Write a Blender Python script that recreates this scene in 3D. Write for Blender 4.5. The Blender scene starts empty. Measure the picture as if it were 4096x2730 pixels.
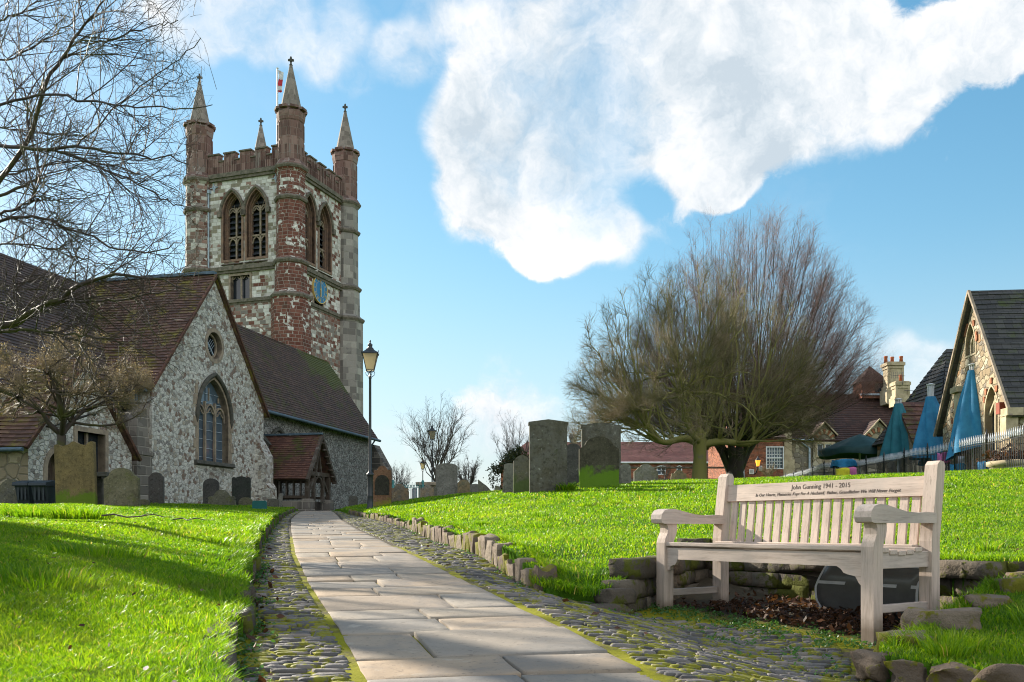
import bpy, math, random
import numpy as np
from mathutils import Vector, Matrix
from mathutils.geometry import tessellate_polygon
R=math.radians
rng=np.random.default_rng(7); random.seed(7)
C=bpy.context.scene
col=C.collection

# ------------------------------------------------------------ camera
CAMZ=.515; FD=2125.4; CX=1176.0; HY=1211.0      # focal length and horizon used when surveying the place
cam=bpy.data.cameras.new('camera'); camo=bpy.data.objects.new('camera',cam); col.objects.link(camo)
camo.location=(0,0,CAMZ); camo.rotation_euler=(R(90),0,0)
cam.sensor_width=36; cam.lens=36*3700/4096; cam.shift_y=743/4096; cam.clip_start=.05; cam.clip_end=3000
C.camera=camo
# ------------------------------------------------------------ node helper
class G:
    def __init__(s,nt): s.nt=nt
    def n(s,t,ins=None,**pr):
        nd=s.nt.nodes.new('ShaderNode'+t)
        for k,v in pr.items(): setattr(nd,k,v)
        for k,v in (ins or {}).items():
            so=nd.inputs[k]
            if isinstance(v,bpy.types.NodeSocket): s.nt.links.new(v,so)
            elif isinstance(v,bpy.types.Node): s.nt.links.new(v.outputs[0],so)
            elif isinstance(v,(tuple,list)) and len(v)==3 and len(so.default_value)==4: so.default_value=(*v,1)
            else: so.default_value=v
        return nd
    def m(s,op,a,b=0.,c=None,clamp=False):
        d={0:a,1:b}
        if c is not None: d[2]=c
        return s.n('Math',d,operation=op,use_clamp=clamp).outputs[0]
    def vm(s,op,a,b=(0,0,0)):
        nd=s.n('VectorMath',{0:a,1:b},operation=op)
        return nd.outputs['Value'] if op in('DOT_PRODUCT','LENGTH') else nd.outputs[0]
    def mix(s,f,a,b,bt='MIX'):
        return s.n('Mix',{0:f,6:a,7:b},data_type='RGBA',blend_type=bt).outputs[2]
    def noise(s,v,sc,det=3.,ro=.55,dist=0.):
        return s.n('TexNoise',{'Vector':v,'Scale':sc,'Detail':det,'Roughness':ro,'Distortion':dist}).outputs[0]
    def ramp(s,f,stops,interp='LINEAR'):
        nd=s.n('ValToRGB',{0:f}); cr=nd.color_ramp; cr.interpolation=interp
        while len(cr.elements)<len(stops): cr.elements.new(.5)
        for e,(p,c) in zip(cr.elements,stops): e.position=p; e.color=(*c,1) if not isinstance(c,(int,float)) else (c,c,c,1)
        return nd.outputs[0]
    def sstep(s,x,a,b):
        return s.n('MapRange',{0:x,1:a,2:b,3:0.,4:1.},interpolation_type='SMOOTHSTEP').outputs[0]
    def bump(s,h,st=.5,d=.02):
        return s.n('Bump',{'Strength':st,'Distance':d,'Height':h}).outputs[0]
# ------------------------------------------------------------ light: sky and one sun
SUN=Vector((-.73,.683,0)).normalized(); EL=R(26)
SUN=Vector((SUN.x*math.cos(EL),SUN.y*math.cos(EL),math.sin(EL)))
C.cycles.filter_width=1.05
C.view_settings.view_transform='Standard'; C.view_settings.look='None'; C.view_settings.gamma=1
C.view_settings.exposure=1.45
sl=bpy.data.lights.new('sun','SUN'); sl.energy=4.1; sl.angle=R(.6); sl.color=(1,.93,.80)
so=bpy.data.objects.new('sun',sl); col.objects.link(so); so.rotation_euler=SUN.to_track_quat('Z','Y').to_euler()
so.location=(-40,40,60)
w=bpy.data.worlds.new('World'); C.world=w; w.use_nodes=True; g=G(w.node_tree); w.node_tree.nodes.clear()
sky=g.n('TexSky',sky_type='NISHITA',sun_disc=False,sun_elevation=EL,sun_rotation=math.atan2(SUN.x,SUN.y),
        air_density=1.1,dust_density=.25,ozone_density=2.4,altitude=100)
dirv=g.n('TexCoord').outputs['Generated']
skc=g.n('HueSaturation',{'Hue':.489,'Saturation':1.24,'Value':1.0,'Color':sky.outputs[0]}).outputs[0]
skc=g.vm('DIVIDE',skc,g.vm('ADD',(1,1,1),g.n('VectorMath',{0:skc,3:.085},operation='SCALE').outputs[0]))   # soft shoulder towards the sun, as the photo keeps it
bg1=g.n('Background',{0:skc,1:.091}).outputs[0]
def pdir(px,py): return Vector(((px-CX)/FD,1,(HY-py)/FD)).normalized()
blobs=[ # cloud masses: where (surveyed direction), angular radius, weight
 (1120,340,150,.75),(1045,290,90,.5),(1210,430,160,.8),(1260,540,100,.8),(1235,585,60,.5),(1090,450,100,.5),(1180,230,170,.8),(1120,90,120,.55),(1330,330,150,.8),(1400,170,220,.9),(1560,90,240,.9),
 (1380,500,90,.6),(1440,540,60,.4),(1560,300,150,.7),(1620,400,95,.7),(1700,250,200,.85),(1690,410,60,.4),(1850,170,200,.75),(1960,250,130,.62),(2060,150,160,.55),(2080,300,70,.45),(1780,60,230,.8),
 (2190,110,130,.45),(2290,80,110,.38),(2180,330,60,.45),(1230,30,150,.6),(1040,30,60,.4),(1540,530,60,.45),
 (1330,520,95,.75),(1415,550,70,.65),(1310,580,55,.5),(1650,425,70,.6),(2330,40,110,.6),(2310,130,80,.45),
 (450,30,110,.75),(470,110,60,.5),(600,20,120,.8),(720,40,120,.6),(820,30,80,.45),(600,100,80,.6),(930,125,75,.75),(900,90,40,.5),(800,140,90,.55),(985,30,70,.6),(720,150,60,.5),(330,60,90,.4),
 (2030,790,70,.8),(2100,850,90,.9),(2200,900,120,.9),(1180,970,150,.30),(1060,940,90,.2),(940,1080,150,.3),(1230,1090,200,.3)]
acc=None
for px,py,r,wt in blobs:
    d=pdir(px,py); ar=r/FD*d.y*1.0
    dt=g.vm('DOT_PRODUCT',g.vm('NORMALIZE',dirv),tuple(d))
    b=g.n('MapRange',{0:dt,1:math.cos(ar*1.25),2:1.0,3:0.,4:wt},interpolation_type='SMOOTHSTEP').outputs[0]
    acc=b if acc is None else g.m('ADD',acc,b)
sep=g.n('SeparateXYZ',{0:dirv})
acc=g.m('MINIMUM',acc,1.05)
warp=g.n('TexNoise',{'Vector':dirv,'Scale':4.5,'Detail':6.,'Roughness':.6}).outputs[1]
wv=g.vm('ADD',dirv,g.n('VectorMath',{0:warp,3:.16},operation='SCALE').outputs[0])
nd=g.noise(wv,4.2,12.,.62,.0)
fine=g.noise(wv,15.,10.,.66,.0)
big=g.noise(dirv,1.7,4.,.5)
behind=g.m('MULTIPLY',g.sstep(sep.outputs[1],.25,-.25),g.m('ADD',.55,g.m('MULTIPLY',g.m('SUBTRACT',big,.5),1.6)))   # unseen broken cloud behind the camera, added as fill for shaded faces
up=g.m('MULTIPLY',g.sstep(sep.outputs[2],.72,.95),.5)
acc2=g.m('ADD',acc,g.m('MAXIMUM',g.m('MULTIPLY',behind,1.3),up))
dens=g.m('ADD',acc2,g.m('ADD',g.m('MULTIPLY',g.m('SUBTRACT',nd,.5),2.4),g.m('MULTIPLY',g.m('SUBTRACT',fine,.5),1.1)))
vary=g.sstep(g.noise(dirv,3.1,3.,.5),.40,.62)
edge=g.m('DIVIDE',g.m('SUBTRACT',dens,.22),g.m('ADD',.34,g.m('MULTIPLY',vary,1.35)))
mask=g.m('MULTIPLY',g.sstep(edge,0.,1.),g.m('MINIMUM',g.m('MULTIPLY',acc2,3.),1.))
veil=g.m('MULTIPLY',g.sstep(g.noise(wv,2.6,9.,.64),.50,.78),.22)
mask=g.m('MAXIMUM',mask,veil)
# cloud tone: lit from the sun side, softly grey in the hollows and where the cloud is thick
off=g.vm('ADD',wv,tuple(SUN*.03))
d2=g.m('ADD',g.m('MULTIPLY',g.noise(off,4.2,12.,.62),2.4),g.m('MULTIPLY',g.noise(off,15.,10.,.66),1.1)); d1=g.m('ADD',g.m('MULTIPLY',nd,2.4),g.m('MULTIPLY',fine,1.1))
lit=g.m('SUBTRACT',d1,d2)
soft=g.noise(g.vm('ADD',dirv,(3.1,1.7,.4)),5.,6.,.6)
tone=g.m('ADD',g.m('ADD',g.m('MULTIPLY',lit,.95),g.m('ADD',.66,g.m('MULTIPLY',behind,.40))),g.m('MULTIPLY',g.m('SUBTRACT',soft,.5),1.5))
tone=g.m('SUBTRACT',tone,g.m('MULTIPLY',g.sstep(dens,.9,1.9),.16))
cc=g.ramp(tone,[(.26,(.58,.67,.75)),(.48,(.72,.79,.85)),(.70,(.88,.91,.94)),(.92,(1,1,1))])
bg2=g.n('Background',{0:cc,1:g.m('MULTIPLY',.395,g.m('ADD',1.,g.m('MULTIPLY',behind,1.25,clamp=True)))}).outputs[0]  # added cloud behind the camera made brighter to lift the shade
hz=g.m('MULTIPLY',g.sstep(sep.outputs[2],.30,-.03),.66)
bgh=g.n('Background',{0:(.72,.88,.97),1:.305}).outputs[0]
ms0=g.n('MixShader',{0:hz,1:bg1,2:bgh}).outputs[0]
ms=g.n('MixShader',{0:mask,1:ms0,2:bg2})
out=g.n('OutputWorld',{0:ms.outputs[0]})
# ------------------------------------------------------------ mesh builder
def W(px,py,Y): return Vector(((px-CX)/FD*Y,Y,CAMZ+(HY-py)/FD*Y))
class MB:
    def __init__(s): s.v=[]; s.f=[]; s.mi=[]; s.sm=[]
    def add(s,vs,fs,m=0,smooth=False):
        o=len(s.v); s.v+= [tuple(p) for p in vs]
        for f in fs: s.f.append([i+o for i in f]); s.mi.append(m); s.sm.append(smooth)
    def box(s,c,d,rz=0,m=0,jit=0):
        x,y,z=[k/2 for k in d]; vs=[]
        cs,sn=math.cos(rz),math.sin(rz)
        for dz in(-z,z):
            for dx,dy in((-x,-y),(x,-y),(x,y),(-x,y)):
                dx+=random.uniform(-jit,jit); dy+=random.uniform(-jit,jit)
                vs.append((c[0]+dx*cs-dy*sn,c[1]+dx*sn+dy*cs,c[2]+dz+random.uniform(-jit,jit)))
        s.add(vs,[(3,2,1,0),(4,5,6,7),(0,1,5,4),(1,2,6,5),(2,3,7,6),(3,0,4,7)],m)
    def prism(s,pts,o,ux,uy,dep,m=0,smooth_side=False):
        """polygon pts in the frame (o,ux,uy), pushed along vector dep"""
        o,ux,uy,dep=map(Vector,(o,ux,uy,dep)); n=len(pts)
        a=[o+ux*p[0]+uy*p[1] for p in pts]; b=[p+dep for p in a]
        area=sum(pts[i][0]*pts[(i+1)%n][1]-pts[(i+1)%n][0]*pts[i][1] for i in range(n))
        flip=(area>0)==(ux.cross(uy).dot(dep)>0)
        tri=tessellate_polygon([[Vector((p[0],p[1],0)) for p in pts]])
        fa=[];
        for t in tri:
            (x0,y0),(x1,y1),(x2,y2)=[pts[i] for i in t]
            ar=(x1-x0)*(y2-y0)-(x2-x0)*(y1-y0)
            t=t if (ar>0)==(area>0) else t[::-1]
            fa.append(t)
        fs=[t[::-1] if flip else t for t in fa]+[tuple(i+n for i in (t if flip else t[::-1])) for t in fa]
        s.add(a+b,fs,m)
        vs=a+b; fs=[]
        for i in range(n):
            j=(i+1)%n; q=(i,j,j+n,i+n); fs.append(q if flip else q[::-1])
        s.add(vs,fs,m,smooth_side)
    def tube(s,pts,rad,n=6,m=0,cap=True,smooth=True):
        pts=[Vector(p) for p in pts]; k=len(pts)
        if not hasattr(rad,'__len__'): rad=[rad]*k
        vs=[];fs=[]
        ref=Vector((0,0,1)) if abs((pts[-1]-pts[0]).normalized().z)<.9 else Vector((1,0,0))
        for i in range(k):
            d=(pts[min(i+1,k-1)]-pts[max(i-1,0)]).normalized()
            a=d.cross(ref).normalized(); b=d.cross(a)
            for j in range(n):
                t=2*math.pi*(j+.5)/n
                vs.append(pts[i]+(a*math.cos(t)+b*math.sin(t))*rad[i])
        for i in range(k-1):
            for j in range(n):
                fs.append((i*n+j,(i+1)*n+j,(i+1)*n+(j+1)%n,i*n+(j+1)%n))
        s.add(vs,fs,m,smooth and n>4)
        if cap:
            s.add(vs[:n],[tuple(range(n))],m); s.add(vs[-n:],[tuple(range(n))[::-1]],m)
    def lathe(s,prof,c,n=12,m=0,ph=0.,smooth=True,sx=1,sy=1):
        vs=[];fs=[]
        for r,z in prof:
            for j in range(n):
                t=2*math.pi*j/n+ph; vs.append((c[0]+r*math.cos(t)*sx,c[1]+r*math.sin(t)*sy,c[2]+z))
        for i in range(len(prof)-1):
            for j in range(n): fs.append((i*n+j,i*n+(j+1)%n,(i+1)*n+(j+1)%n,(i+1)*n+j))
        fs.append(tuple(range(n))[::-1]); fs.append(tuple(range((len(prof)-1)*n,len(prof)*n)))
        s.add(vs,fs,m,smooth)
    def wall(s,outer,holes,o,ux,uy,inn,m=0,rev=.25,mr=None):
        """flat wall with real openings: outer and holes are polygons, inn the vector into the wall"""
        o,ux,uy,inn=map(Vector,(o,ux,uy,inn)); inn=inn.normalized()*rev
        loops=[outer]+list(holes); flat=[p for l in loops for p in l]
        tri=tessellate_polygon([[Vector((p[0],p[1],0)) for p in l] for l in loops])
        vs=[o+ux*p[0]+uy*p[1] for p in flat]; nrm=ux.cross(uy); want=nrm.dot(inn)<0
        fs=[]
        for t in tri:
            (x0,y0),(x1,y1),(x2,y2)=[flat[i] for i in t]
            ar=(x1-x0)*(y2-y0)-(x2-x0)*(y1-y0)
            fs.append(t if (ar>0)==want else t[::-1])
        s.add(vs,fs,m)
        for h in holes:
            n=len(h); a=[o+ux*p[0]+uy*p[1] for p in h]; b=[p+inn for p in a]
            s.add(a+b,[(i,i+n,(i+1)%n+n,(i+1)%n) for i in range(n)],m if mr is None else mr)
    def build(s,name,mats,parent=None,mw=None,uv=True):
        me=bpy.data.meshes.new(name); me.from_pydata(s.v,[],s.f)
        if not isinstance(mats,(list,tuple)): mats=[mats]
        for k in mats: me.materials.append(k)
        me.polygons.foreach_set('material_index',s.mi); me.polygons.foreach_set('use_smooth',s.sm)
        if uv:
            ul=me.uv_layers.new(name='uv'); V=np.array(s.v,dtype=np.float64).reshape(-1,3)
            dat=np.zeros((len(me.loops),2)); k=0
            for p in me.polygons:
                n=p.normal
                if abs(n.z)<.97:
                    t=Vector((-n.y,n.x,0)).normalized(); b=n.cross(t)
                else: t=Vector((1,0,0)); b=Vector((0,1,0))
                L=p.loop_total; P=V[list(p.vertices)]
                dat[k:k+L,0]=P@np.array(t); dat[k:k+L,1]=P@np.array(b); k+=L
            ul.data.foreach_set('uv',dat.ravel())
        me.update()
        return link(name,me,parent,mw)
def link(name,me,parent=None,mw=None):
    o=bpy.data.objects.new(name,me); col.objects.link(o)
    if parent is not None: o.parent=parent
    if mw is not None: o.matrix_local=mw
    return o
def npmesh(name,V,F,mats,parent=None,smooth=False,attr=None,mi=None):
    """fast mesh: V (n,3); F list of (m,k) index arrays with equal k per array"""
    me=bpy.data.meshes.new(name); V=np.asarray(V,dtype=np.float32)
    if not isinstance(F,list): F=[F]
    F=[np.asarray(f,dtype=np.int32) for f in F if len(f)]
    nl=sum(f.size for f in F); nf=sum(len(f) for f in F)
    me.vertices.add(len(V)); me.vertices.foreach_set('co',V.ravel())
    me.loops.add(nl); me.loops.foreach_set('vertex_index',np.concatenate([f.ravel() for f in F]))
    st=[];tt=[];k=0
    for f in F:
        n,m=f.shape; st.append(k+np.arange(n)*m); tt.append(np.full(n,m)); k+=n*m
    me.polygons.add(nf)
    me.polygons.foreach_set('loop_start',np.concatenate(st).astype(np.int32))
    try: me.polygons.foreach_set('loop_total',np.concatenate(tt).astype(np.int32))
    except Exception: pass
    if not isinstance(mats,(list,tuple)): mats=[mats]
    for m_ in mats: me.materials.append(m_)
    if smooth: me.polygons.foreach_set('use_smooth',np.ones(nf,dtype=bool))
    if mi is not None: me.polygons.foreach_set('material_index',np.asarray(mi,dtype=np.int32))
    if attr is not None:
        a=me.attributes.new('tint','FLOAT','POINT'); a.data.foreach_set('value',np.asarray(attr,dtype=np.float32))
    me.update(calc_edges=True); me.validate()
    return link(name,me,parent)
def tag(o,label=None,cat=None,group=None,kind=None):
    if label: o['label']=label
    if cat: o['category']=cat
    if group: o['group']=group
    if kind: o['kind']=kind
    return o
def thing(name,label,cat,loc=(0,0,0),rz=0,group=None):
    o=bpy.data.objects.new(name,None); col.objects.link(o); o.empty_display_size=.3
    o.location=loc; o.rotation_euler=(0,0,rz); return tag(o,label,cat,group)
def inv(o): 
    return (Matrix.Translation(o.location)@o.rotation_euler.to_matrix().to_4x4()).inverted()
# ------------------------------------------------------------ materials
MATS={}
def mat(name,fn,**k):
    m=bpy.data.materials.new(name); m.use_nodes=True; nt=m.node_tree; nt.nodes.clear(); g=G(nt)
    bs=g.n('BsdfPrincipled'); o=g.n('OutputMaterial',{0:bs.outputs[0]})
    fn(g,bs,**k); MATS[name]=m; return m
def put(g,bs,color=None,rough=.85,spec=.3,normal=None,metal=0.):
    for k,v in(('Base Color',color),('Roughness',rough),('Specular IOR Level',spec),('Normal',normal),('Metallic',metal)):
        if v is None: continue
        so=bs.inputs[k]
        if isinstance(v,bpy.types.NodeSocket): g.nt.links.new(v,so)
        elif isinstance(v,tuple): so.default_value=(*v,1)
        else: so.default_value=v
def obc(g): return g.n('TexCoord').outputs['Object']
def uvc(g): return g.n('UVMap').outputs[0]
def f_rubble(g,bs,pal,scale=5,mortar=(.45,.43,.38),mw=.06,stain=(.16,.15,.13),st=.5,zs=1.25):
    v=obc(g); v=g.n('Mapping',{0:v,3:(1,1,zs)}).outputs[0]
    dn=g.n('TexNoise',{'Vector':v,'Scale':scale*1.1,'Detail':2.}).outputs[1]
    sc=g.n('VectorMath',{0:dn,3:.22/scale*2.2},operation='SCALE').outputs[0]
    v2=g.vm('ADD',v,sc)
    vo=g.n('TexVoronoi',{'Vector':v2,'Scale':scale,'Randomness':.95})
    ed=g.n('TexVoronoi',{'Vector':v2,'Scale':scale,'Randomness':.95},feature='DISTANCE_TO_EDGE').outputs[0]
    rv=g.n('SeparateColor',{0:vo.outputs['Color']}).outputs[0]
    big=g.noise(v,.55,3.); mid=g.noise(v,24.,4.,.65)
    rv=g.m('ADD',rv,g.m('MULTIPLY',g.m('SUBTRACT',big,.5),.7),clamp=True)
    c=g.ramp(rv,pal,'CONSTANT')
    c=g.mix(g.m('MULTIPLY',g.m('SUBTRACT',mid,.35),.9,clamp=True),c,stain)
    mk=g.sstep(ed,mw,mw*.35); c=g.mix(mk,c,mortar)
    c=g.mix(g.m('MULTIPLY',g.sstep(g.noise(v,.8,5.,.6),.5,.72),st),c,stain)
    h=g.m('ADD',g.sstep(ed,0.,mw*2.2),g.m('MULTIPLY',mid,.5))
    put(g,bs,c,.9,.2,g.bump(h,.8,.035))
def f_ashlar(g,bs,pal,w=.42,h=.24,pn=1.6,ps=.55,k=.35,mortar=(.36,.32,.27),mwid=.03,stain=(.14,.12,.10),st=.55):
    uv=uvc(g); sp=g.n('SeparateXYZ',{0:uv}); wob=g.m('MULTIPLY',g.m('SUBTRACT',g.noise(uv,2.2,2.),.5),.05)
    v=g.m('DIVIDE',g.m('ADD',sp.outputs[1],wob),h); row=g.m('FLOOR',v)
    rr=g.n('TexWhiteNoise',{1:row},noise_dimensions='1D').outputs[0]
    u=g.m('ADD',g.m('DIVIDE',sp.outputs[0],w),g.m('MULTIPLY',rr,7.3)); cl=g.m('FLOOR',u)
    cell=g.n('CombineXYZ',{0:cl,1:row,2:g.m('MULTIPLY',rr,0.)}).outputs[0]
    wn=g.n('TexWhiteNoise',{0:cell},noise_dimensions='3D').outputs[0]
    pos=g.n('CombineXYZ',{0:g.m('MULTIPLY',g.m('SUBTRACT',cl,g.m('MULTIPLY',rr,7.3)),w*1.),1:g.m('MULTIPLY',row,h)}).outputs[0]
    oc=obc(g)
    pat=g.noise(oc,ps,3.,.6)
    f=g.m('ADD',g.m('MULTIPLY',g.m('SUBTRACT',pat,.5),pn),g.m('ADD',.5,g.m('MULTIPLY',g.m('SUBTRACT',wn,.5),k)),clamp=True)
    c=g.ramp(f,pal,'CONSTANT')
    fine=g.noise(oc,9.,6.,.7)
    c=g.mix(g.m('MULTIPLY',g.m('SUBTRACT',fine,.35),1.1,clamp=True),c,g.mix(.6,c,stain))
    vr=g.n('HueSaturation',{'Value':g.m('ADD',.78,g.m('MULTIPLY',wn,.44)),'Color':c}).outputs[0]
    fu=g.m('FRACT',u); fv=g.m('FRACT',v)
    du=g.m('MULTIPLY',g.m('MINIMUM',fu,g.m('SUBTRACT',1.,fu)),w); dv=g.m('MULTIPLY',g.m('MINIMUM',fv,g.m('SUBTRACT',1.,fv)),h)
    e=g.m('MINIMUM',du,dv); mk=g.sstep(e,mwid*.6,mwid*.2)
    c=g.mix(g.m('MULTIPLY',mk,.75),vr,mortar)
    stv=g.n('Mapping',{0:oc,3:(1,1,.22)}).outputs[0]
    c=g.mix(g.m('MULTIPLY',g.sstep(g.noise(stv,1.7,5.,.65),.5,.78),st),c,stain)
    put(g,bs,c,.92,.2,g.bump(g.m('ADD',g.sstep(e,0.,mwid),g.m('MULTIPLY',fine,.7)),.6,.025))
def f_tiles(g,bs,pal,w=.19,h=.14,moss=0.,patch=None,stain=(.02,.018,.016),rough=.75,mosscol=(.07,.075,.012)):
    uv=uvc(g); sp=g.n('SeparateXYZ',{0:uv}); oc=obc(g)
    wob=g.m('MULTIPLY',g.m('SUBTRACT',g.noise(oc,.9,2.),.5),.10)
    v=g.m('DIVIDE',g.m('ADD',sp.outputs[1],wob),h); row=g.m('FLOOR',v); fv=g.m('FRACT',v)
    u=g.m('ADD',g.m('DIVIDE',sp.outputs[0],w),g.m('MULTIPLY',row,.5)); cl=g.m('FLOOR',u); fu=g.m('FRACT',u)
    wn=g.n('TexWhiteNoise',{0:g.n('CombineXYZ',{0:cl,1:row}).outputs[0]},noise_dimensions='3D').outputs[0]
    f=g.m('ADD',g.m('MULTIPLY',wn,.6),g.m('MULTIPLY',g.noise(oc,.7,4.,.6),.55),clamp=True)
    c=g.ramp(f,pal)
    big=g.noise(oc,1.3,6.,.65)
    c=g.mix(g.m('MULTIPLY',g.sstep(big,.5,.75),.6),c,stain)
    if moss:
        z=g.n('SeparateXYZ',{0:oc}).outputs[2]
        c=g.mix(g.m('MULTIPLY',g.sstep(g.m('ADD',big,g.m('MULTIPLY',wn,.15)),.62-moss*.2,.82-moss*.2),.85),c,mosscol)
    if patch:
        q=g.n('SeparateXYZ',{0:oc}); e=g.m('ADD',g.sstep(q.outputs[1],patch[0],patch[1]),g.m('ADD',g.sstep(q.outputs[2],patch[2],patch[3]),g.m('MULTIPLY',g.m('SUBTRACT',big,.5),2.2)))
        c=g.mix(g.m('MULTIPLY',g.sstep(e,1.25,1.7),.85),c,(.085,.095,.012))
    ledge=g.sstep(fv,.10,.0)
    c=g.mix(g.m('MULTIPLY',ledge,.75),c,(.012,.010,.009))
    hh=g.m('ADD',g.m('MULTIPLY',g.m('SUBTRACT',1.,fv),.9),g.m('ADD',g.m('MULTIPLY',wn,.35),g.m('MULTIPLY',g.sstep(g.m('ABSOLUTE',g.m('SUBTRACT',fu,.5)),.46,.5),-.5)))
    put(g,bs,c,rough,.35,g.bump(hh,.9,.035))
def f_plain(g,bs,c,c2=None,sc=6,rough=.6,spec=.3,metal=0.,b=.25,bd=.004,co=None):
    v=obc(g); n=g.noise(v,sc,6.,.65)
    cc=g.mix(g.sstep(n,.35,.68),c,c2 or tuple(k*.6 for k in c))
    put(g,bs,cc,g.m('ADD',rough-.1,g.m('MULTIPLY',n,.2)),spec,g.bump(n,b,bd),metal)
def f_wood(g,bs,c,c2,ax=(1,14,14),rough=.7,foot=0):
    v=obc(g); vv=g.n('Mapping',{0:v,3:ax}).outputs[0]
    n=g.noise(vv,2.6,6.,.62,.6); fine=g.noise(vv,16.,4.,.6)
    f=g.m('ADD',g.m('MULTIPLY',n,.75),g.m('MULTIPLY',fine,.3))
    cc=g.ramp(f,[(.30,c2),(.52,c),(.75,tuple(min(1,k*1.18) for k in c))])
    cc=g.mix(g.m('MULTIPLY',g.sstep(g.noise(v,3.,5.,.65),.46,.72),.45),cc,(.30,.27,.24))
    vs=g.n('Mapping',{0:v,3:tuple(k*1.9 if k>2 else k*.5 for k in ax)}).outputs[0]
    cc=g.mix(g.m('MULTIPLY',g.sstep(g.noise(vs,5.,5.,.7,.4),.58,.66),.55),cc,tuple(k*.55 for k in c2))
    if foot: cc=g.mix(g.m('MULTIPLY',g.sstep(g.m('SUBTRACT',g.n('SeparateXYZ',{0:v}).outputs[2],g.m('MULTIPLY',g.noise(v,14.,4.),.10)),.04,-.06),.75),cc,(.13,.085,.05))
    put(g,bs,cc,rough,.3,g.bump(f,.25,.004))
def f_grave(g,bs,c,c2,moss=.3,mosscol=(.10,.16,.012),lich=.3,low=0.,sc=3.,red=0.):
    v=obc(g); n=g.noise(v,sc,8.,.68); n2=g.noise(v,sc*5,6.,.72); sv=g.n('Mapping',{0:v,3:(1,1,.16)}).outputs[0]
    z=g.n('SeparateXYZ',{0:v}).outputs[2]
    cc=g.mix(g.sstep(n,.34,.66),c,c2)
    cc=g.mix(g.m('MULTIPLY',g.sstep(n2,.48,.66),.7),cc,tuple(k*.38 for k in c))
    cc=g.mix(g.m('MULTIPLY',g.sstep(g.noise(v,34.,5.,.75),.55,.68),.55),cc,tuple(min(1,k*1.9) for k in c))
    if lich: cc=g.mix(g.m('MULTIPLY',g.sstep(g.noise(v,11.,5.,.75),.60,.68),lich),cc,(.42,.42,.36))
    cc=g.mix(g.m('MULTIPLY',g.sstep(g.noise(sv,4.5,4.,.6),.5,.72),.45),cc,tuple(k*.35 for k in c2))
    if red: cc=g.mix(g.m('MULTIPLY',g.sstep(g.noise(v,2.1,4.,.6),.52,.66),red),cc,(.22,.10,.05))
    if moss:
        f=g.m('ADD',g.m('MULTIPLY',g.noise(v,3.4,8.,.7),.85),g.m('MULTIPLY',g.noise(sv,3.,4.),.30)); f=g.m('SUBTRACT',f,.09)
        if low: f=g.m('ADD',f,g.m('MULTIPLY',g.sstep(z,low*1.1,low*.45),.20)); f=g.m('SUBTRACT',f,g.m('MULTIPLY',g.sstep(z,low*.30,0.),.30)); f=g.m('SUBTRACT',f,g.m('MULTIPLY',g.sstep(z,low,low*1.2),.12))
        cc=g.mix(g.m('MULTIPLY',g.sstep(f,.58-.2*moss,.74-.2*moss),.85),cc,mosscol)
    put(g,bs,cc,.92,.2,g.bump(g.m('ADD',n,g.m('MULTIPLY',n2,.5)),.6,.02))
def f_glass(g,bs,c=(.012,.016,.02),rough=.12,lead=None,sc=3.):
    v=obc(g); n=g.noise(v,sc,2.)
    put(g,bs,g.mix(n,c,tuple(k*2.2 for k in c)),rough,.6,g.bump(n,.15,.02))
def f_bark(g,bs,c,c2,moss=(.10,.11,.02),mf=.4,rough=.8,spec=.25):
    v=obc(g); sv=g.n('Mapping',{0:v,3:(1,1,.3)}).outputs[0]
    n=g.noise(sv,14.,6.,.65); cc=g.mix(n,c,c2)
    if mf: cc=g.mix(g.m('MULTIPLY',g.sstep(g.noise(v,1.6,4.,.6),.62-mf*.3,.72-mf*.3),.85),cc,moss)
    put(g,bs,cc,rough,spec,g.bump(n,.6,.02))
def f_attr(g,bs,stops,rough=.6,spec=.3,sc=20,tr=0.,moss=None,bd=.01,b=.4,mossf=.5,msc=3.,blotch=0.):
    t=g.n('Attribute',attribute_name='tint').outputs['Fac']; v=obc(g); n=g.noise(v,sc,6.,.65)
    c=g.ramp(t,stops); c=g.mix(g.m('MULTIPLY',g.m('SUBTRACT',n,.3),.8,clamp=True),c,g.mix(.45,c,(.02,.02,.02)))
    if blotch:
        c=g.mix(g.m('MULTIPLY',g.sstep(g.noise(v,2.3,7.,.65,.5),.44,.66),blotch),c,(.185,.175,.165))
        c=g.mix(g.m('MULTIPLY',g.sstep(g.noise(v,38.,5.,.7),.56,.66),.5),c,(.13,.105,.085))
        c=g.mix(g.m('MULTIPLY',g.sstep(g.noise(v,5.5,6.,.7),.58,.70),.5),c,(.46,.40,.33))
    if moss:
        nz=g.n('SeparateXYZ',{0:g.n('NewGeometry').outputs['Normal']}).outputs[2]
        mk=g.sstep(g.m('ADD',g.noise(v,msc,7.,.7),g.m('MULTIPLY',n,.15)),.70-mossf*.3,.76-mossf*.3)
        c=g.mix(g.m('MULTIPLY',mk,.92),c,g.mix(n,moss,tuple(k*.45 for k in moss)))
    put(g,bs,c,rough,spec,g.bump(n,b,bd))
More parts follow.
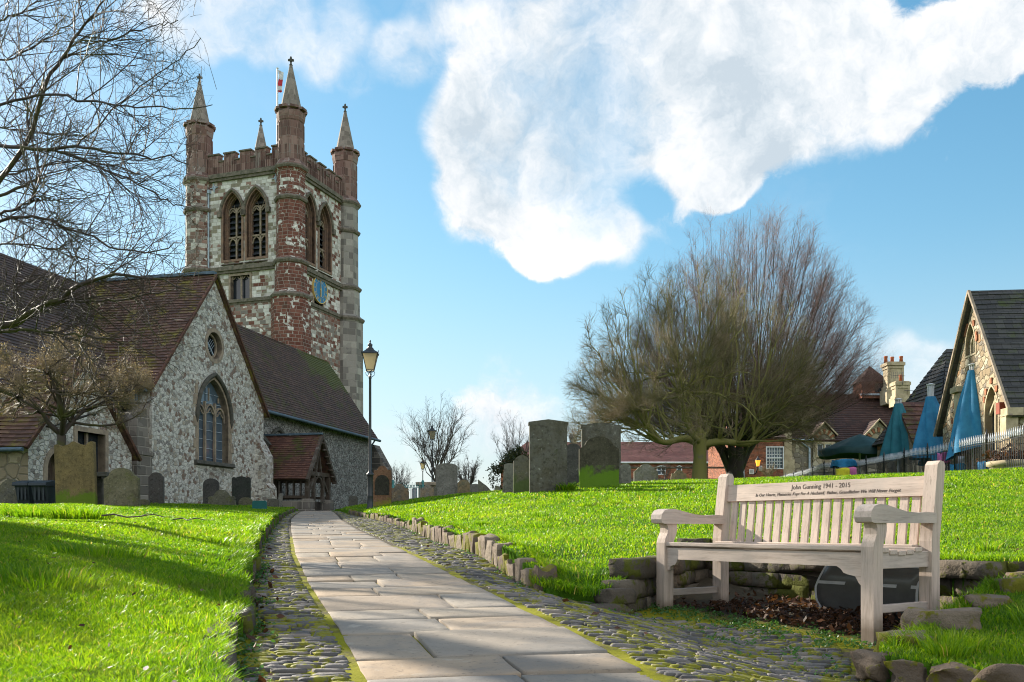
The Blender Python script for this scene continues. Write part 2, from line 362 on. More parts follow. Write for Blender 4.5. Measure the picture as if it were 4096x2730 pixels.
def f_leafy(g,bs,stops,rough=.42,spec=.4,tw=.5,tcol=2.2,patch=.9,dull=None):
    """thin leaf or blade: colour from its own tint plus large patches, light passes through"""
    t=g.n('Attribute',attribute_name='tint').outputs['Fac']; v=obc(g)
    big=g.noise(v,patch,4.,.6)
    f=g.m('ADD',g.m('MULTIPLY',t,.6),g.m('MULTIPLY',g.m('SUBTRACT',big,.3),.9),clamp=True)
    c=g.ramp(f,stops)
    if dull: c=g.mix(g.m('MULTIPLY',g.sstep(g.noise(v,2.7,6.,.65),.50,.70),.55),c,dull)
    put(g,bs,c,rough,spec)
    tl=g.n('BsdfTranslucent',{0:g.mix(1.,c,(tcol,tcol,tcol*.6),'MULTIPLY')}).outputs[0]
    ms=g.n('MixShader',{0:tw,1:bs.outputs[0],2:tl}).outputs[0]
    o=[x for x in g.nt.nodes if x.type=='OUTPUT_MATERIAL'][0]; g.nt.links.new(ms,o.inputs[0])

CHALK=[(0,(.24,.16,.12)),(.09,(.45,.39,.31)),(.24,(.70,.66,.59)),(.56,(.60,.565,.50)),(.76,(.33,.285,.24)),(.84,(.66,.63,.57)),(.94,(.26,.235,.21))]
mat('flint',f_rubble,pal=CHALK,scale=7.2,mortar=(.42,.40,.36),mw=.055,st=.38)
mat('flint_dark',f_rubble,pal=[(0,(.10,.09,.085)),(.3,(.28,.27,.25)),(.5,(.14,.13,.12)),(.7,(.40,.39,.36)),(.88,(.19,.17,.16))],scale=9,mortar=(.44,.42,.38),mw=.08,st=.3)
mat('buttress_stone',f_ashlar,pal=[(0,(.10,.09,.08)),(.35,(.17,.15,.13)),(.6,(.24,.21,.18)),(.85,(.13,.10,.085))],w=.5,h=.3,st=.6)
WHT=(.66,.63,.575); WH2=(.50,.465,.41); RED=(.155,.052,.036); RD2=(.195,.075,.052); RD3=(.14,.062,.045); GRY=(.28,.245,.215); RDG=(.27,.165,.13)
mat('tower_face',f_ashlar,pal=[(0,RED),(.16,RD2),(.27,RDG),(.36,WH2),(.46,WHT),(.68,WH2),(.80,RDG),(.88,RD2),(.94,WHT)],w=.36,h=.22,pn=1.5,k=.55,st=.30,mortar=(.44,.40,.34))
mat('tower_base',f_ashlar,pal=[(0,RDG),(.18,GRY),(.34,RD2),(.44,RDG),(.54,WH2),(.70,RDG),(.78,WHT),(.92,GRY)],w=.40,h=.23,pn=1.5,k=.6,st=.40,mortar=(.34,.30,.25))
mat('tower_flank',f_ashlar,pal=[(0,RD2),(.18,RDG),(.28,(.32,.28,.20)),(.42,WH2),(.52,WHT),(.76,WH2),(.84,RDG),(.91,RD3)],w=.36,h=.22,pn=1.3,k=.55,st=.35,mortar=(.44,.40,.34))
mat('turret_red',f_ashlar,pal=[(0,RD3),(.18,RED),(.40,RD2),(.56,RED),(.70,WH2),(.78,WHT),(.86,RD3)],w=.36,h=.21,pn=1.75,ps=1.0,k=.36,st=.30)
mat('turret_mixed',f_ashlar,pal=[(0,RDG),(.3,GRY),(.46,RD3),(.58,WH2),(.78,RDG),(.9,WH2)],w=.36,h=.22,pn=1.2,k=.85,st=.55)
mat('turret_grey',f_ashlar,pal=[(0,(.22,.20,.18)),(.4,(.29,.265,.235)),(.7,(.35,.32,.28))],w=.55,h=.42,pn=1,k=.7,st=.35,mwid=.02)
mat('parapet_stone',f_ashlar,pal=[(0,(.15,.085,.072)),(.3,(.20,.115,.095)),(.55,(.245,.155,.13)),(.8,(.23,.185,.165))],w=.34,h=.5,pn=1.1,k=.7,st=.55,mwid=.015)
mat('spire_stone',f_ashlar,pal=[(0,(.22,.185,.155)),(.5,(.26,.22,.185)),(.8,(.20,.17,.145))],w=.4,h=.34,pn=1,k=.6,st=.5,mwid=.018)
mat('string_stone',f_plain,c=(.20,.165,.13),c2=(.09,.085,.06),sc=5,rough=.9,b=.5,bd=.03)
mat('window_stone',f_plain,c=(.36,.28,.20),c2=(.20,.16,.125),sc=4,rough=.9,b=.4,bd=.02)
mat('belfry_stone',f_plain,c=(.275,.17,.115),c2=(.17,.115,.09),sc=4,rough=.9,b=.4,bd=.02)
mat('dark_stone',f_plain,c=(.10,.092,.08),c2=(.055,.055,.04),sc=5,rough=.92,b=.5,bd=.03)
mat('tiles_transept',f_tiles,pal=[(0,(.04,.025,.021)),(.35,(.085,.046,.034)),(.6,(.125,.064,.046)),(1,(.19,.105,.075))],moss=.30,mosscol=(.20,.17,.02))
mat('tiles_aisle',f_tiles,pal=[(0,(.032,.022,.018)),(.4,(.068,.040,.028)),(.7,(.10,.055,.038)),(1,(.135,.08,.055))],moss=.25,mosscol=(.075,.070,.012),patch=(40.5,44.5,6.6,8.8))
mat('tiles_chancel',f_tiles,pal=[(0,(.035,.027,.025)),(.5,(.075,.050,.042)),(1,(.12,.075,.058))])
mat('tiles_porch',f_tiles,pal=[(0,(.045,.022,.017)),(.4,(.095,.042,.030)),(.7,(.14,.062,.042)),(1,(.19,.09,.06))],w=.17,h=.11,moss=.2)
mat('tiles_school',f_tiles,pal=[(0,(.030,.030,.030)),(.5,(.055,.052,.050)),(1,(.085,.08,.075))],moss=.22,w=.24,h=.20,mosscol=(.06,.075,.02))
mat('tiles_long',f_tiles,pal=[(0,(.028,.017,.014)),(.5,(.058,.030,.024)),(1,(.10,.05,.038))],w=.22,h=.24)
mat('tiles_brick',f_tiles,pal=[(0,(.10,.038,.034)),(.5,(.16,.062,.055)),(1,(.21,.09,.075))],w=.3,h=.30)
mat('brick',f_ashlar,pal=[(0,(.20,.065,.035)),(.4,(.27,.085,.045)),(.75,(.33,.11,.055))],w=.23,h=.078,pn=.8,k=.8,mortar=(.36,.26,.2),mwid=.012,st=.3)
mat('brick_orange',f_plain,c=(.36,.14,.07),c2=(.24,.10,.05),sc=9,rough=.9)
mat('cream_rubble',f_rubble,pal=[(0,(.28,.22,.14)),(.3,(.40,.33,.22)),(.6,(.50,.43,.31)),(.85,(.24,.20,.15))],scale=2.6,mortar=(.20,.17,.12),mw=.05,st=.3)
mat('school_rubble',f_rubble,pal=[(0,(.30,.22,.13)),(.3,(.42,.33,.21)),(.6,(.52,.44,.31)),(.82,(.22,.18,.14)),(.92,(.40,.22,.10))],scale=4.2,mortar=(.19,.15,.10),mw=.06,st=.35)
mat('cream_stone',f_plain,c=(.50,.41,.27),c2=(.34,.27,.17),sc=3,rough=.9,b=.3,bd=.02)
mat('old_wall',f_rubble,pal=[(0,(.10,.085,.07)),(.4,(.16,.13,.10)),(.7,(.20,.17,.13)),(.9,(.11,.095,.085))],scale=3,mortar=(.08,.07,.055),mw=.06,st=.4)
mat('iron',f_plain,c=(.012,.014,.016),c2=(.025,.028,.03),sc=30,rough=.42,spec=.5,b=.1)
mat('lead_blue',f_plain,c=(.10,.15,.19),c2=(.07,.10,.13),sc=5,rough=.6)
mat('white_paint',f_plain,c=(.75,.75,.75),c2=(.62,.62,.63),sc=8,rough=.5,b=.1)
mat('spike_paint',f_plain,c=(.62,.63,.66),c2=(.42,.43,.45),sc=12,rough=.4,spec=.6,b=.1)
mat('pale_downpipe',f_plain,c=(.42,.50,.58),c2=(.30,.36,.42),sc=6,rough=.6)
mat('lamp_pane',f_glass,c=(.42,.36,.25),rough=.3,sc=5)
mat('dark_glass',f_glass)
mat('blue_glass',f_glass,c=(.05,.07,.09),rough=.08)
mat('louvre',f_plain,c=(.03,.035,.042),c2=(.06,.065,.07),sc=5,rough=.8)
mat('clock_blue',f_plain,c=(.045,.21,.40),c2=(.035,.17,.34),sc=2,rough=.5,b=.05)
mat('gold',f_plain,c=(.75,.52,.16),c2=(.6,.4,.1),sc=8,rough=.4,spec=.6,b=.1)
mat('oak_dark',f_wood,c=(.075,.055,.04),c2=(.035,.026,.02),ax=(9,9,1.5))
mat('teak',f_wood,c=(.52,.41,.34),c2=(.32,.24,.19),ax=(1.2,16,16))
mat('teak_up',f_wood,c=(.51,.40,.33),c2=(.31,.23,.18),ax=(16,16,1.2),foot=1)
mat('teak_arm',f_wood,c=(.48,.39,.335),c2=(.31,.245,.205),ax=(16,1.2,16))
mat('engraving',f_plain,c=(.10,.075,.06),c2=(.07,.05,.04),sc=30,rough=.9)
mat('stretcher_metal',f_plain,c=(.16,.13,.09),c2=(.10,.085,.06),sc=10,rough=.5)
mat('black_sheet',f_plain,c=(.12,.118,.116),c2=(.16,.157,.155),sc=4,rough=.22,spec=.5,b=.05)
mat('marking_white',f_plain,c=(.72,.73,.76),c2=(.6,.6,.64),sc=9,rough=.5,b=.05)
mat('canvas_blue',f_plain,c=(.030,.21,.37),c2=(.022,.155,.29),sc=3,rough=.7,b=.3,bd=.02)
mat('canvas_teal',f_plain,c=(.025,.16,.20),c2=(.02,.12,.155),sc=3,rough=.75,b=.3,bd=.02)
mat('canvas_green',f_plain,c=(.025,.075,.07),c2=(.018,.055,.055),sc=3,rough=.6,b=.3,bd=.02)
mat('teal_panel',f_plain,c=(.012,.11,.105),c2=(.01,.085,.08),sc=4,rough=.5)
mat('bin_plastic',f_plain,c=(.018,.026,.032),c2=(.03,.038,.045),sc=4,rough=.5,spec=.4)
mat('yellow',f_plain,c=(.75,.66,.03),sc=3); mat('pink',f_plain,c=(.62,.16,.36),sc=3); mat('sky_cloth',f_plain,c=(.03,.25,.50),sc=3)
mat('flag_white',f_plain,c=(.75,.74,.74),sc=3); mat('flag_red',f_plain,c=(.55,.03,.05),sc=3)
mat('green_iron',f_plain,c=(.07,.22,.21),c2=(.05,.16,.16),sc=9,rough=.6)
mat('terracotta',f_plain,c=(.45,.13,.05),c2=(.32,.09,.035),sc=5,rough=.9)
def f_lit(g,bs):
    put(g,bs,(.8,.3,.05),.4); bs.inputs['Emission Color'].default_value=(1,.28,.02,1); bs.inputs['Emission Strength'].default_value=.75
mat('lit_lamp',f_lit)
# ground materials
def f_turf(g,bs):
    v=obc(g); n=g.noise(v,1.3,5.,.6); n2=g.noise(v,30.,4.,.7)
    c=g.mix(n,(.040,.105,.006),(.075,.155,.008)); c=g.mix(g.sstep(n2,.5,.75),c,(.03,.055,.006))
    put(g,bs,c,.95,.1,g.bump(n2,.8,.03))
mat('turf',f_turf)
def f_soil(g,bs):
    v=obc(g); n=g.noise(v,6.,7.,.65); m=g.noise(v,2.6,6.,.7)
    c=g.mix(n,(.055,.042,.028),(.10,.085,.06)); c=g.mix(g.m('MULTIPLY',g.m('MULTIPLY',g.sstep(m,.34,.50),g.sstep(g.vm('DOT_PRODUCT',v,(.825,.565,0)),4.32,4.05)),.95),c,g.mix(n,(.15,.15,.008),(.27,.25,.012)))
    put(g,bs,c,.95,.1,g.bump(n,.9,.02))
mat('mossy_bed',f_soil)
mat('bed',f_plain,c=(.07,.06,.04),c2=(.05,.07,.02),sc=8,rough=.95,b=.8,bd=.02)
mat('flag',f_attr,stops=[(0,(.31,.225,.15)),(.2,(.27,.24,.205)),(.4,(.38,.285,.20)),(.6,(.25,.225,.20)),(.8,(.36,.30,.235)),(1,(.33,.255,.185))],rough=.85,spec=.12,sc=7,b=.5,bd=.014,blotch=.6)
mat('cobble',f_attr,stops=[(0,(.060,.056,.056)),(.4,(.115,.105,.10)),(.75,(.18,.16,.15)),(1,(.24,.20,.17))],rough=.7,spec=.25,sc=28,moss=(.25,.24,.010),mossf=.44,msc=8.,b=.5,bd=.012)
mat('kerb',f_attr,stops=[(0,(.10,.072,.052)),(.5,(.165,.122,.09)),(1,(.25,.20,.15))],rough=.9,spec=.2,sc=14,moss=(.20,.19,.012),mossf=.40,msc=3.5,b=.9,bd=.03)
mat('course',f_attr,stops=[(0,(.055,.046,.036)),(.5,(.105,.085,.065)),(1,(.17,.14,.105))],rough=.92,spec=.2,sc=12,moss=(.11,.12,.012),mossf=.42,msc=3.,b=.9,bd=.03)
mat('grass',f_leafy,stops=[(0,(.022,.080,.004)),(.35,(.068,.150,.004)),(.65,(.142,.228,.005)),(.93,(.235,.285,.010)),(1,(.32,.24,.07))],rough=.42,spec=.25,dull=(.115,.135,.022),tw=.44,tcol=2.7,patch=.8)
mat('weed',f_leafy,stops=[(0,(.03,.10,.02)),(1,(.09,.18,.04))],tw=.35,tcol=1.8)
mat('dead_leaf',f_leafy,stops=[(0,(.030,.014,.008)),(.5,(.070,.030,.015)),(.85,(.12,.052,.024)),(1,(.22,.11,.05))],rough=.6,spec=.3,tw=.2,tcol=1.5,patch=5.)
mat('evergreen',f_leafy,stops=[(0,(.03,.045,.010)),(1,(.09,.085,.03))],tw=.3,tcol=1.5)
mat('bark_near',f_bark,c=(.095,.070,.056),c2=(.055,.042,.036),moss=(.075,.075,.018),mf=.35,rough=.62,spec=.22)
mat('bark_moss',f_bark,c=(.25,.21,.12),c2=(.14,.12,.07),moss=(.235,.215,.055),mf=1.1)
mat('twig_front',f_bark,c=(.31,.235,.135),c2=(.19,.145,.085),moss=(.12,.11,.04),mf=.6,rough=.6)
mat('bark_dark',f_bark,c=(.085,.07,.05),c2=(.03,.026,.02),moss=(.05,.06,.018),mf=.6)
mat('twig_rear',f_bark,c=(.235,.13,.10),c2=(.15,.086,.07),moss=(.1,.07,.05),mf=.2,rough=.6)
mat('twig_far',f_bark,c=(.17,.14,.115),c2=(.11,.09,.078),mf=.2)
mat('bud_twig',f_bark,c=(.34,.25,.15),c2=(.20,.15,.09),moss=(.13,.11,.04),mf=.5,rough=.55)
# ------------------------------------------------------------ terrain
_zp=np.array([(0,-.16),(1.5,-.09),(3.05,0),(3.97,.065),(5.64,.163),(7.8,.277),(13.3,.454),(18.1,.65),(22,.79),(28,.96),(37,1.14),(60,1.35),(400,1.6)])
def zp(y): return np.interp(y,_zp[:,0],_zp[:,1])
_pl=np.array([(0,.30),(3.06,-.487),(3.97,-.746),(5.64,-1.245),(7.8,-1.83),(13.3,-3.18),(18.1,-4.33),(28,-6.4),(38,-8.5)])
def PL(y): return np.interp(y,_pl[:,0],_pl[:,1])          # left edge of the flags
def PR(y): return PL(y)+.985                                # right edge
_xl=np.array([(0,-.10),(2,-.62),(3.06,-.93),(4,-1.16),(5.64,-1.60),(7.8,-2.165),(13.3,-3.50),(18,-4.52),(28,-6.62),(37,-8.6)])
def XL(y): y=np.asarray(y,float); return np.interp(y,_xl[:,0],_xl[:,1])+.022*np.sin(y*3.3)+.016*np.sin(y*7.9+1)+.010*np.sin(y*17.)          # foot of the left bank
_xk=np.array([(0,1.62),(5.65,.22),(7.25,-.16),(10,-.82),(14,-1.55),(18,-2.62),(22,-3.84),(28,-5.15),(37,-7.2)])
def XK(y): return np.interp(y,_xk[:,0],_xk[:,1])          # kerb line on the right
def sst(x): x=np.clip(x,0,1); return x*x*(3-2*x)
def zcob(x,y): return zp(y)-.18*sst((x-PR(y))/1.15)*sst((7.6-y)/1.5)
class RBF:
    def __init__(s,P,lam=.002):
        P=np.array(P,float); s.P=P; n=len(P)
        d=np.hypot(P[:,None,0]-P[None,:,0],P[:,None,1]-P[None,:,1])
        A=np.zeros((n+3,n+3)); A[:n,:n]=d-lam*n*np.eye(n); A[:n,n]=1; A[n,:n]=1
        A[:n,n+1]=P[:,0]*.1; A[:n,n+2]=P[:,1]*.1; A[n+1,:n]=P[:,0]*.1; A[n+2,:n]=P[:,1]*.1
        s.w=np.linalg.solve(A,np.concatenate([P[:,2],[0,0,0]]))
    def __call__(s,x,y):
        x=np.asarray(x,float); y=np.asarray(y,float); r=np.full(x.shape,s.w[-3])+.1*(s.w[-2]*x+s.w[-1]*y)
        for (a,b,_),w_ in zip(s.P,s.w[:-3]): r=r+w_*np.hypot(x-a,y-b)
        return r
def sv(px,py,Y): p=W(px,py,Y); return (p.x,p.y,p.z)
LP=[(float(XL(y))-.06,y,float(zp(y))+b) for y,b in((1,.09),(3.05,.09),(4.3,.095),(5.64,.10),(7.8,.11),(10.5,.12),(13.3,.13),(18,.11),(22,.10),(28,.10),(36,.08))]
LP+=[sv(176,1168,22),sv(280,1166,22),sv(27,1164,22),sv(505,1161,28),sv(357,1158,25.5),sv(598,1174,25),sv(560,1165,29),
     (-2.8,5,.37),(-3,8,.53),(-8,10,.70),(-5,10.5,.66),(-8,15,.86),(-5.5,15,.80),(-13,22,1.02),(-3,3,.22),(-8,4,.45),(-2,2,.06),(-20,10,.8),(-25,25,1.1),(-15,35,1.15),(-40,60,1.5),(-10,40,1.15),(-12,60,1.3),(-60,5,1.0),(-30,-10,.4)]
RP=[(float(XK(y))+.12,y,float(zp(y))+b) for y,b in((5.9,.12),(6.6,.16),(7.25,.16),(8.5,.17),(10,.16),(14,.13),(18,.11),(22,.06),(28,.05),(36,.03))]
RP+=[sv(1258,1127,17),sv(1375,1120,17.5),sv(1100,1135,22),sv(1025,1140,30),sv(917,1149,25),sv(1482,1110,24),sv(1610,1099,36),sv(1690,1099,42),
     sv(1557,1107,26),sv(2250,1083,21),sv(2350,1079,21),sv(1870,1100,24),sv(875,1164,24),sv(850,1171,22),sv(1300,1200,10),sv(1300,1300,6.6),
     sv(1500,1240,7.9),sv(1500,1150,13),sv(1800,1150,12),sv(1800,1235,7.6),sv(2250,1278,5.75),sv(2250,1180,9.5),sv(2250,1130,14),sv(1080,1180,13.5),
     sv(1425,1300,6.0),(1.35,7.15,.40),(.22,5.85,.13),(.5,5.66,.11),(.35,6.1,.22),(2.65,5.35,.33),(3.3,5.1,.32),(2.15,4.2,.04),(1.8,3.85,-.02),(2.3,3.7,.0),(2.6,4.3,.10),(2.0,3.45,-.03),(2.6,3.1,-.04),(3.2,4.2,.15),(4,3,.05),(1.66,3.66,-.02),
     (14.3,45,2.2),(13.6,38,2.05),(13.3,34,1.97),(12.75,28,1.88),(15,52,2.25),(0,45,1.55),(-4,60,1.4),(20,60,2.5),(40,40,2.6),(30,20,2.1),(14,10,1.1),(10,5,.6),(60,90,2.6),(0,120,1.5),(8,1,.2),(4,.5,0)]
_hL=RBF(LP); _hR=RBF(RP)
def _soft(x,y): return .008*np.sin(x*3.1+y*2.3)+.012*np.sin(x*1.1-y*1.7)
def hL(x,y): return _hL(x,y)+_soft(x,y)
def hR(x,y): return _hR(x,y)+_soft(x,y)
BAY=[(.10,5.75),(.45,5.45),(.66,5.62),(1.05,6.3),(1.43,6.95),(1.75,6.55),(2.58,5.22),(3.5,4.98),(3.5,4.7),(2.48,4.86),(2.05,4.46),(1.78,4.14),(1.56,3.93),(1.50,3.78),(1.60,3.62),(1.82,3.40),(2.2,3.12),(3.0,2.6),(3.0,1),(.0,1)]
def inpoly(x,y,poly):
    c=np.zeros(x.shape,bool); n=len(poly); j=n-1
    for i in range(n):
        xi,yi=poly[i]; xj,yj=poly[j]
        if yi!=yj: c^=((yi>y)!=(yj>y))&(x<(xj-xi)*(y-yi)/(yj-yi)+xi)
        j=i
    return c
mL=lambda x,y:(x<XL(y))
def mR(x,y): return (x>XK(y))&~inpoly(x,y,BAY)&~((y<5.65)&(x<1.2))
def cell_sheet(name,mask,zf,m,us,ys,side):
    U,Y=np.meshgrid(us,ys); X=U*Y; Z=zf(X,Y)
    if side: 
        Z=Z-.006
    V=np.stack([X,Y,Z],-1).reshape(-1,3); nx=len(us); i=np.arange(len(ys)-1)[:,None]*nx+np.arange(nx-1)[None,:]
    q=np.stack([i,i+1,i+nx+1,i+nx],-1).reshape(-1,4)
    cx=V[q].mean(1); q=q[mask(cx[:,0],cx[:,1])]
    used=np.unique(q); mp=np.zeros(len(V),int); mp[used]=np.arange(len(used)); V=V[used]; q=mp[q]
    # skirt along open borders so the turf has thickness
    e=np.concatenate([q[:,[0,1]],q[:,[1,2]],q[:,[2,3]],q[:,[3,0]]]); key=np.sort(e,1); _,ix,ct=np.unique(key,axis=0,return_index=True,return_counts=True)
    b=e[ix[ct==1]]
    if side:
        bi=np.unique(b); mp2=np.zeros(len(V),int); mp2[bi]=len(V)+np.arange(len(bi)); V2=V[bi].copy(); V2[:,2]-=.30
        V=np.concatenate([V,V2]); q=np.concatenate([q,np.stack([b[:,1],b[:,0],mp2[b[:,0]],mp2[b[:,1]]],-1)])
    return npmesh(name,V,q,m,smooth=True)
ys=np.concatenate([np.geomspace(.9,9,230),np.geomspace(9.1,46,120),np.geomspace(48,140,14)])
tag(cell_sheet('lawn_left',mL,hL,MATS['turf'],np.concatenate([np.linspace(-2.5,-.75,50),np.linspace(-.745,.3,300)]),ys,1),kind='structure')
tag(cell_sheet('lawn_right',mR,hR,MATS['turf'],np.concatenate([np.linspace(-.35,.9,340),np.linspace(.91,2.5,40)]),ys,1),kind='structure')
def zbase(x,y):
    z=zcob(x,y)-.004
    a=sst((XL(y)-x-.0)/.4); b=sst((x-np.maximum(XK(y),0)-3.)/3.)
    z=z*(1-a)+(np.minimum(hL(x,y),2.2)-.25)*a; z=z*(1-b)+(np.clip(hR(x,y),-1,2.4)-.25)*b
    return z
tag(cell_sheet('cobble_bed',lambda x,y:(x>XL(y)-.15)&((x<XK(y)+.15)|inpoly(x,y,BAY)|((y<5.65)&(x<3.2)))&(y<42),lambda x,y:zcob(x,y)+np.where((x>PL(y)+.03)&(x<PR(y)-.03),-.008,.003),MATS['mossy_bed'],np.linspace(-.42,.95,420),ys[ys<43],0),kind='structure')
gx=np.concatenate([-np.geomspace(500,1,30),np.linspace(-.9,.9,10),np.geomspace(1,500,30)])
gX,gY=np.meshgrid(gx,gx); gZ=np.where(gY>45,1.2,np.where(gY<2,-.7,-.4+gY*.02))
gV=np.stack([gX,gY,gZ],-1).reshape(-1,3); k=len(gx); gi=np.arange(k-1)[:,None]*k+np.arange(k-1)[None,:]
tag(npmesh('ground',gV,np.stack([gi,gi+1,gi+k+1,gi+k],-1).reshape(-1,4),MATS['turf'],smooth=True),kind='structure')
def GR(x,y): return float(hR(np.array(x),np.array(y)))
def GL(x,y): return float(hL(np.array(x),np.array(y)))
# ------------------------------------------------------------ paving
def rock(c,d,rz=0,n=4,rnd=.35,rough=.06,r=None,tilt=(0,0)):
    """irregular stone: a rounded, lumpy block -> vertices and quads"""
    r=r or random; t=np.linspace(-1,1,n); P=[];F=[]
    for ax in range(3):
        for sg in(-1,1):
            o=len(P)
            for a in t:
                for b in t:
                    p=[0,0,0]; p[ax]=sg; p[(ax+1)%3]=a; p[(ax+2)%3]=b; P.append(p)
            for i in range(n-1):
                for j in range(n-1):
                    q=[o+i*n+j,o+(i+1)*n+j,o+(i+1)*n+j+1,o+i*n+j+1]; F.append(q if sg>0 else q[::-1])
    P=np.array(P,float); key=np.round(P*1000).astype(int); _,ix,iv=np.unique(key,axis=0,return_index=True,return_inverse=True)
    P=P[ix]; F=iv.ravel()[np.array(F)]
    ln=np.linalg.norm(P,axis=1,keepdims=True); P=P*(1-rnd)+P/ln*1.25*rnd
    ph=[[r.uniform(0,6.3) for _ in range(3)] for _ in range(6)]; fr=[[r.uniform(-3.5,3.5) for _ in range(3)] for _ in range(6)]
    D=sum(np.sin(P@np.array(f)[:,None]+q[0])*np.array([math.cos(q[1]),math.sin(q[1]),math.cos(q[2])]) for f,q in zip(fr,ph))
    P=P+D*rough
    P=P*np.array(d)/2
    M=np.array(Matrix.Rotation(rz,3,'Z')@Matrix.Rotation(tilt[0],3,'X')@Matrix.Rotation(tilt[1],3,'Y'))
    return P@M.T+np.array(c),F
class Rocks:
    def __init__(s): s.V=[];s.F=[];s.T=[];s.n=0
    def add(s,VF,t): V,F=VF; s.V.append(V); s.F.append(F+s.n); s.T.append(np.full(len(V),t)); s.n+=len(V)
    def build(s,name,m,parent=None,smooth=True): return npmesh(name,np.concatenate(s.V),np.concatenate(s.F),m,parent,smooth=smooth,attr=np.concatenate(s.T))
rows=[(1.6,2.15,[.45]),(2.15,2.78,[.52]),(2.78,3.06,[.54]),(3.06,3.36,[.56]),(3.36,3.86,[.31]),(3.86,4.22,[.50]),(4.22,4.52,[.47]),(4.52,5.0,[.68]),(5.0,5.34,[.36]),(5.34,5.72,[.44]),(5.72,6.05,[.3,.62])]
y=6.05
rr=random.Random(5)
while y<37:
    h=rr.uniform(.26,.55); sp=[] if rr.random()<.2 else [rr.uniform(.28,.72)]
    if rr.random()<.25: sp=[rr.uniform(.25,.4),rr.uniform(.6,.75)]
    rows.append((y,min(y+h,37.4),sp)); y+=h
PV=[];PF=[];PT=[]
def slab(f0,f1,ya,yb,tint):
    gp=.007; n=7; per=[]
    def pt(f,y):
        Y=y+.15*f*min(1,5/y*1.3); return float(PL(Y))+.985*f,Y
    e=lambda: rr.uniform(-.004,.004)
    for i in range(n): per.append((f0+(f1-f0)*i/(n-1),ya+e()))
    for i in range(1,4): per.append((f1+e(),ya+(yb-ya)*i/4))
    for i in range(n): per.append((f1+(f0-f1)*i/(n-1),yb+e()))
    for i in range(1,4): per.append((f0+e(),yb+(ya-yb)*i/4))
    cf,cy=(f0+f1)/2,(ya+yb)/2; tl=(rr.uniform(-.006,.006),rr.uniform(-.008,.008)); dz=rr.uniform(-.004,.006)
    o=len(PV); k=len(per); sc=max(f1-f0,.1)
    for rn,(ins,zz) in enumerate(((gp,-.05),(gp,.006),(gp+.004,.0092),(gp+.05,.0096))):
        for f,yy in per:
            ff=f+(ins if f<cf else -ins)*min(1,abs(f-cf)/(sc/2)*1.0); y2=yy+(ins if yy<cy else -ins)*min(1,abs(yy-cy)/max((yb-ya)/2,.01))
            X,Y=pt(ff,y2); PV.append((X,Y,float(zp(Y))+zz+dz+tl[0]*(f-cf)/sc+tl[1]*(yy-cy)/max(yb-ya,.1))); PT.append(tint)
    for rn in range(3):
        for i in range(k): PF.append((o+rn*k+i,o+rn*k+(i+1)%k,o+(rn+1)*k+(i+1)%k,o+(rn+1)*k+i))
    X,Y=pt(cf,cy); PV.append((X,Y,float(zp(Y))+.0096+dz)); PT.append(tint); c=len(PV)-1
    for i in range(k): PF.append((o+3*k+i,o+3*k+(i+1)%k,c,c))
for ya,yb,sp in rows:
    fs=[0]+sp+[1]
    for a,b in zip(fs,fs[1:]): slab(a,b,ya,yb,rr.random())
PFa=np.array(PF); tri=PFa[:,2]==PFa[:,3]
path=npmesh('stone_path',PV,[PFa[~tri],PFa[tri][:,:3]],MATS['flag'],attr=PT); tag(path,kind='structure')
# pitched cobbles, long side across the path
tc=np.linspace(0,2*np.pi,8,endpoint=False)
def cob_template():
    rings=[(1.0,-.9),(1.0,.25),(.90,.85),(.5,1.0)]
    V=[(s*np.sign(np.cos(t))*abs(np.cos(t))**.6,s*np.sign(np.sin(t))*abs(np.sin(t))**.75,z) for s,z in rings for t in tc]+[(0,0,1.03)]
    F=[(r*8+i,r*8+(i+1)%8,(r+1)*8+(i+1)%8,(r+1)*8+i) for r in range(3) for i in range(8)]; T=[(24+i,24+(i+1)%8,32) for i in range(8)]
    return np.array(V),np.array(F),np.array(T)
cV,cF,cT=cob_template(); cc=[]
crng=np.random.default_rng(3)
def cobrow(xa,xb,y,sl,st):
    x=xa+crng.uniform(0,.04)
    while x<xb-.03:
        L=crng.uniform(.05,.15); L=min(L,xb-x)
        cc.append((x+L/2,y+(x-xa)*sl+crng.normal(0,.006),L/2*.97,st*crng.uniform(.33,.47),crng.uniform(.007,.016),crng.normal(0,.07)+sl*.6,crng.random()))
        x+=L+crng.uniform(.002,.010)
y=1.9
while y<34:
    st=.035 if y<7 else .035*(1+(y-7)*.10)
    cobrow(float(XL(y))+.03,float(PL(y))-.035,y,.10,st)
    xa=float(PR(y))+.035
    if y>5.6: xb=float(XK(y))-.03
    else: xb=float(np.interp(y,[1.9,2.6,3.2,3.5,3.8,4.1,4.5,4.8,5.4,5.7],[3.0,2.9,1.95,1.62,1.44,1.55,1.62,1.5,.75,.40]))
    cobrow(xa,xb,y,.10,st*1.05)
    y+=st
cc=np.array(cc); N=len(cc)
Vc=cV[None].repeat(N,0)*(1+crng.normal(0,.09,(N,len(cV),3))); Vc=Vc*cc[:,None,2:5]
cs,sn=np.cos(cc[:,5])[:,None],np.sin(cc[:,5])[:,None]
X=Vc[:,:,0]*cs-Vc[:,:,1]*sn+cc[:,None,0]; Y=Vc[:,:,0]*sn+Vc[:,:,1]*cs+cc[:,None,1]; Z=Vc[:,:,2]+zcob(X,Y)+crng.uniform(-.004,.006,N)[:,None]
off=(np.arange(N)*len(cV))[:,None,None]
tag(npmesh('cobbles',np.stack([X,Y,Z],-1).reshape(-1,3),[(cF[None]+off).reshape(-1,4),(cT[None]+off).reshape(-1,3)],MATS['cobble'],smooth=True,attr=np.repeat(cc[:,6],len(cV))),kind='structure')
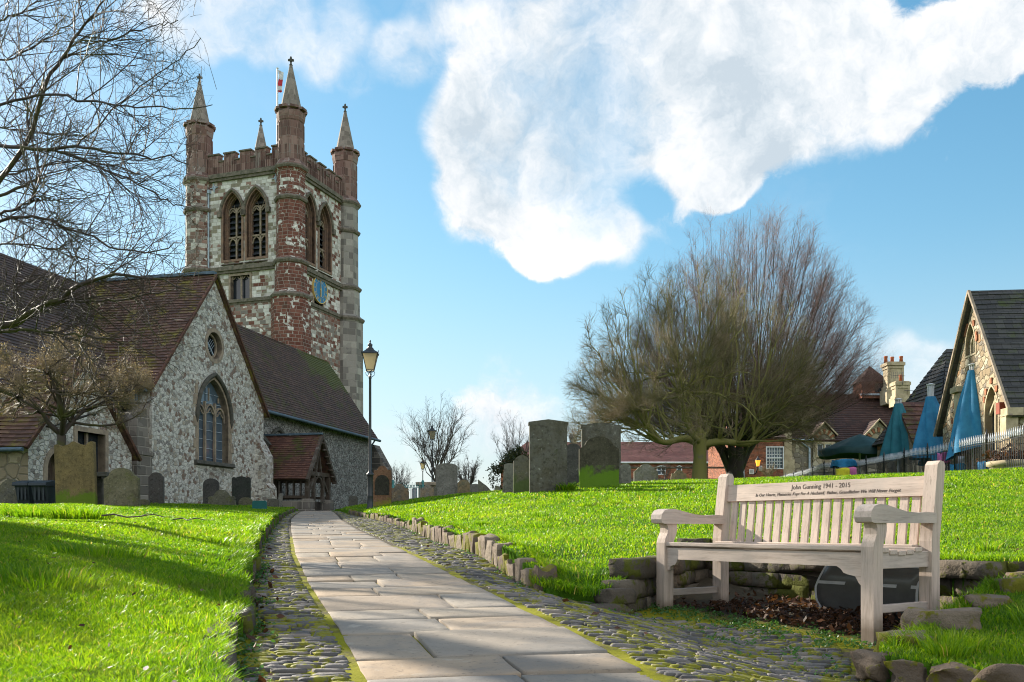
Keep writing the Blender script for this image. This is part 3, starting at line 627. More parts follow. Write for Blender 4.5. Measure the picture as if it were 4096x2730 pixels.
# upright kerb stones holding the right lawn
kb=thing('stone_kerb','row of rough upright brown kerb stones edging the right lawn along the cobbles','kerb',(float(XK(12)),12,float(zp(12))))
ki=inv(kb); r9=random.Random(21); y=5.75; first=True
while y<22.5:
    L=r9.choice([.10,.14,.18,.22,.30])*r9.uniform(.85,1.15)*(1 if y<12 else 1.3); h=r9.uniform(.17,.25)*(1 if y<13 else .75); x=float(XK(y+L/2)); ang=math.atan2(1,(float(XK(y+L))-float(XK(y)))/L)
    L2=L
    rk=Rocks(); rk.add(rock((x+.03,y+L/2,float(zcob(np.array(x),np.array(y)))+h/2-.075),(L*1.08,.12,h+.05),ang,7,.07,.07,r9,(r9.uniform(-.10,.02),r9.uniform(-.06,.06))),r9.random())
    o=rk.build('kerb_stone',MATS['kerb'],kb); o.matrix_parent_inverse=ki; first=False; y+=L+r9.uniform(.0,.02)
# low turf-edge stones along the left bank
lb=thing('stone_edging','low dark stones half buried under the turf bank left of the path','kerb',(float(XL(9)),9,float(zp(9))))
li=inv(lb); y=2.0
while y<32:
    L=r9.uniform(.2,.5); x=float(XL(y+L/2)); ang=math.atan2(1,(float(XL(y+L))-float(XL(y)))/L)
    rk=Rocks(); rk.add(rock((x-.03,y+L/2,float(zp(y))+.03),(L,.09,.17),ang,4,.25,.06,r9),r9.random()*.35)
    o=rk.build('edging_stone',MATS['course'],lb); o.matrix_parent_inverse=li; y+=L+r9.uniform(0,.06)
# coursed retaining wall round the bench bay
def coursed(name,label,pts,tops,th=.16,base=-.12,seed=1,m='course',hc=.105):
    root=thing(name,label,'wall',(pts[0][0],pts[0][1],0)); r=random.Random(seed); rk=Rocks(); cap=Rocks()
    for (a,b),(ta,tb) in zip(zip(pts,pts[1:]),zip(tops,tops[1:])):
        a=Vector(a);b=Vector(b);L=(b-a).length;d=(b-a)/L; ang=math.atan2(d.y,d.x); z=base; k=0
        while True:
            s=-r.uniform(0,.15); hh=hc*r.uniform(.85,1.2); alive=False
            while s<L:
                l=r.uniform(.16,.42); c=max(0,min(L,s+l/2)); t=ta+(tb-ta)*c/L
                if z+hh*.6<t:
                    alive=True; p=a+d*c; last=z+hh*1.5>=t
                    (cap if last else rk).add(rock((p.x+r.uniform(-.015,.015),p.y+r.uniform(-.015,.015),z+hh/2),(l*.99,th*r.uniform(.9,1.1)+(.05 if last else 0),hh*1.0),ang+r.uniform(-.03,.03),4,.16,.035,r),r.random())
                s+=l+.006
            z+=hh+.004
            if not alive or z>1: break
    i=inv(root)
    for nm,q in(('wall_courses',rk),('coping_stones',cap)):
        if q.n: o=q.build(nm,MATS[m],root); o.matrix_parent_inverse=i
    return root
coursed('retaining_wall','low mossy dry stone wall curving behind the bench to hold up the lawn',[(.62,5.60),(1.05,6.35),(1.45,7.02),(1.98,6.25),(2.62,5.26),(3.5,5.02)],[.25,.33,.40,.37,.33,.32],seed=4)
ft=Rocks(); rq=random.Random(77)
fs_=thing('step_stones','rough tan stones stepping down beside the right end of the bench','stones',(2.1,4.3,0)); fi=inv(fs_)
for x,y,z,L,wd,h,rz in((.50,5.42,.01,.34,.20,.10,.5),(.62,5.54,.10,.20,.15,.09,.6)):
    q=Rocks(); q.add(rock((x,y,z),(L,wd,h),rz,6,.2,.05,rq),.45); o=q.build('wall_foot_stone',MATS['course']); tag(o,'flat mossy stone at the left foot of the wall behind the bench' if z<.1 else 'small pale stone on top of the wall end left of the bench','stone')
for x,y,z,L,wd,h,rz,t in((1.71,4.04,.0,.22,.20,.11,-.1,.95),(2.00,4.30,.06,.34,.20,.15,-.05,.9),(2.36,4.62,.13,.26,.18,.10,.1,.85),(2.62,4.78,.20,.24,.18,.10,.1,.6),(2.80,4.92,.22,.34,.18,.12,.05,.3),(3.1,4.97,.27,.40,.18,.10,.05,.4)):
    q=Rocks(); q.add(rock((x,y,z),(L*.85,wd*.9,h*.92),rz,8,.16,.085,rq),t*.75); o=q.build('step_stone',MATS['kerb'],fs_); o.matrix_parent_inverse=fi
fe=thing('boulder_edging','line of rough boulders under the grass in the bottom right corner','stones',(1.8,3.4,0)); fi=inv(fe)
for x,y,z,L,wd,h,rz,t in((1.49,3.80,-.035,.13,.13,.11,.3,.85),(1.58,3.66,-.05,.15,.12,.11,-.6,.45),(1.69,3.54,-.055,.14,.12,.11,-.5,.4),(1.83,3.42,-.05,.20,.13,.12,-.6,.35),(2.02,3.26,-.055,.22,.14,.13,-.5,.4),(2.25,3.08,-.06,.26,.15,.14,-.5,.3)):
    q=Rocks(); q.add(rock((x,y,z-.018),(L,wd,h),rz,10,.25,.14,rq),t*.5); o=q.build('boulder',MATS['kerb'],fe); o.matrix_parent_inverse=fi
# ------------------------------------------------------------ the memorial bench
BL=1.55; TH=.599; FR=Vector((1.789,4.577,0)); FLc=FR+Vector((-math.sin(TH),math.cos(TH),0))*BL
bench=thing('wooden_bench','weathered pale teak memorial bench with carved inscription on its top rail','bench',FLc,TH-R(90))
S=bench
def legp(prof,x0,w,name,m='teak_up',foot=0):
    b=MB(); b.prism(prof,(x0,0,0),(0,1,0),(0,0,1),(w,0,0)); return bev(b.build(name,MATS[m],S),.006)
def bev(o,w=.004,seg=2):
    md=o.modifiers.new('bevel','BEVEL'); md.width=w; md.segments=seg; md.limit_method='ANGLE'; md.angle_limit=R(40); return o
for x0,zf in((0,-.025),(BL-.072,-.08)):
    fr=[(.0,zf-.01),(.075,zf-.01),(.078,.40),(.084,.43),(.102,.465),(.110,.50),(.108,.538),(.02,.538),(.032,.508),(.028,.478),(.008,.442),(0,.415)]
    legp(fr,x0,.072,'front_leg')
    bk=[(.505,zf*.3-.01),(.580,zf*.3-.01),(.580,.44),(.632,.84),(.620,.862),(.585,.868),(.560,.845),(.505,.44)]
    legp(bk,x0,.072,'rear_leg')
    arm=[(-.030,.540),(-.012,.534),(.03,.534),(.53,.534),(.535,.588),(.46,.592),(.36,.588),(.26,.594),(.16,.612),(.09,.626),(.03,.628),(-.010,.618),(-.034,.592),(-.038,.562)]
    b=MB(); b.prism(arm,(x0-.012,0,0),(0,1,0),(0,0,1),(.096,0,0)); bev(b.build('armrest',MATS['teak_arm'],S),.012,3)
    b=MB(); b.box((x0+.036,.29,.345),(.036,.44,.085)); bev(b.build('side_rail',MATS['teak_arm'],S))
    b=MB(); b.box((x0+.036,.29,.10),(.03,.45,.042)); bev(b.build('stretcher',MATS['teak_arm'],S))
top=MB(); dn=Vector((0,.128,.99)).normalized()
top.prism([(0,0),(BL-.145,0),(BL-.145,.085),(0,.125)][0:0] or [(0,0),(BL-.146,0),(BL-.146,.108),(0,.108)],(.073,.562,.682),(1,0,0),dn,(0,.036,-.005)); 
rail=bev(top.build('top_rail',MATS['teak'],S),.007)
b=MB(); b.box((BL/2,.530,.380),(BL-.146,.034,.05)); bev(b.build('lower_back_rail',MATS['teak'],S))
b=MB(); ns=19
for i in range(ns):
    xx=.073+.022+(BL-.146-.044)*(i+.5)/ns
    b.prism([(-.0235,0),(.0235,0),(.0235,.285),(-.0235,.285)],(xx,.538,.400),(1,0,0),dn,(0,.016,-.002))
bev(b.build('back_slats',MATS['teak_up'],S),.003,1)
b=MB(); dish=[.006,-.004,-.016,-.021,-.016,-.004,.008]
for i,dz in enumerate(dish):
    ya=.012+i*.073; b.box((BL/2+.0,ya+.03,.400+dz),((BL-.148) if i in(0,6) else (BL-.02),.062,.024))
bev(b.build('seat_slats',MATS['teak'],S),.004)
b=MB()
# front apron with shaped brackets at both ends
ap=[(.073,.402),(.073,.262),(.092,.262),(.100,.282),(.118,.292),(.140,.296),(.152,.310),(.160,.330),(BL-.23,.330),(BL-.205,.316),(BL-.19,.298),(BL-.165,.290),(BL-.12,.282),(BL-.10,.250),(BL-.073,.222),(BL-.073,.402)]
b.prism(ap,(0,.022,-.018),(1,0,0),(0,0,1),(0,.026,0)); bev(b.build('front_apron',MATS['teak'],S),.003)
b=MB()
for xx in(.11,): b.box((xx+.16,.26,.10),(.04,.004,.05)); 
for xx,zz in((.036,.37),(.036,.40),(.036,.33)): b.lathe([(.006,0),(.006,.002)],(0,0,0),6)
def text(body,size,shear,x,up,name='inscription'):
    cu=bpy.data.curves.new(name,'FONT'); cu.body=body; cu.size=size; cu.shear=shear; cu.align_x='CENTER'; cu.extrude=.0006
    t=bpy.data.objects.new(name,cu); col.objects.link(t); bpy.context.view_layer.update()
    me=bpy.data.meshes.new_from_object(t.evaluated_get(bpy.context.evaluated_depsgraph_get())); bpy.data.objects.remove(t); me.name=name
    me.materials.clear(); me.materials.append(MATS['engraving'])
    o=link(name,me,rail); p=Vector((x,.562,.682))+dn*up+Vector((0,-.0006,0))
    fwd=Vector((1,0,0)).cross(dn)
    o.matrix_local=Matrix(((1,dn.x,fwd.x,p.x),(0,dn.y,fwd.y,p.y),(0,dn.z,fwd.z,p.z),(0,0,0,1)))
    return o
text('John Gunning 1941 - 2015',.0395,0,.80,.063); text('In Our Hearts, Memories Kept For A Husband,  Father, Grandfather We Will Never Forget',.0272,.28,.82,.026)
# black curved sheet with white dashes standing behind the bench
sh=thing('curved_panel','black curved sheet with rows of white dashes leaning on the wall behind the bench','panel',FLc+Matrix.Rotation(TH-R(90),3,'Z')@Vector((1.15,.70,0)),TH-R(90))
def sp(u,v,o=0.):  # u across 0..1, v up 0..1
    z=-.03+.44*v; x0=np.interp(z,[-.03,0,.07,.15,.275,.41],[.75,.72,.69,.70,.765,.83]); x1=np.interp(z,[-.03,0,.07,.2,.285,.41],[1.37,1.365,1.37,1.39,1.445,1.44])
    return Vector((float(x0+(x1-x0)*u)-1.15,.70+.02-.07*math.sin(v*math.pi)-.70-o,z))
def patch(b,u0,u1,v0,v1,nu,nv,o,m=0):
    vs=[sp(u0+(u1-u0)*i/nu,v0+(v1-v0)*j/nv,o) for j in range(nv+1) for i in range(nu+1)]
    b.add(vs,[(j*(nu+1)+i,j*(nu+1)+i+1,(j+1)*(nu+1)+i+1,(j+1)*(nu+1)+i) for j in range(nv) for i in range(nu)],m,True)
b=MB(); patch(b,0,1,0,1,10,24,0); o=b.build('sheet',MATS['black_sheet'],sh); md=o.modifiers.new('thick','SOLIDIFY'); md.thickness=.004; md.offset=-1
for v,ds in((.965,((.02,.12),(.30,.42),(.52,.64),(.72,.98))),(.74,((.01,.22),(.32,.50),(.58,.72),(.80,.99))),(.48,((.02,.30),(.52,.80),(.93,.99)))):
    for a,c in ds: b=MB(); patch(b,a,c,v-.021,v+.021,4,2,.0025); b.build('dash_marking',MATS['marking_white'],sh)
for a,c in((0,.022),(.978,1)): b=MB(); patch(b,a,c,0,1,1,24,.003); b.build('edge_line',MATS['marking_white'],sh)
# fallen leaves
def leaves(name,pts,m,s0,s1,seed,flat=.5,n=None):
    r=np.random.default_rng(seed); P=np.array(pts); N=len(P); s=r.uniform(s0,s1,N)
    d=r.normal(size=(N,3)); d[:,2]*=flat; d/=np.linalg.norm(d,axis=1,keepdims=True); e=np.cross(d,r.normal(size=(N,3))*np.array([.5,.5,1])+[0,0,.6]); e/=np.linalg.norm(e,axis=1,keepdims=True)
    nn=np.cross(d,e); s=s[:,None]
    V=np.stack([P-d*s,P+e*s*.5-d*s*.2+nn*s*.2,P+d*s*.4+e*s*.42,P+d*s+nn*s*.25,P+d*s*.3-e*s*.45,P-e*s*.5-d*s*.3+nn*s*.22],1).reshape(-1,3)
    o=(np.arange(N)*6)[:,None]; F=[np.concatenate([o+np.array([0,1,2,3]),o+np.array([0,3,4,5])])]
    return npmesh(name,V,F,MATS[m],attr=np.repeat(r.random(N),6))
M3=np.array(Matrix.Rotation(TH-R(90),3,'Z')); lr=np.random.default_rng(9); L=[]
for i in range(1700):
    x=lr.choice([lr.uniform(.1,1.5),lr.normal(1.15,.25),lr.normal(.3,.2)],p=[.42,.38,.2]); yv=lr.uniform(.12,.80)
    if not -.2<x<1.7: continue
    yv=yv if x>.6 else yv*1.35
    p=M3@np.array([x,yv,0])+np.array(FLc); hgt=.045*math.exp(-((x-1.1)/.35)**2)+.035
    L.append((p[0],p[1],float(zcob(p[0],p[1]))+lr.uniform(.005,hgt)))
for i in range(70):
    yv=lr.uniform(2.6,9); side=lr.random()
    x=float(XL(yv))+lr.uniform(.02,.16) if side<.7 else float(PR(yv))+lr.uniform(.05,.5)
    L.append((x,yv,float(zcob(np.array(x),np.array(yv)))+.03))
tag(leaves('fallen_leaves',L,'dead_leaf',.012,.028,3),kind='stuff')
# ------------------------------------------------------------ building kit
def arch(cx,w,z0,zs,za,n=9):
    a=w/2; h=za-zs; r=(a*a+h*h)/(2*a); pts=[(cx-a,z0),(cx+a,z0)]
    th=math.asin(min(1,h/r))
    for i in range(n+1):
        t=th*i/n; pts.append((cx+a-r+r*math.cos(t),zs+r*math.sin(t)))
    for i in range(n-1,-1,-1):
        t=th*i/n; pts.append((cx-a+r-r*math.cos(t),zs+r*math.sin(t)))
    return pts
def circ(cx,cz,r,n=24): return [(cx+r*math.cos(2*math.pi*i/n),cz+r*math.sin(2*math.pi*i/n)) for i in range(n)]
def rect(x0,x1,z0,z1): return [(x0,z0),(x1,z0),(x1,z1),(x0,z1)]
def offs(p,d):
    n=len(p); out=[]
    for i in range(n):
        a=Vector(p[i-1]);b=Vector(p[i]);c=Vector(p[(i+1)%n]); e=(b-a).normalized(); f=(c-b).normalized()
        m=Vector((e.y,-e.x))+Vector((f.y,-f.x)); m=m/max(m.length_squared/2,.3); out.append((b.x+m.x*d,b.y+m.y*d))
    return out
class Fr:
    """a wall plane: origin, horizontal, vertical and inward directions"""
    def __init__(s,o,ux,inn): s.o=Vector(o); s.ux=Vector(ux).normalized(); s.uy=Vector((0,0,1)); s.inn=Vector(inn).normalized()
    def p(s,x,z,d=0): return s.o+s.ux*x+s.uy*z+s.inn*d
    def ring(s,b,poly,wo,d0,d1,m=0,close=True,wi=0.):
        """raised surround between poly and poly pushed out by wo, from depth d0 (out) to d1 (in)"""
        A=offs(poly,-wi) if wi else poly; B=offs(poly,wo); n=len(poly); vs=[]
        for d in(d0,d1):
            vs+= [s.p(*q,d) for q in A]+[s.p(*q,d) for q in B]
        fs=[]
        for i in range(n if close else n-1):
            j=(i+1)%n
            fs+=[(i,j,n+j,n+i),(n+i,n+j,3*n+j,3*n+i),(j,i,2*n+i,2*n+j)]
        b.add(vs,fs,m)
    def bar(s,b,pts,w,d,m=0): b.tube([s.p(x,z,d) for x,z in pts],w,4,m)
    def face(s,b,poly,d,m=0):
        b.prism(poly,s.p(0,0,d),s.ux,s.uy,s.inn*.03,m)
def roof(b,r0,r1,e0,e1,h=.15,lift=.022,seg=.6,m=0,th=.08,seed=1,wob=.012):
    """tiled slope in real overlapping courses between ridge r0-r1 and eave e0-e1"""
    r0,r1,e0,e1=map(Vector,(r0,r1,e0,e1)); nrm=(r1-r0).cross(e0-r0).normalized()
    if nrm.z<0: nrm=-nrm
    r=random.Random(seed); nc=max(2,int(((e0-r0).length+(e1-r1).length)/2/h)); ns=max(2,int((r1-r0).length/seg))
    off=[[r.gauss(0,wob)*.5+.03*math.sin(i*.9+k*.25+seed)*(wob/.012) for i in range(ns+1)] for k in range(nc+1)]
    def P(k,i,l): 
        v=k/nc;u=i/ns; q=(r0.lerp(r1,u)).lerp(e0.lerp(e1,u),v); return q+nrm*(l+off[k][i]*.5)
    for k in range(nc):
        vs=[P(k,i,0) for i in range(ns+1)]+[P(k+1,i,lift) for i in range(ns+1)]+[P(k+1,i,-.002) for i in range(ns+1)]; n=ns+1
        fs=[]
        for i in range(ns):
            q=(i,i+1,n+i+1,n+i); t=(n+i,n+i+1,2*n+i+1,2*n+i)
            a=(vs[q[1]]-vs[q[0]]).cross(vs[q[3]]-vs[q[0]])
            fs+=[q,t] if a.dot(nrm)>0 else [q[::-1],t[::-1]]
        b.add(vs,fs,m)
    b.add([r0-nrm*th,r1-nrm*th,e1-nrm*th,e0-nrm*th,r0,r1,e1,e0],[(0,1,2,3),(0,4,5,1),(1,5,6,2),(2,6,7,3),(3,7,4,0)],m)
M=MATS
# ------------------------------------------------------------ the church
CA=R(-13); cn=Vector((math.cos(CA),math.sin(CA),0)); ca=Vector((-math.sin(CA),math.cos(CA),0))
T0=Vector((-18,30,1.0)); corg=cn*T0.x+ca*T0.y; corg.z=1.0
church=thing('church','old parish church of pale flint and brown tiles with a battlemented four pinnacle tower','church',corg,CA)
CM=Matrix.Translation(-T0)
def cpart(b,name,m,parent=None): 
    return b.build(name,m,parent or church,CM if parent is None else None)
def onT(px,py,t):
    rx=(px-CX)/FD; Y=t/(rx*cn.x+cn.y); return (rx*ca.x+ca.y)*Y, CAMZ+(HY-py)/FD*Y
def onS(px,py,s_):
    rx=(px-CX)/FD; Y=s_/(rx*ca.x+ca.y); return (rx*cn.x+cn.y)*Y, CAMZ+(HY-py)/FD*Y
TG=-17.5; s0,s1=25.7,32.86; sm=29.28; ZE=4.98; ZA=9.22
F=Fr((TG,0,0),(0,1,0),(-1,0,0))
ws0=onT(456,1050,TG)[0]; ws1=onT(524,1050,TG)[0]; wc=(ws0+ws1)/2; ww=ws1-ws0
wz0=onT(490,1062,TG)[1]; wza=onT(490,872,TG)[1]; wzs=wza-ww*.72
rc=onT(492.5,795,TG); rr_=.47
big=arch(wc,ww,wz0,wzs,wza); rnd=circ(*rc,rr_)
b=MB(); b.wall([(s0,.6),(s1,.6),(s1,ZE),(sm,ZA),(s0,ZE)],[big,rnd],F.o,F.ux,F.uy,F.inn,0,.32,1)
# return walls of the transept
b.wall([(-23,.6),(TG,.6),(TG,ZE),(-23,ZE)],[],(0,s0,0),(1,0,0),(0,0,1),(0,1,0),0)
b.prism([(s0,ZE),(s1,ZE),(sm,ZA)],(-22.9,0,0),(0,1,0),(0,0,1),(-.3,0,0),0)
b.wall([(-TG,.6),(18.6,.6),(18.6,ZE),(-TG,ZE)],[],(0,s1,0),(-1,0,0),(0,0,1),(0,-1,0),0)
cpart(b,'transept_wall',[M['flint'],M['window_stone']])
def buttress(b,t0,s,w,prof,m=0):
    b.prism(prof,(t0,s-w/2,0),(1,0,0),(0,0,1),(0,w,0),m)
b=MB(); buttress(b,TG-.6,s1-.28,.62,[(0,.6),(1.15,.6),(1.15,2.0),(1.0,2.2),(1.0,3.2),(.72,3.7),(.3,4.3),(0,4.3)])
cpart(b,'buttress',M['flint'])
b=MB(); b.prism([(.1,.5),(.1,3.9),(-.25,4.35),(-.8,4.35),(-.8,.5)],(0,s0-.75,0),(1,0,0),(0,0,1),(0,.78,0)) if 0 else None
b.box((TG-.55,s0-.38,1.6),(1.1,.80,2.3)); b.box((TG-.60,s0-.30,3.2),(1.0,.62,1.3)); b.prism([(0,0),(.62,0),(.62,.55)],(TG-1.1,s0-.61,3.85),(0,1,0),(0,0,1),(1.0,0,0))
b.box((TG-.55,s0-.4,2.78),(1.2,.9,.1)); b.box((TG-.6,s0-.32,1.95),(1.16,.86,.08))
cpart(b,'corner_buttress',M['buttress_stone'])
# great three-light window
def tracery(b,cx,w,z0,zs,za,lights,wd=.055,d=.16,m=0,transom=None):
    lw=w/lights
    for i in range(1,lights):
        x=cx-w/2+lw*i; F_.bar(b,[(x,z0),(x,zs+(za-zs)*.42)],wd,d,m)
    for i in range(lights):
        x=cx-w/2+lw*(i+.5); top=zs+lw*.62
        zz=zs-.0 if abs(i-(lights-1)/2)<.6 else zs-lw*.1
        p=[(x-lw/2,zz-.02)]+[(x-lw/2*math.cos(t),zz+lw*.78*math.sin(t)) for t in np.linspace(0,math.pi/2,6)]
        F_.bar(b,p,wd*.8,d,m); F_.bar(b,[(2*x-a,z) for a,z in p],wd*.8,d,m)
        p=[(x-lw*.36,zz+lw*.28),(x-lw*.2,zz+lw*.36),(x,zz+lw*.60)]; F_.bar(b,p,wd*.5,d,m); F_.bar(b,[(2*x-a,z) for a,z in p],wd*.5,d,m)
    if transom: F_.bar(b,[(cx-w/2,transom),(cx+w/2,transom)],wd,d,m)
F_=F
b=MB(); tracery(b,wc,ww,wz0,wzs,wza,3)
for x in(wc-ww/3,wc,wc+ww/3):
    F.bar(b,[(x-.06,wzs+.62),(x-.06,wza-.3 if abs(x-wc)<.1 else wzs+.8)],.03,.17)
F.ring(b,big,.16,-.012,.30,0)
hood=[q for q in arch(wc,ww+.30,wzs-.12,wzs,wza+.17)][2:]
b.tube([F.p(*q,-.05) for q in [(hood[0][0],wzs-.25)]+hood+[(hood[-1][0],wzs-.25)]],.085,5,1)
for k in range(7):
    for sg in(-1,1): b.box(F.p(wc+sg*(ww/2+.14+(.07 if k%2 else 0)),wz0+.2+k*.37,.02),(.10,.22 if k%2 else .12,.34),0,0)
b.prism([(-.34,0),(.10,-.0),(.14,-.12),(-.34,-.30)],F.p(wc-ww/2-.28,wz0,0),(1,0,0),(0,0,1),(0,ww+.56,0),1)
wn_=cpart(b,'window',[M['window_stone'],M['dark_stone']])
b=MB(); F.face(b,offs(big,.02),.24,0); cpart(b,'pane',M['blue_glass'],wn_)
b=MB()
for i in range(3):
    lw=ww/3; x0=wc-ww/2+lw*i
    for k in range(8): F.bar(b,[(x0+.05,wz0+.15+k*.32),(x0+lw-.05,wz0+.15+k*.32)],.012,.225)
cpart(b,'saddle_bars',M['pale_downpipe'],wn_)
b=MB(); F.ring(b,rnd,.15,-.015,.3,0); F.ring(b,circ(*rc,rr_*.8),.06,.16,.22)
rw=cpart(b,'round_window',M['window_stone'])
b=MB(); F.face(b,offs(rnd,.02),.26); cpart(b,'pane',M['dark_glass'],rw)
b=MB()
for k in range(-4,5):
    c=k*.13; L_=math.sqrt(max(.01,.36**2-c*c*.9))
    F.bar(b,[(rc[0]+c-L_*.75,rc[1]-L_*.75+c*.0),(rc[0]+c+L_*.75-c*.0,rc[1]+L_*.75)],.008,.23) if abs(c)<.3 else None
F.bar(b,[(rc[0]-.3,rc[1]+.3),(rc[0]+.3,rc[1]-.3)],.03,.22)
cpart(b,'lead_bars',M['pale_downpipe'],rw)
# roofs
b=MB(); ov=.10
roof(b,(TG+ov,sm,ZA+.16),(-22.8,sm,ZA+.16),(TG+ov,s0-.25,ZE-.16),(-24,s0-.25,ZE-.16),.15,.030,.45,0,.07,3,.02)
roof(b,(TG+ov,sm,ZA+.16),(-22.8,sm,ZA+.16),(TG+ov,s1+.25,ZE-.16),(-22.8,s1+.25,ZE-.16),.15,.028,.5,0,.07,4,.02)
for k in range(18): b.lathe([(.11,-.17),(.12,0),(.11,.17)],(0,0,0),6)if 0 else b.box((TG-.1-k*.30,sm,ZA+.20),(.29,.22,.10),0,1,.006)
cpart(b,'transept_roof',[M['tiles_transept'],M['lead_blue']])
b=MB()
for e,zz in((s0-.22,0),(s1+.22,0)): b.tube([(TG+.12,sm,ZA+.13),(TG+.12,e,ZE-.18)],.055,4)
cpart(b,'verge',M['terracotta'] if 0 else M['tiles_porch'])
b=MB(); roof(b,(-22.6,31,9.28),(-22.6,24.3,9.28),(-18.1,31,4.2),(-18.1,19.8,4.2),.17,.024,.8,0,.07,5)
roof(b,(-22.58,24.3,9.28),(-22.62,24.3,9.28),(-18.1,19.8,4.2),(-27.1,19.8,4.2),.2,.024,.8,0,.07,9)
roof(b,(-22.6,31,9.28),(-22.6,24.3,9.28),(-27.1,31,4.2),(-27.1,19.8,4.2),.3,.02,2,0,.07,6)
cpart(b,'chancel_roof',M['tiles_chancel'])
b=MB(); b.box((-22.6,25.2,2.5),(8.4,10.4,3.6)); cpart(b,'chancel_wall',M['flint'])
# aisle
TA=-18.3; sa0,sa1=s1-.3,45.96; tr=-20.8; zr=9.27; ze=5.35
FA=Fr((TA,0,0),(0,1,0),(-1,0,0)); b=MB()
aw=onT(742,1080,TA); awn=arch(39.4,1.3,2.3,3.5,4.5)
b.wall(rect(sa0,sa1,.6,ze),[],FA.o,FA.ux,FA.uy,FA.inn,0)
b.wall([(-TA,.6),(23.3,.6),(23.3,ze),(-tr,zr),(-TA,ze)],[],(0,sa1,0),(-1,0,0),(0,0,1),(0,-1,0),0)
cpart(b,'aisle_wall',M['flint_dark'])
b=MB(); roof(b,(tr,sa0-.6,zr+.1),(tr,sa1+.2,zr+.1),(TA+.32,sa0-.3,ze-.22),(TA+.32,sa1+.35,ze-.22),.145,.020,.7,0,.07,7)
roof(b,(tr,sa0-.6,zr+.1),(tr,sa1+.2,zr+.1),(-23.6,sa0,ze-.22),(-23.6,sa1+.3,ze-.22),.3,.02,1.5,0,.07,8)
cpart(b,'aisle_roof',M['tiles_aisle'])
b=MB(); b.tube([(TA+.40,sa0+.1,ze-.2),(TA+.40,sa1+.4,ze-.27)],.07,6); b.tube([(TA+.36,sa1-.25,ze-.3),(TA+.15,sa1-.25,ze-.6),(TA+.12,sa1-.25,.9)],.045,6)
cpart(b,'gutter',M['lead_blue'])
b=MB(); F_=FA
b.tube([FA.p(TAx,z,-.04) for TAx,z in arch(35.6,2.2,2.0,3.2,4.62)[2:]],.10,5)
b.box((TA+.2,34.2,3.75),(.5,.6,.12),0,0); b.prism([(0,0),(.55,0),(0,.5)],(TA,33.9,3.8),(1,0,0),(0,0,1),(0,.6,0)); cpart(b,'arch_moulding',M['dark_stone'])
b=MB(); buttress(b,TA,sa1+.9,.9,[(-.6,.6),(.75,.6),(.75,3.6),(.0,4.9),(-.6,4.9)]); cpart(b,'west_buttress',M['buttress_stone'])
# downpipes
b=MB(); 
pt=onS(313,950,s0-.10)[0]
b.tube([(pt,s0-.10,4.7),(pt,s0-.10,2.75)],.05,6); b.box((pt,s0-.12,2.62),(.34,.24,.30)); b.box((pt,s0-.12,2.44),(.22,.18,.1)); b.tube([(pt,s0-.10,2.4),(pt,s0-.10,1.0)],.075,6)
b.tube([(TG+.0,s0-.30,ZE-.22),(-20.5,s0-.30,ZE-.22)],.06,5)
cpart(b,'drainpipe',M['lead_blue'])
# vestry: low gabled block in front of the chancel
TV=-16.9; v0=onT(64,1045,TV)[0]; v1=onT(302,1015,TV)[0]; vm=(v0+v1)/2; vz=2.62; va=5.0
FV=Fr((TV,0,0),(0,1,0),(-1,0,0)); b=MB()
d0=onT(108,1100,TV)[0]; d1=onT(140,1100,TV)[0]; dz=onT(124,1040,TV)[1]
w0=onT(176,1040,TV); w1=onT(240,1000,TV)
door=arch((d0+d1)/2,d1-d0,.75,dz-.45,dz); win=rect(w0[0],w1[0],w0[1]-.85,w1[1])
b.wall([(v0,.6),(v1,.6),(v1,vz),(vm,va),(v0,vz)],[door,win],FV.o,FV.ux,FV.uy,FV.inn,0,.3,1)
b.wall([(-22,.6),(TV,.6),(TV,vz),(-22,vz)],[],(0,v0,0),(1,0,0),(0,0,1),(0,1,0),2)
b.wall([(-TV,.6),(22,.6),(22,vz),(-TV,vz)],[],(0,v1,0),(-1,0,0),(0,0,1),(0,-1,0),0)
cpart(b,'vestry_wall',[M['flint'],M['window_stone'],M['cream_rubble']])
b=MB(); roof(b,(TV+.12,vm,va+.12),(-22,vm,va+.12),(TV+.12,v0-.25,vz-.12),(-22,v0-.25,vz-.12),.15,.03,.4,0,.07,12,.02); roof(b,(TV+.12,vm,va+.12),(-22,vm,va+.12),(TV+.12,v1+.25,vz-.12),(-22,v1+.25,vz-.12),.15,.03,.4,0,.07,13,.02)
cpart(b,'vestry_roof',M['tiles_transept'])
b=MB()
for e in(v0-.22,v1+.22): b.tube([(TV+.14,vm,va+.08),(TV+.14,e,vz-.16)],.06,4)
b.tube([(TV+.1,v0-.30,vz-.2),(-22,v0-.30,vz-.2)],.055,5,1); cpart(b,'vestry_verge',[M['tiles_porch'],M['lead_blue']])
b=MB(); FV.face(b,door,.26); cpart(b,'vestry_door',M['oak_dark'])
b=MB(); F_=FV; FV.ring(b,win,.13,-.03,.3); FV.bar(b,[((w0[0]+w1[0])/2,w0[1]-.85),((w0[0]+w1[0])/2,w1[1])],.05,.15); FV.ring(b,door,.14,-.02,.2)
vw=cpart(b,'window',M['window_stone']); b=MB(); FV.face(b,win,.22); cpart(b,'pane',M['dark_glass'],vw)
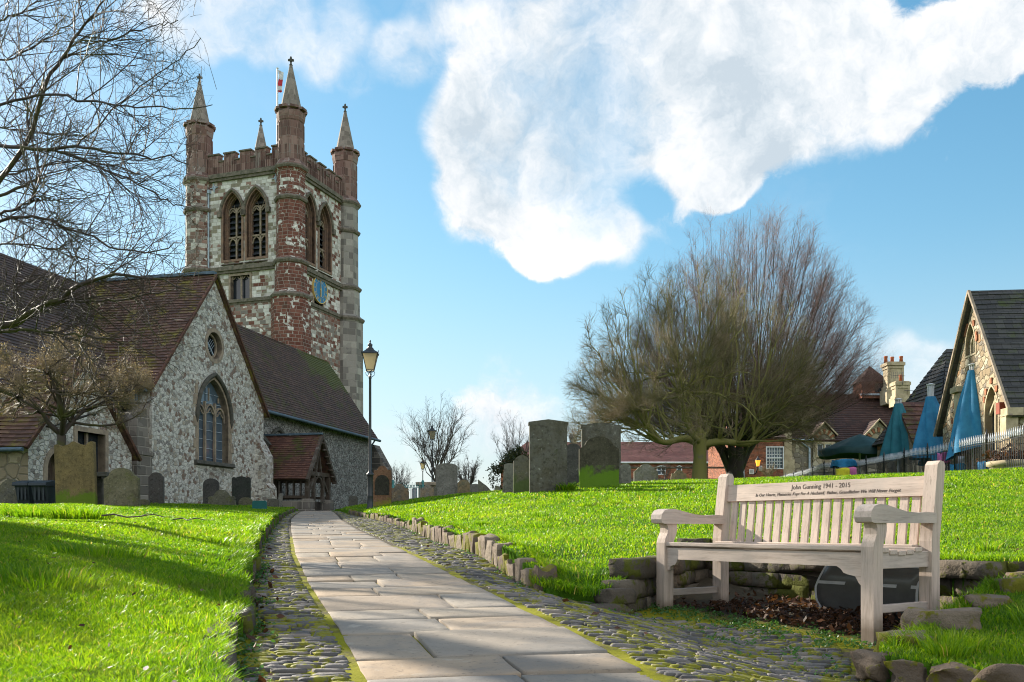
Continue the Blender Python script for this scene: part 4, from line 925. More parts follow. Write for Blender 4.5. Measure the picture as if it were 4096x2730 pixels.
# timber porch over the path end
tp=-15.85; pa=onT(733,1000,tp); pl=onT(699,1104,tp); pr=onT(764,1104,tp); pm=pa[0]; ph=(pr[0]-pl[0])/2; pze=(pl[1]+pr[1])/2; pza=pa[1]; pg=float(zp(37))
b=MB(); 
for sg in(-1,1): roof(b,(tp+.15,pm,pza),(TA+.02,pm,pza),(tp+.15,pm+sg*ph,pze),(TA+.02,pm+sg*ph,pze),.11,.02,.3,0,.06,20+sg,.012)
for k in range(9): b.box((tp-.0-k*.29,pm,pza+.05),(.28,.16,.07),0,1,.005)
porch=cpart(b,'porch_roof',[M['tiles_porch'],M['lead_blue']])
b=MB(); hw=ph-.36
for sg in(-1,1):
    b.tube([(tp+.12,pm+sg*.02,pza-.08),(tp+.12,pm+sg*ph,pze-.06)],.085,4)
    for q in range(7): # cusped bargeboard
        u=(q+.5)/7; c=Vector((tp+.10,pm+sg*ph*u,pza-.2-(pza-pze)*u)); b.lathe([(.10,-.03),(.10,.03)],c,6)
    for xx in(tp-.05,tp-2.3): b.box((xx,pm+sg*hw,(pg+.45+pze+.1)/2),(.16,.16,pze-pg-.25))
    b.box((tp-.05,pm+sg*.42,(pg+.4+pze+.25)/2),(.13,.12,pze-pg-.1))
    b.tube([(tp-.05,pm+sg*hw,pze-.55),(tp-.05,pm+sg*.25,pze+.25),(tp-.05,pm,pza-.6)],.07,4)
    b.tube([(tp-.05,pm+sg*.42,pze-.35),(tp-.05,pm+sg*.24,pze+.05),(tp-.05,pm,pze+.16)],.055,4)
    b.box((tp-1.2,pm+sg*hw,pze+.02),(2.4,.14,.16)); b.box((tp-1.2,pm+sg*hw,pg+.55),(2.4,.12,.1))
    for k in range(7): b.box((tp-.35-k*.3,pm+sg*hw,pg+.95),(.05,.05,.8))
b.box((tp-.05,pm,pze+.24),(.14,2*hw,.16)); b.box((tp-.05,pm,pza-.5),(.12,.14,.6))
cpart(b,'porch_frame',M['oak_dark'],None)
b=MB()
for sg in(-1,1):
    b.box((tp-1.15,pm+sg*hw,pg+.12),(2.5,.26,.56)); b.box((tp-.06,pm+sg*(hw-.05),pg+.10),(.40,.44,.62)); b.box((tp-.06,pm+sg*(hw-.05),pg+.43),(.34,.38,.08))
cpart(b,'porch_plinth',M['buttress_stone'])
b=MB(); b.box((TA+.05,pm,pg+.8),(.08,1.1,1.9)); b.box((TA+.12,pm,pg+1.0),(.06,2*hw,2.2)); cpart(b,'porch_door',M['oak_dark'])
b=MB(); b.box((tp-1.1,pm-.2,pze+.75),(.05,.7,.5)); cpart(b,'porch_back_panel',M['brick'])
# ------------------------------------------------------------ tower
TWA=R(-19); TC=Vector((-.239*55,55,0)); SD=6.5
TM=church.matrix_basis.inverted() if 0 else inv(church)
TMX=TM@Matrix.Translation(TC)@Matrix.Rotation(TWA,4,'Z')
TI=(Matrix.Translation(TC)@Matrix.Rotation(TWA,4,'Z')).inverted()
def tpart(b,name,m,parent=None): return b.build(name,m,parent or church,TMX if parent is None else None)
zt=lambda py: CAMZ+(HY-py)/FD*55
def hit(px,py,axis,val):
    A=TI@Vector((0,0,CAMZ)); B=TI@W(px,py,50); d=B-A; k=(val-A[axis])/d[axis]; p=A+d*k; return (p[1-axis],p.z)
fr_=.12; FLt=Fr((0,-fr_,0),(1,0,0),(0,1,0)); FRt=Fr((fr_,0,0),(0,1,0),(-1,0,0))
def win_on(axis,val,x0,x1,ya,yb):
    a=hit(x0,(ya+yb)/2,axis,val)[0]; c=hit(x1,(ya+yb)/2,axis,val)[0]; m=(a+c)/2
    return m,abs(c-a),hit((x0+x1)/2,yb,axis,val)[1],hit((x0+x1)/2,ya,axis,val)[1]
LW=[win_on(1,-fr_,513,555,445,596),win_on(1,-fr_,567,611,434,592)]
RW=[win_on(0,fr_,698,722,462,606),win_on(0,fr_,732,759,486,632)]
zs_=sum(q[2] for q in LW)/2; za_=sum(q[3] for q in LW)/2
zS1=zt(604); zS2=zt(676); ZP=zt(388)
for fr,ws,lo in((FLt,LW,-SD),(FRt,RW,0)):
    left=fr is FLt
    holes=[arch(m,w_,zs_,za_-w_*.95,za_) for m,w_,_,_ in ws]
    if left:
        q=win_on(1,-fr_,530,574,634,688); sw=rect(q[0]-q[1]/2,q[0]+q[1]/2,q[2],q[3]); lows=[]; mids=[sw]
    else:
        q=win_on(0,fr_,720,741,690,712); sw=rect(q[0]-q[1]/2,q[0]+q[1]/2,q[2],q[3]); lows=[]; mids=[sw]
    b=MB(); b.wall(rect(lo,lo+SD,zS1,ZP+.2),holes,fr.o,fr.ux,fr.uy,fr.inn,0,.55,1)
    b.wall(rect(lo,lo+SD,zS2-.2,zS1),mids,fr.o,fr.ux,fr.uy,fr.inn,0,.3,2)
    o2=fr.o-fr.inn*.12; b.wall(rect(lo,lo+SD,.6,zS2-.2),lows,o2,fr.ux,fr.uy,fr.inn,3,.3,2)
    tpart(b,'tower_wall',[M['tower_flank'] if left else M['tower_face'],M['belfry_stone'],M['window_stone'],M['tower_base']])
    for zz,rr2 in((zS1-.05,.16),(zS2-.2,.13),(ZP+.05,.17)):
        b=MB(); b.box(fr.p(lo+SD/2,zz,-.02),(SD if left else .42,.42 if left else SD,rr2*1.5)); b.box(fr.p(lo+SD/2,zz-rr2*1.2,.02),(SD if left else .34,.34 if left else SD,rr2))
        if zz<ZP: tpart(b,'string_course',M['string_stone'])
    for k in range(22): b.box(fr.p(lo+.4+k*.27,ZP-.18,-.03),(.1,.1,.1))
    tpart(b,'string_course',M['string_stone'])
    b=MB(); b.wall(rect(lo+.2,lo+SD-.2,ZP+.1,ZP+1.02),[],fr.p(0,0,.06),fr.ux,fr.uy,fr.inn,0)
    ln=SD-1.5; mw_=ln*.156; gp=ln*.0706; x=lo+.75
    b.prism(rect(lo+.5,lo+SD-.5,ZP+.14,ZP+.98),fr.p(0,0,0),fr.ux,fr.uy,fr.inn*.34)
    for i in range(5):
        b.prism(rect(x,x+mw_,ZP+.98,ZP+1.42),fr.p(0,0,0),fr.ux,fr.uy,fr.inn*.34)
        c=fr.p(x+mw_/2,ZP+1.45,.16); b.box(c,(mw_+.08,.46,.09) if left else (.46,mw_+.08,.09),0,1)
        if i<4: c=fr.p(x+mw_+gp/2,ZP+1.0,.16); b.box(c,(gp+.02,.44,.08) if left else (.44,gp+.02,.08),0,1)
        for k in range(3):
            c=fr.p(x+mw_*(.08+.42*k),ZP+.74,-.03); b.box(c,(.06,.08,1.12) if left else (.08,.06,1.12))
        x+=mw_+gp
    for k in range(16):
        c=fr.p(lo+.85+k*(SD-1.7)/15,ZP+.54,-.02); b.box(c,(.05,.05,.72))
    tpart(b,'parapet',[M['parapet_stone'],M['string_stone']])
    for hole,(m,w_,_,_) in zip(holes,ws):
        b=MB(); F_=fr; fr.ring(b,hole,.14,-.05,.2,0); zsp=za_-w_*.95
        for dd,kk in((.20,.94),(.34,.86)): fr.ring(b,arch(m,w_*kk,zs_,zsp,zsp+(za_-zsp)*kk),w_*(1-kk)*.5+.02,dd,dd+.2,0)
        w2=w_*.86
        tracery(b,m,w2,zs_,zsp,zsp+(za_-zsp)*.86,2,.075,.44,1,zs_+(zsp-zs_)*.52)
        F_.bar(b,[(m,zsp),(m-w2*.22,zsp+.8),(m,zsp+1.1),(m+w2*.22,zsp+.8),(m,zsp)],.05,.44,1)
        for sg in(-1,1):
            x=m+sg*w2/4; zz=zs_+(zsp-zs_)*.52; p=[(x-w2/4,zz-.5),(x-w2*.16,zz-.2),(x,zz-.04)]; fr.bar(b,p,.05,.44,1); fr.bar(b,[(2*x-a_,z_) for a_,z_ in p],.05,.44,1)
        hp=arch(m,w_+.34,zsp,zsp,za_+.18)[2:]; b.tube([fr.p(*q_,-.07) for q_ in hp],.10,5,2)
        for sg in(-1,1): b.box(fr.p(m+sg*(w_/2+.2),zsp-.05,-.08),(.26,.26,.34),0,2)
        b.prism([(0,0),(-.05,-.0),(-.10,-.30),(.45,-.30),(.45,.12)] if 0 else [(-.16,-.32),(.5,-.32),(.5,.10)],fr.p(m-w_/2-.1,zs_,0),fr.inn,fr.uy,fr.ux*(w_+.2),2)
        wp=tpart(b,'belfry_window',[M['belfry_stone'],M['window_stone'],M['string_stone']])
        b=MB()
        zz=zs_+.12
        while zz<za_-.35:
            hwid=w2/2 if zz<zsp else w2/2*math.sqrt(max(.05,1-((zz-zsp)/(za_-zsp))**1.4))
            c=fr.p(m,zz,.58); q=[(-.12,-.14),(.12,.10),(.12,.13),(-.12,-.11)]
            b.prism(q,fr.p(m-hwid,zz,.60),fr.inn,fr.uy,fr.ux*2*hwid); zz+=.34
        fr.face(b,hole,.78); tpart(b,'louvre',M['louvre'],wp)
    b=MB(); fr.ring(b,sw,.13,-.05,.25,0)
    if left:
        x0,x1=sw[0][0],sw[1][0]; z0,z1=sw[0][1],sw[2][1]; F_=fr; tracery(b,(x0+x1)/2,x1-x0,z0,z1-.35,z1,2,.06,.12,0)
    sp2=tpart(b,'small_window',M['window_stone']); b=MB(); fr.face(b,sw,.26); tpart(b,'pane',M['dark_glass'],sp2)
# turrets
OCT=R(22.5)
def turret(c,mlow,name='turret',hid=False):
    k=1/.924
    pr=[(1.12,.6),(1.08,zS2-.45),(1.14,zS2-.35),(1.14,zS2-.2),(.90,zS2+.05),(.88,zS1-.2),(.97,zS1-.12),(.97,zS1),(.80,zS1+.2),(.79,zt(467)),(.90,zt(464)),(.90,zt(459)),(.78,zt(455)),(.78,zt(402)),(.92,zt(394)),(.92,zt(386)),(.72,zt(375))]
    b=MB(); b.lathe([(r*k,z) for r,z in pr[:-2]],(*c,0),8,0,OCT,False)
    b.lathe([(.92*k,zt(394)),(.92*k,zt(386)),(.72*k,zt(374)),(.71*k,zt(286)),(.74*k,zt(284)),(.79*k,zt(272)),(.79*k,zt(263)),(.66*k,zt(258))],(*c,0),8,1,OCT,False)
    for j in range(8):
        t=math.pi/4*j; d=Vector((math.cos(t),math.sin(t),0)); e=Vector((-d.y,d.x,0)); q=Vector((*c,0))
        for z0,z1 in((zt(372),zt(332)),(zt(327),zt(290))):
            for sg in(-1,1): b.tube([q+d*.715+e*sg*.235+Vector((0,0,z0)),q+d*.715+e*sg*.235+Vector((0,0,z1))],.045,4,1)
        b.box(tuple(q+d*.76+Vector((0,0,zt(257)))),(.34,.5,.14),t,1)
    for zz,rr3 in((zS2-.25,1.20),(zS1-.06,1.02),(zt(462),.94),(zt(391),.98)): b.lathe([(rr3*k-.06,zz-.12),(rr3*k,zz),(rr3*k-.02,zz+.07),(rr3*k-.14,zz+.16)],(*c,0),8,2,OCT,False)
    o=tpart(b,name,[mlow,M['parapet_stone'],M['string_stone']])
    b=MB(); b.lathe([(.62*k,zt(259)),(.35*k,zt(205)),(.09,zt(152))],(*c,0),8,0,OCT,False); b.lathe([(.66*k,zt(256)),(.60*k,zt(251))],(*c,0),8,0,OCT,False); tpart(b,'spire',M['spire_stone'],o)
    b=MB(); b.lathe([(.05,zt(153)),(.12,zt(151)),(.06,zt(148)),(.06,zt(132)),(.02,zt(130))],(*c,0),6)
    fx=math.radians(20)
    for sg in(-1,1): b.box((c[0]+sg*.11*math.cos(.4),c[1]+sg*.11*math.sin(.4),zt(139)),(.12,.10,.11),.4,0,.01)
    b.box((*c,zt(139)),(.14,.13,.16),.4); b.box((*c,zt(135)),(.10,.10,.14),.4); tpart(b,'finial',M['dark_stone'],o)
turret((0,0),M['turret_red']); turret((-SD,0),M['turret_mixed']); turret((0,SD),M['turret_grey']); turret((-SD,SD),M['turret_mixed'])
b=MB(); b.box((-SD/2,SD/2,ZP-.3),(SD-.2,SD-.2,.2)); b.box((-SD/2,SD-.1,11),(SD,.4,21)); b.box((-SD+.1,SD/2,11),(.4,SD,21)); tpart(b,'tower_core',M['tower_base'])
# clock
ck=hit(732.5,667,0,fr_); CR=.83
b=MB(); b.prism(circ(*ck,CR,40),FRt.p(0,0,-.10),FRt.ux,FRt.uy,FRt.inn*.14); clk=tpart(b,'clock',M['clock_blue'])
b=MB(); FRt.ring(b,circ(*ck,CR*.97,40),.05,-.13,.0); FRt.ring(b,circ(*ck,CR*.60,36),.012,-.108,.0)
tpart(b,'clock_rim',M['gold'],clk)
b=MB(); NUM=['XII','I','II','III','IIII','V','VI','VII','VIII','IX','X','XI']
for i,s_ in enumerate(NUM):
    a=math.pi/2-i*math.pi/6; ur=Vector((math.cos(a),math.sin(a))); ut=Vector((ur.y,-ur.x)); wx=.06; tot=len(s_)*wx
    for k,ch in enumerate(s_):
        x=-tot/2+wx*(k+.5)
        st={'I':[(0,0)],'V':[(-.02,0),(.02,0)],'X':[(-.024,.024),(.024,-.024)]}[ch]
        for x0,x1 in st:
            xb,xt=(x,x) if ch=='I' else ((x+x0*0,x+x0) if ch=='V' else (x+x0,x+x1))
            p0=ur*CR*.68+ut*xb; p1=ur*CR*.88+ut*xt; FRt.bar(b,[(ck[0]+p0.x,ck[1]+p0.y),(ck[0]+p1.x,ck[1]+p1.y)],.011,-.11)
tpart(b,'clock_numerals',M['gold'],clk)
b=MB()
for a,l,wd in((math.radians(91),.62,.022),(math.radians(-89),.44,.034)):
    d=Vector((math.cos(a),math.sin(a))); FRt.bar(b,[(ck[0]-d.x*.12,ck[1]-d.y*.12),(ck[0]+d.x*l,ck[1]+d.y*l)],wd,-.14)
b.prism(circ(*ck,.06,10),FRt.p(0,0,-.16),FRt.ux,FRt.uy,FRt.inn*.04); tpart(b,'clock_hands',M['gold'],clk)
dp=hit(481,500,1,-fr_)[0]; b=MB(); b.tube([FLt.p(dp,zt(420),-.10),FLt.p(dp,9,-.10)],.055,6); b.box(FLt.p(dp,zt(419),-.1),(.26,.2,.2)); tpart(b,'drainpipe',M['pale_downpipe'])
for fr,ax,vv,lst in((FLt,1,-fr_,((634,410),(492,433))),(FRt,0,fr_,((770,452),))):
    for px,py in lst:
        q=hit(px,py,ax,vv); b=MB(); b.prism(circ(*q,.13,10),fr.p(0,0,-.05),fr.ux,fr.uy,fr.inn*.04)
        for k in range(2): 
            a=k*math.pi/2+.1; fr.bar(b,[(q[0]-.27*math.cos(a),q[1]-.27*math.sin(a)),(q[0]+.27*math.cos(a),q[1]+.27*math.sin(a))],.035,-.04)
        tpart(b,'tie_plate',M['pale_downpipe'])
# flagpole on the tower roof
fc=TMX; cw=Matrix.Translation(TC)@Matrix.Rotation(TWA,4,'Z')@Vector((-SD/2,SD/2,ZP-.2)); cw=Vector(((637-CX)/FD*cw.y,cw.y,cw.z))
fp=thing('flagpole','thin white flagpole behind the central pinnacle with a limp flag','flagpole',cw)
b=MB(); zt2=CAMZ+(HY-160)/FD*cw.y-cw.z; b.tube([(0,0,0),(0,0,zt2)],[.075,.05],8); b.lathe([(.02,0),(.09,.06),(.02,.14)],(0,0,zt2),8); b.build('pole',M['white_paint'],fp)
b=MB(); V_=[];nn=10
for j in range(nn+1):
    for i in range(5): V_.append((.04+.09*i*(1-.5*abs(j/nn-.3))+.04*math.sin(i*2+j*.5),.05*math.sin(i*2.3+j*.7),zt2-.02-1.45*j/nn-.12*i*(1-j/nn)*.3))
for j in range(nn):
    b.add([V_[j*5+i] for i in range(5)]+[V_[(j+1)*5+i] for i in range(5)],[(i,i+1,6+i,5+i) for i in range(4)],1 if 3<j<7 or j==9 else 0,True)
b.build('flag',[M['flag_white'],M['flag_red']],fp)
# ------------------------------------------------------------ gravestones
def gprof(kind,w,h):
    a=w/2; A=lambda cx,cz,rx,rz,t0,t1,n=10:[(cx+rx*math.cos(t0+(t1-t0)*i/n),cz+rz*math.sin(t0+(t1-t0)*i/n)) for i in range(n+1)]
    if kind=='round': top=A(0,h-a*.75,a,a*.75,0,math.pi,14)
    elif kind=='low': top=A(0,h-a*.35,a,a*.35,0,math.pi,12)
    elif kind=='shoulder': top=[(a,h-a*.62),(a*.90,h-a*.56),(a*.84,h-a*.50)]+A(0,h-a*.50,a*.72,a*.50,.12,math.pi-.12,12)+[(-a*.84,h-a*.50),(-a*.90,h-a*.56),(-a,h-a*.62)]
    elif kind=='ogee': top=[(a,h-a*.62),(a*.8,h-a*.50),(a*.62,h-a*.26)]+A(0,h-a*.30,a*.50,a*.30,.3,math.pi-.3,8)+[(-a*.62,h-a*.26),(-a*.8,h-a*.50),(-a,h-a*.62)]
    elif kind=='triple': top=[(a,h-.05*a),(a*.92,h-.0)]+[(a*.75,h-.05*a),(a*.62,h-.20*a)]+[(a*.45,h-.16*a),(a*.22,h-.10*a),(a*.06,h),(-.02*a,h+.01),(-.12*a,h-.02*a),(-.25*a,h-.12*a),(-.5*a,h-.18*a),(-.66*a,h-.22*a),(-.78*a,h-.12*a),(-.9*a,h-.10*a),(-a,h-.16*a)]
    elif kind=='pediment': top=[(a*1.0,h-a*.32),(a*1.06,h-a*.30),(a*1.06,h-a*.14),(0,h),(-a*1.06,h-a*.14),(-a*1.06,h-a*.30),(-a,h-a*.32)]
    elif kind=='flat': top=[(a,h-.03),(a*.4,h),(-a*.5,h-.02),(-a,h-.05)]
    elif kind=='slant': top=[(a,h*.18),(a*.5,h*.35),(a*.0,h*.62),(-a*.5,h*.8),(-a,h)]
    elif kind=='three': top=A(a*.78,h-a*.24,a*.22,a*.2,0,math.pi,6)+A(0,h-a*.2,a*.56,a*.24,.1,math.pi-.1,8)+A(-a*.78,h-a*.24,a*.22,a*.2,0,math.pi,6)
    elif kind=='scroll': top=[(a,h-a*.95),(a*.96,h-a*.78)]+A(a*.80,h-a*.62,a*.16,a*.16,-.8,math.pi*.8,5)+A(0,h-a*.55,a*.56,a*.55,.35,math.pi-.35,10)+A(-a*.80,h-a*.62,a*.16,a*.16,math.pi*.2,math.pi+.8,5)+[(-a*.96,h-a*.78),(-a,h-a*.95)]
    return [(-a,0),(a,0)]+top
GM=[0]
def stone(px0,px1,yt,yb,Y,kind,label,c,c2,moss=.3,mc=(.10,.16,.012),low=0.,yaw=0.,th=.10,tilt=(0,0),g='gravestones in the churchyard',lich=.3,red=0.,sink=.12,side=None):
    xc=((px0+px1)/2-CX)/FD*Y; w=(px1-px0)/FD*Y/ math.cos(yaw); zt_=CAMZ+(HY-yt)/FD*Y
    gz=GR(xc,Y) if xc>float(XK(Y)) else GL(xc,Y)
    h=zt_-gz+sink
    GM[0]+=1; m=mat('headstone_stone_%d'%GM[0],f_grave,c=c,c2=c2,moss=moss,mosscol=mc,lich=lich,low=(low*h if low else 0),red=red)
    b=MB(); b.prism(gprof(kind,w,h),(0,th/2,0),(1,0,0),(0,0,1),(0,-th,0)); o=b.build('gravestone',m); bev(o,.014,2)
    o.location=(xc,Y,gz-sink); o.rotation_euler=(tilt[0],tilt[1],yaw)
    tag(o,label,'gravestone',g); return o
OL=(.14,.128,.082); OL2=(.088,.078,.054); GY=(.205,.19,.165); GY2=(.125,.118,.102); DK=(.085,.08,.074); DK2=(.05,.048,.045); BR=(.24,.16,.085)
stone(1216,1302,965,1126,17,'pediment','tallest gravestone, square topped and grey green, on the crest of the right lawn',OL2,GY2,.30,(.055,.070,.022),yaw=.04,th=.16,lich=.5)
stone(1336,1425,972,1119,19.5,'pediment','tall square topped gravestone standing right behind the round mossy one',GY2,OL2,.32,(.06,.07,.025),yaw=.02,th=.15,lich=.55)
stone(1330,1421,1004,1119,17.4,'shoulder','round shouldered gravestone with bright green moss over its lower half',OL2,(.05,.045,.03),.62,(.11,.21,.012),low=.48,yaw=.05,th=.10,lich=.1)
stone(1298,1334,1020,1119,19.2,'round','dark gravestone in the gap between the tallest stone and the mossy one',DK,DK2,.3,(.05,.06,.02))
stone(1179,1219,1047,1126,18,'shoulder','green rounded gravestone half hidden by the left edge of the tallest one',OL,GY2,.50,(.085,.12,.035),low=.6,yaw=.06)
stone(1153,1182,1065,1131,20.5,'low','leaning grey gravestone left of the green rounded one near the tallest stone',GY2,GY,.2,tilt=(.05,.06))
stone(1424,1449,1066,1110,21,'round','speckled grey gravestone peeping out on the right of the mossy one',GY2,GY,.2,lich=.5)
stone(1456,1511,1067,1111,24,'ogee','lichened grey gravestone with curved shoulders in front of the brick building',GY,OL,.35,(.14,.13,.05),lich=.55,yaw=.05)
stone(1541,1577,1080,1106,26,'scroll','small brown gravestone with scrolled shoulders left of the tree trunk',OL,BR,.3,(.12,.12,.03))
stone(1671,1682,1087,1098,26.5,'flat','tiny pale block stone between the two tree trunks',GY,GY2,.2)
stone(1001,1051,1065,1140,30,'low','broad rough grey gravestone beside the middle lamp post',GY,GY2,.25,(.07,.08,.03),lich=.4)
stone(1051,1079,1103,1136,30,'round','brown green rounded gravestone right of the broad grey one',OL,BR,.35,(.11,.12,.03))
stone(897,939,1112,1148,25,'scroll','brown gravestone with domed head left of the green railings',GY2,BR,.25,(.13,.12,.04),lich=.4,red=.3)
stone(968,997,1114,1143,27,'scroll','small brown gravestone below the chest tomb',GY,BR,.25,(.13,.12,.04),red=.4)
stone(994,1003,1120,1142,28,'round','narrow stone stuck against the left side of the broad grey one',GY2,OL,.3)
stone(1078,1100,1112,1134,31,'flat','low grey stone with pale spots between the rounded and the slanted ones',GY,GY2,.1,lich=.6)
stone(1098,1137,1102,1132,29,'slant','slanted broken gravestone sloping down to the right',GY2,OL,.3,(.08,.09,.03))
stone(1136,1150,1118,1131,28,'round','smallest rounded stone at the right foot of the slanted one',OL,GY,.3)
stone(131,222,1016,1169,19.8,'triple','tall brown gravestone with a three peaked top and a green moss band',(.22,.16,.07),(.13,.10,.05),.55,(.105,.175,.012),low=.33,yaw=-.03,th=.12,lich=.05,tilt=(0,-.03))
stone(241,321,1076,1167,19.8,'shoulder','shouldered tan gravestone with a pale patch right of the tall three peaked one',(.19,.165,.105),(.12,.11,.065),.40,(.12,.13,.03),yaw=-.03,lich=.35,tilt=(0,-.02))
stone(-2,54,1101,1165,22,'ogee','low speckled gravestone at the left edge of the photo',GY2,OL,.35,(.10,.10,.03),lich=.5)
stone(342,376,1086,1159,25.5,'shoulder','dark grey gravestone against the stone corner buttress',(.085,.072,.066),DK,.1,lich=.25)
stone(318,343,1148,1162,24.5,'low','small round green stone low in the grass beside the shouldered tan one',OL,OL2,.5)
stone(467,503,1100,1161,29.5,'round','dark round headed gravestone against the flint wall below the big window',DK,DK2,.05,lich=.1,th=.08)
stone(478,541,1126,1162,27.5,'scroll','low wide gravestone with mossy top in front of the dark round one',(.15,.14,.10),(.10,.095,.07),.45,(.12,.13,.03),lich=.45)
stone(533,575,1096,1164,30,'three','blackish gravestone with three rounded heads below the gable',DK2,(.03,.036,.028),.15,(.03,.04,.02),lich=.05,th=.09)
stone(549,580,1143,1165,28,'round','small round lichened stone at the foot of the blackish one',OL,OL2,.4)
stone(614,640,1146,1167,29.5,'low','low rough stone at the foot of the flint corner left of the porch',GY2,OL2,.2)
stone(636,645,1133,1163,33,'flat','narrow leaning slab left of the porch plinth',GY,GY2,.1,tilt=(0,.12))
stone(801,821,1140,1158,31,'low','short dark stone at the foot of the aisle wall',DK,OL2,.3)
# brown stone with dark niche by the lamp post
o=stone(858,899,1071,1164,24,'scroll','red brown gravestone with a dark arched panel right behind the front lamp post',(.22,.115,.065),(.15,.085,.05),.25,(.20,.20,.02),th=.14,low=.28)
b=MB(); w_=41/FD*24; hh=93/FD*24+.12; b.prism([( -w_*.40,.40),(w_*.40,.40)]+[(w_*.40*math.cos(t),hh*.62+w_*.42*math.sin(t)) for t in np.linspace(0,math.pi,12)],(0,-.07,0),(1,0,0),(0,0,1),(0,-.012,0))
b.build('niche_panel',mat('niche_stone',f_grave,c=(.045,.04,.03),c2=(.03,.028,.02),moss=.2,mosscol=(.06,.08,.02),lich=.1),o)
# chest tomb
Y=36; c=W(985,1142,Y); gz=GR(c.x,Y); t=thing('chest_tomb','pale chest tomb with a projecting slab behind the small brown gravestone','tomb',(c.x,Y,gz))
b=MB(); b.box((0,0,.25),(.62,1.1,.75)); 
for sx in(-.3,.3): b.box((sx,-.54,.25),(.1,.1,.78))
b.build('tomb_body',M['window_stone'],t); b=MB(); b.box((0,0,CAMZ+(HY-1108)/FD*Y-gz-.10),(.88,1.35,.14)); bev(b.build('tomb_slab',M['window_stone'],t),.03)
# green railings and white posts behind
Y=33; c0=W(903,1148,Y); c1=W(971,1148,Y); gr_=thing('green_railings','low green iron railings with arched tops between the gravestones','railings',((c0.x+c1.x)/2,Y,GR(c0.x,Y)))
b=MB(); n=10; zt0=CAMZ+(HY-1116)/FD*Y; gz=GR(c0.x,Y)
for i in range(n+1):
    x=c0.x+(c1.x-c0.x)*i/n-(c0.x+c1.x)/2; b.tube([(x,0,-.1),(x,0,zt0-gz)],.012,5)
    if i<n:
        d=(c1.x-c0.x)/n; b.tube([(x+d/2-d/2*math.cos(t),0,zt0-gz-.08+.1*math.sin(t)) for t in np.linspace(0,math.pi,7)],.010,4); b.tube([(x+d/2-d*.25*math.cos(t),0,zt0-gz-.06+.17*math.sin(t)) for t in np.linspace(0,math.pi,7)],.007,4)
b.tube([(c0.x-(c0.x+c1.x)/2,0,zt0-gz-.08),(c1.x-(c0.x+c1.x)/2,0,zt0-gz-.08)],.012,4); b.tube([(c0.x-(c0.x+c1.x)/2,0,.08),(c1.x-(c0.x+c1.x)/2,0,.08)],.012,4)
b.build('railing_panel',M['green_iron'],gr_)
b=MB()
for x in(c0.x,c1.x): b.lathe([(.05,-.1),(.05,zt0-gz+.02),(.03,zt0-gz+.05),(.06,zt0-gz+.12),(.02,zt0-gz+.2)],(x-(c0.x+c1.x)/2,0,0),8)
b.build('railing_post',M['green_iron'],gr_)
for i,(x0,x1,yt) in enumerate(((921,936,1118),(946,957,1121))):
    stone(x0,x1,yt,1143,38,'flat',('wider','narrower')[i]+' pale slab seen through the green railings',(.40,.39,.40),(.30,.29,.30),0,lich=.1,g='pale slabs behind the railings')
# wheelie bins and table tomb at the left
def bin_(px0,px1,yt,yb,Y,label):
    c=W((px0+px1)/2,yb,Y); gz=GL(c.x,Y); w=(px1-px0)/FD*Y; h=CAMZ+(HY-yt)/FD*Y-gz
    t=thing('wheelie_bin',label,'bin',(c.x,Y,gz),-.1,'bins by the vestry'); b=MB(); hw=w/2
    b.add([(-hw*.8,-.28,0),(hw*.8,-.28,0),(hw*.8,.3,0),(-hw*.8,.3,0),(-hw*.95,-.38,h-.12),(hw*.95,-.38,h-.12),(hw*.95,.36,h-.12),(-hw*.95,.36,h-.12)],[(3,2,1,0),(4,5,6,7),(0,1,5,4),(1,2,6,5),(2,3,7,6),(3,0,4,7)])
    for k in(-.5,0,.5): b.box((hw*k,-.36,h*.55),(.04,.03,h*.6))
    b.build('bin_body',M['bin_plastic'],t); b=MB(); b.prism([(-.46,h-.12),(-.44,h-.04),(-.1,h+.02),(.38,h-.02),(.40,h-.12)],(-hw*1.05,0,0),(0,1,0),(0,0,1),(w*1.05,0,0)); bev(b.build('bin_lid',M['bin_plastic'],t),.02)
bin_(55,90,1107,1158,21.6,'narrower dark grey wheelie bin between the left edge stone and the wider bin'); bin_(92,132,1107,1158,21.3,'wider dark grey wheelie bin just left of the tall three peaked gravestone')
c=W(233,1155,24.5); gz=GL(c.x,24.5); t=thing('table_tomb','dark table tomb between the two big gravestones on the left lawn','tomb',(c.x,24.5,gz)); h=CAMZ+(HY-1087)/FD*24.5-gz
b=MB(); b.box((0,.4,h-.06),(.62,1.6,.12)); bev(b.build('tomb_slab',M['dark_stone'],t),.02); b=MB()
for x in(-.2,.2): b.lathe([(.11,-.1),(.08,.1),(.09,h*.5),(.07,h-.2),(.11,h-.12)],(x,-.25,0),8)
b.box((0,.5,h/2-.1),(.34,1.1,h-.1)); b.build('tomb_legs',M['dark_stone'],t)
Y=25; c=W(596,1174,Y); gz=GL(c.x,Y); t=thing('teal_board','small teal board standing in the grass near the path corner','board',(c.x,Y,gz)); h=CAMZ+(HY-1151)/FD*Y-gz; w=33/FD*Y
b=MB(); b.prism([(-w/2,-.1),(w/2,-.1),(w/2,h-.03),(w/2-.04,h),(-w/2+.04,h+.0),(-w/2,h-.03)],(0,.03,0),(1,0,0),(0,0,1),(0,-.05,0)); b.build('board_panel',M['teal_panel'],t); b=MB(); b.box((0,.09,0),(.06,.06,.4)); b.build('board_post',M['iron'],t)
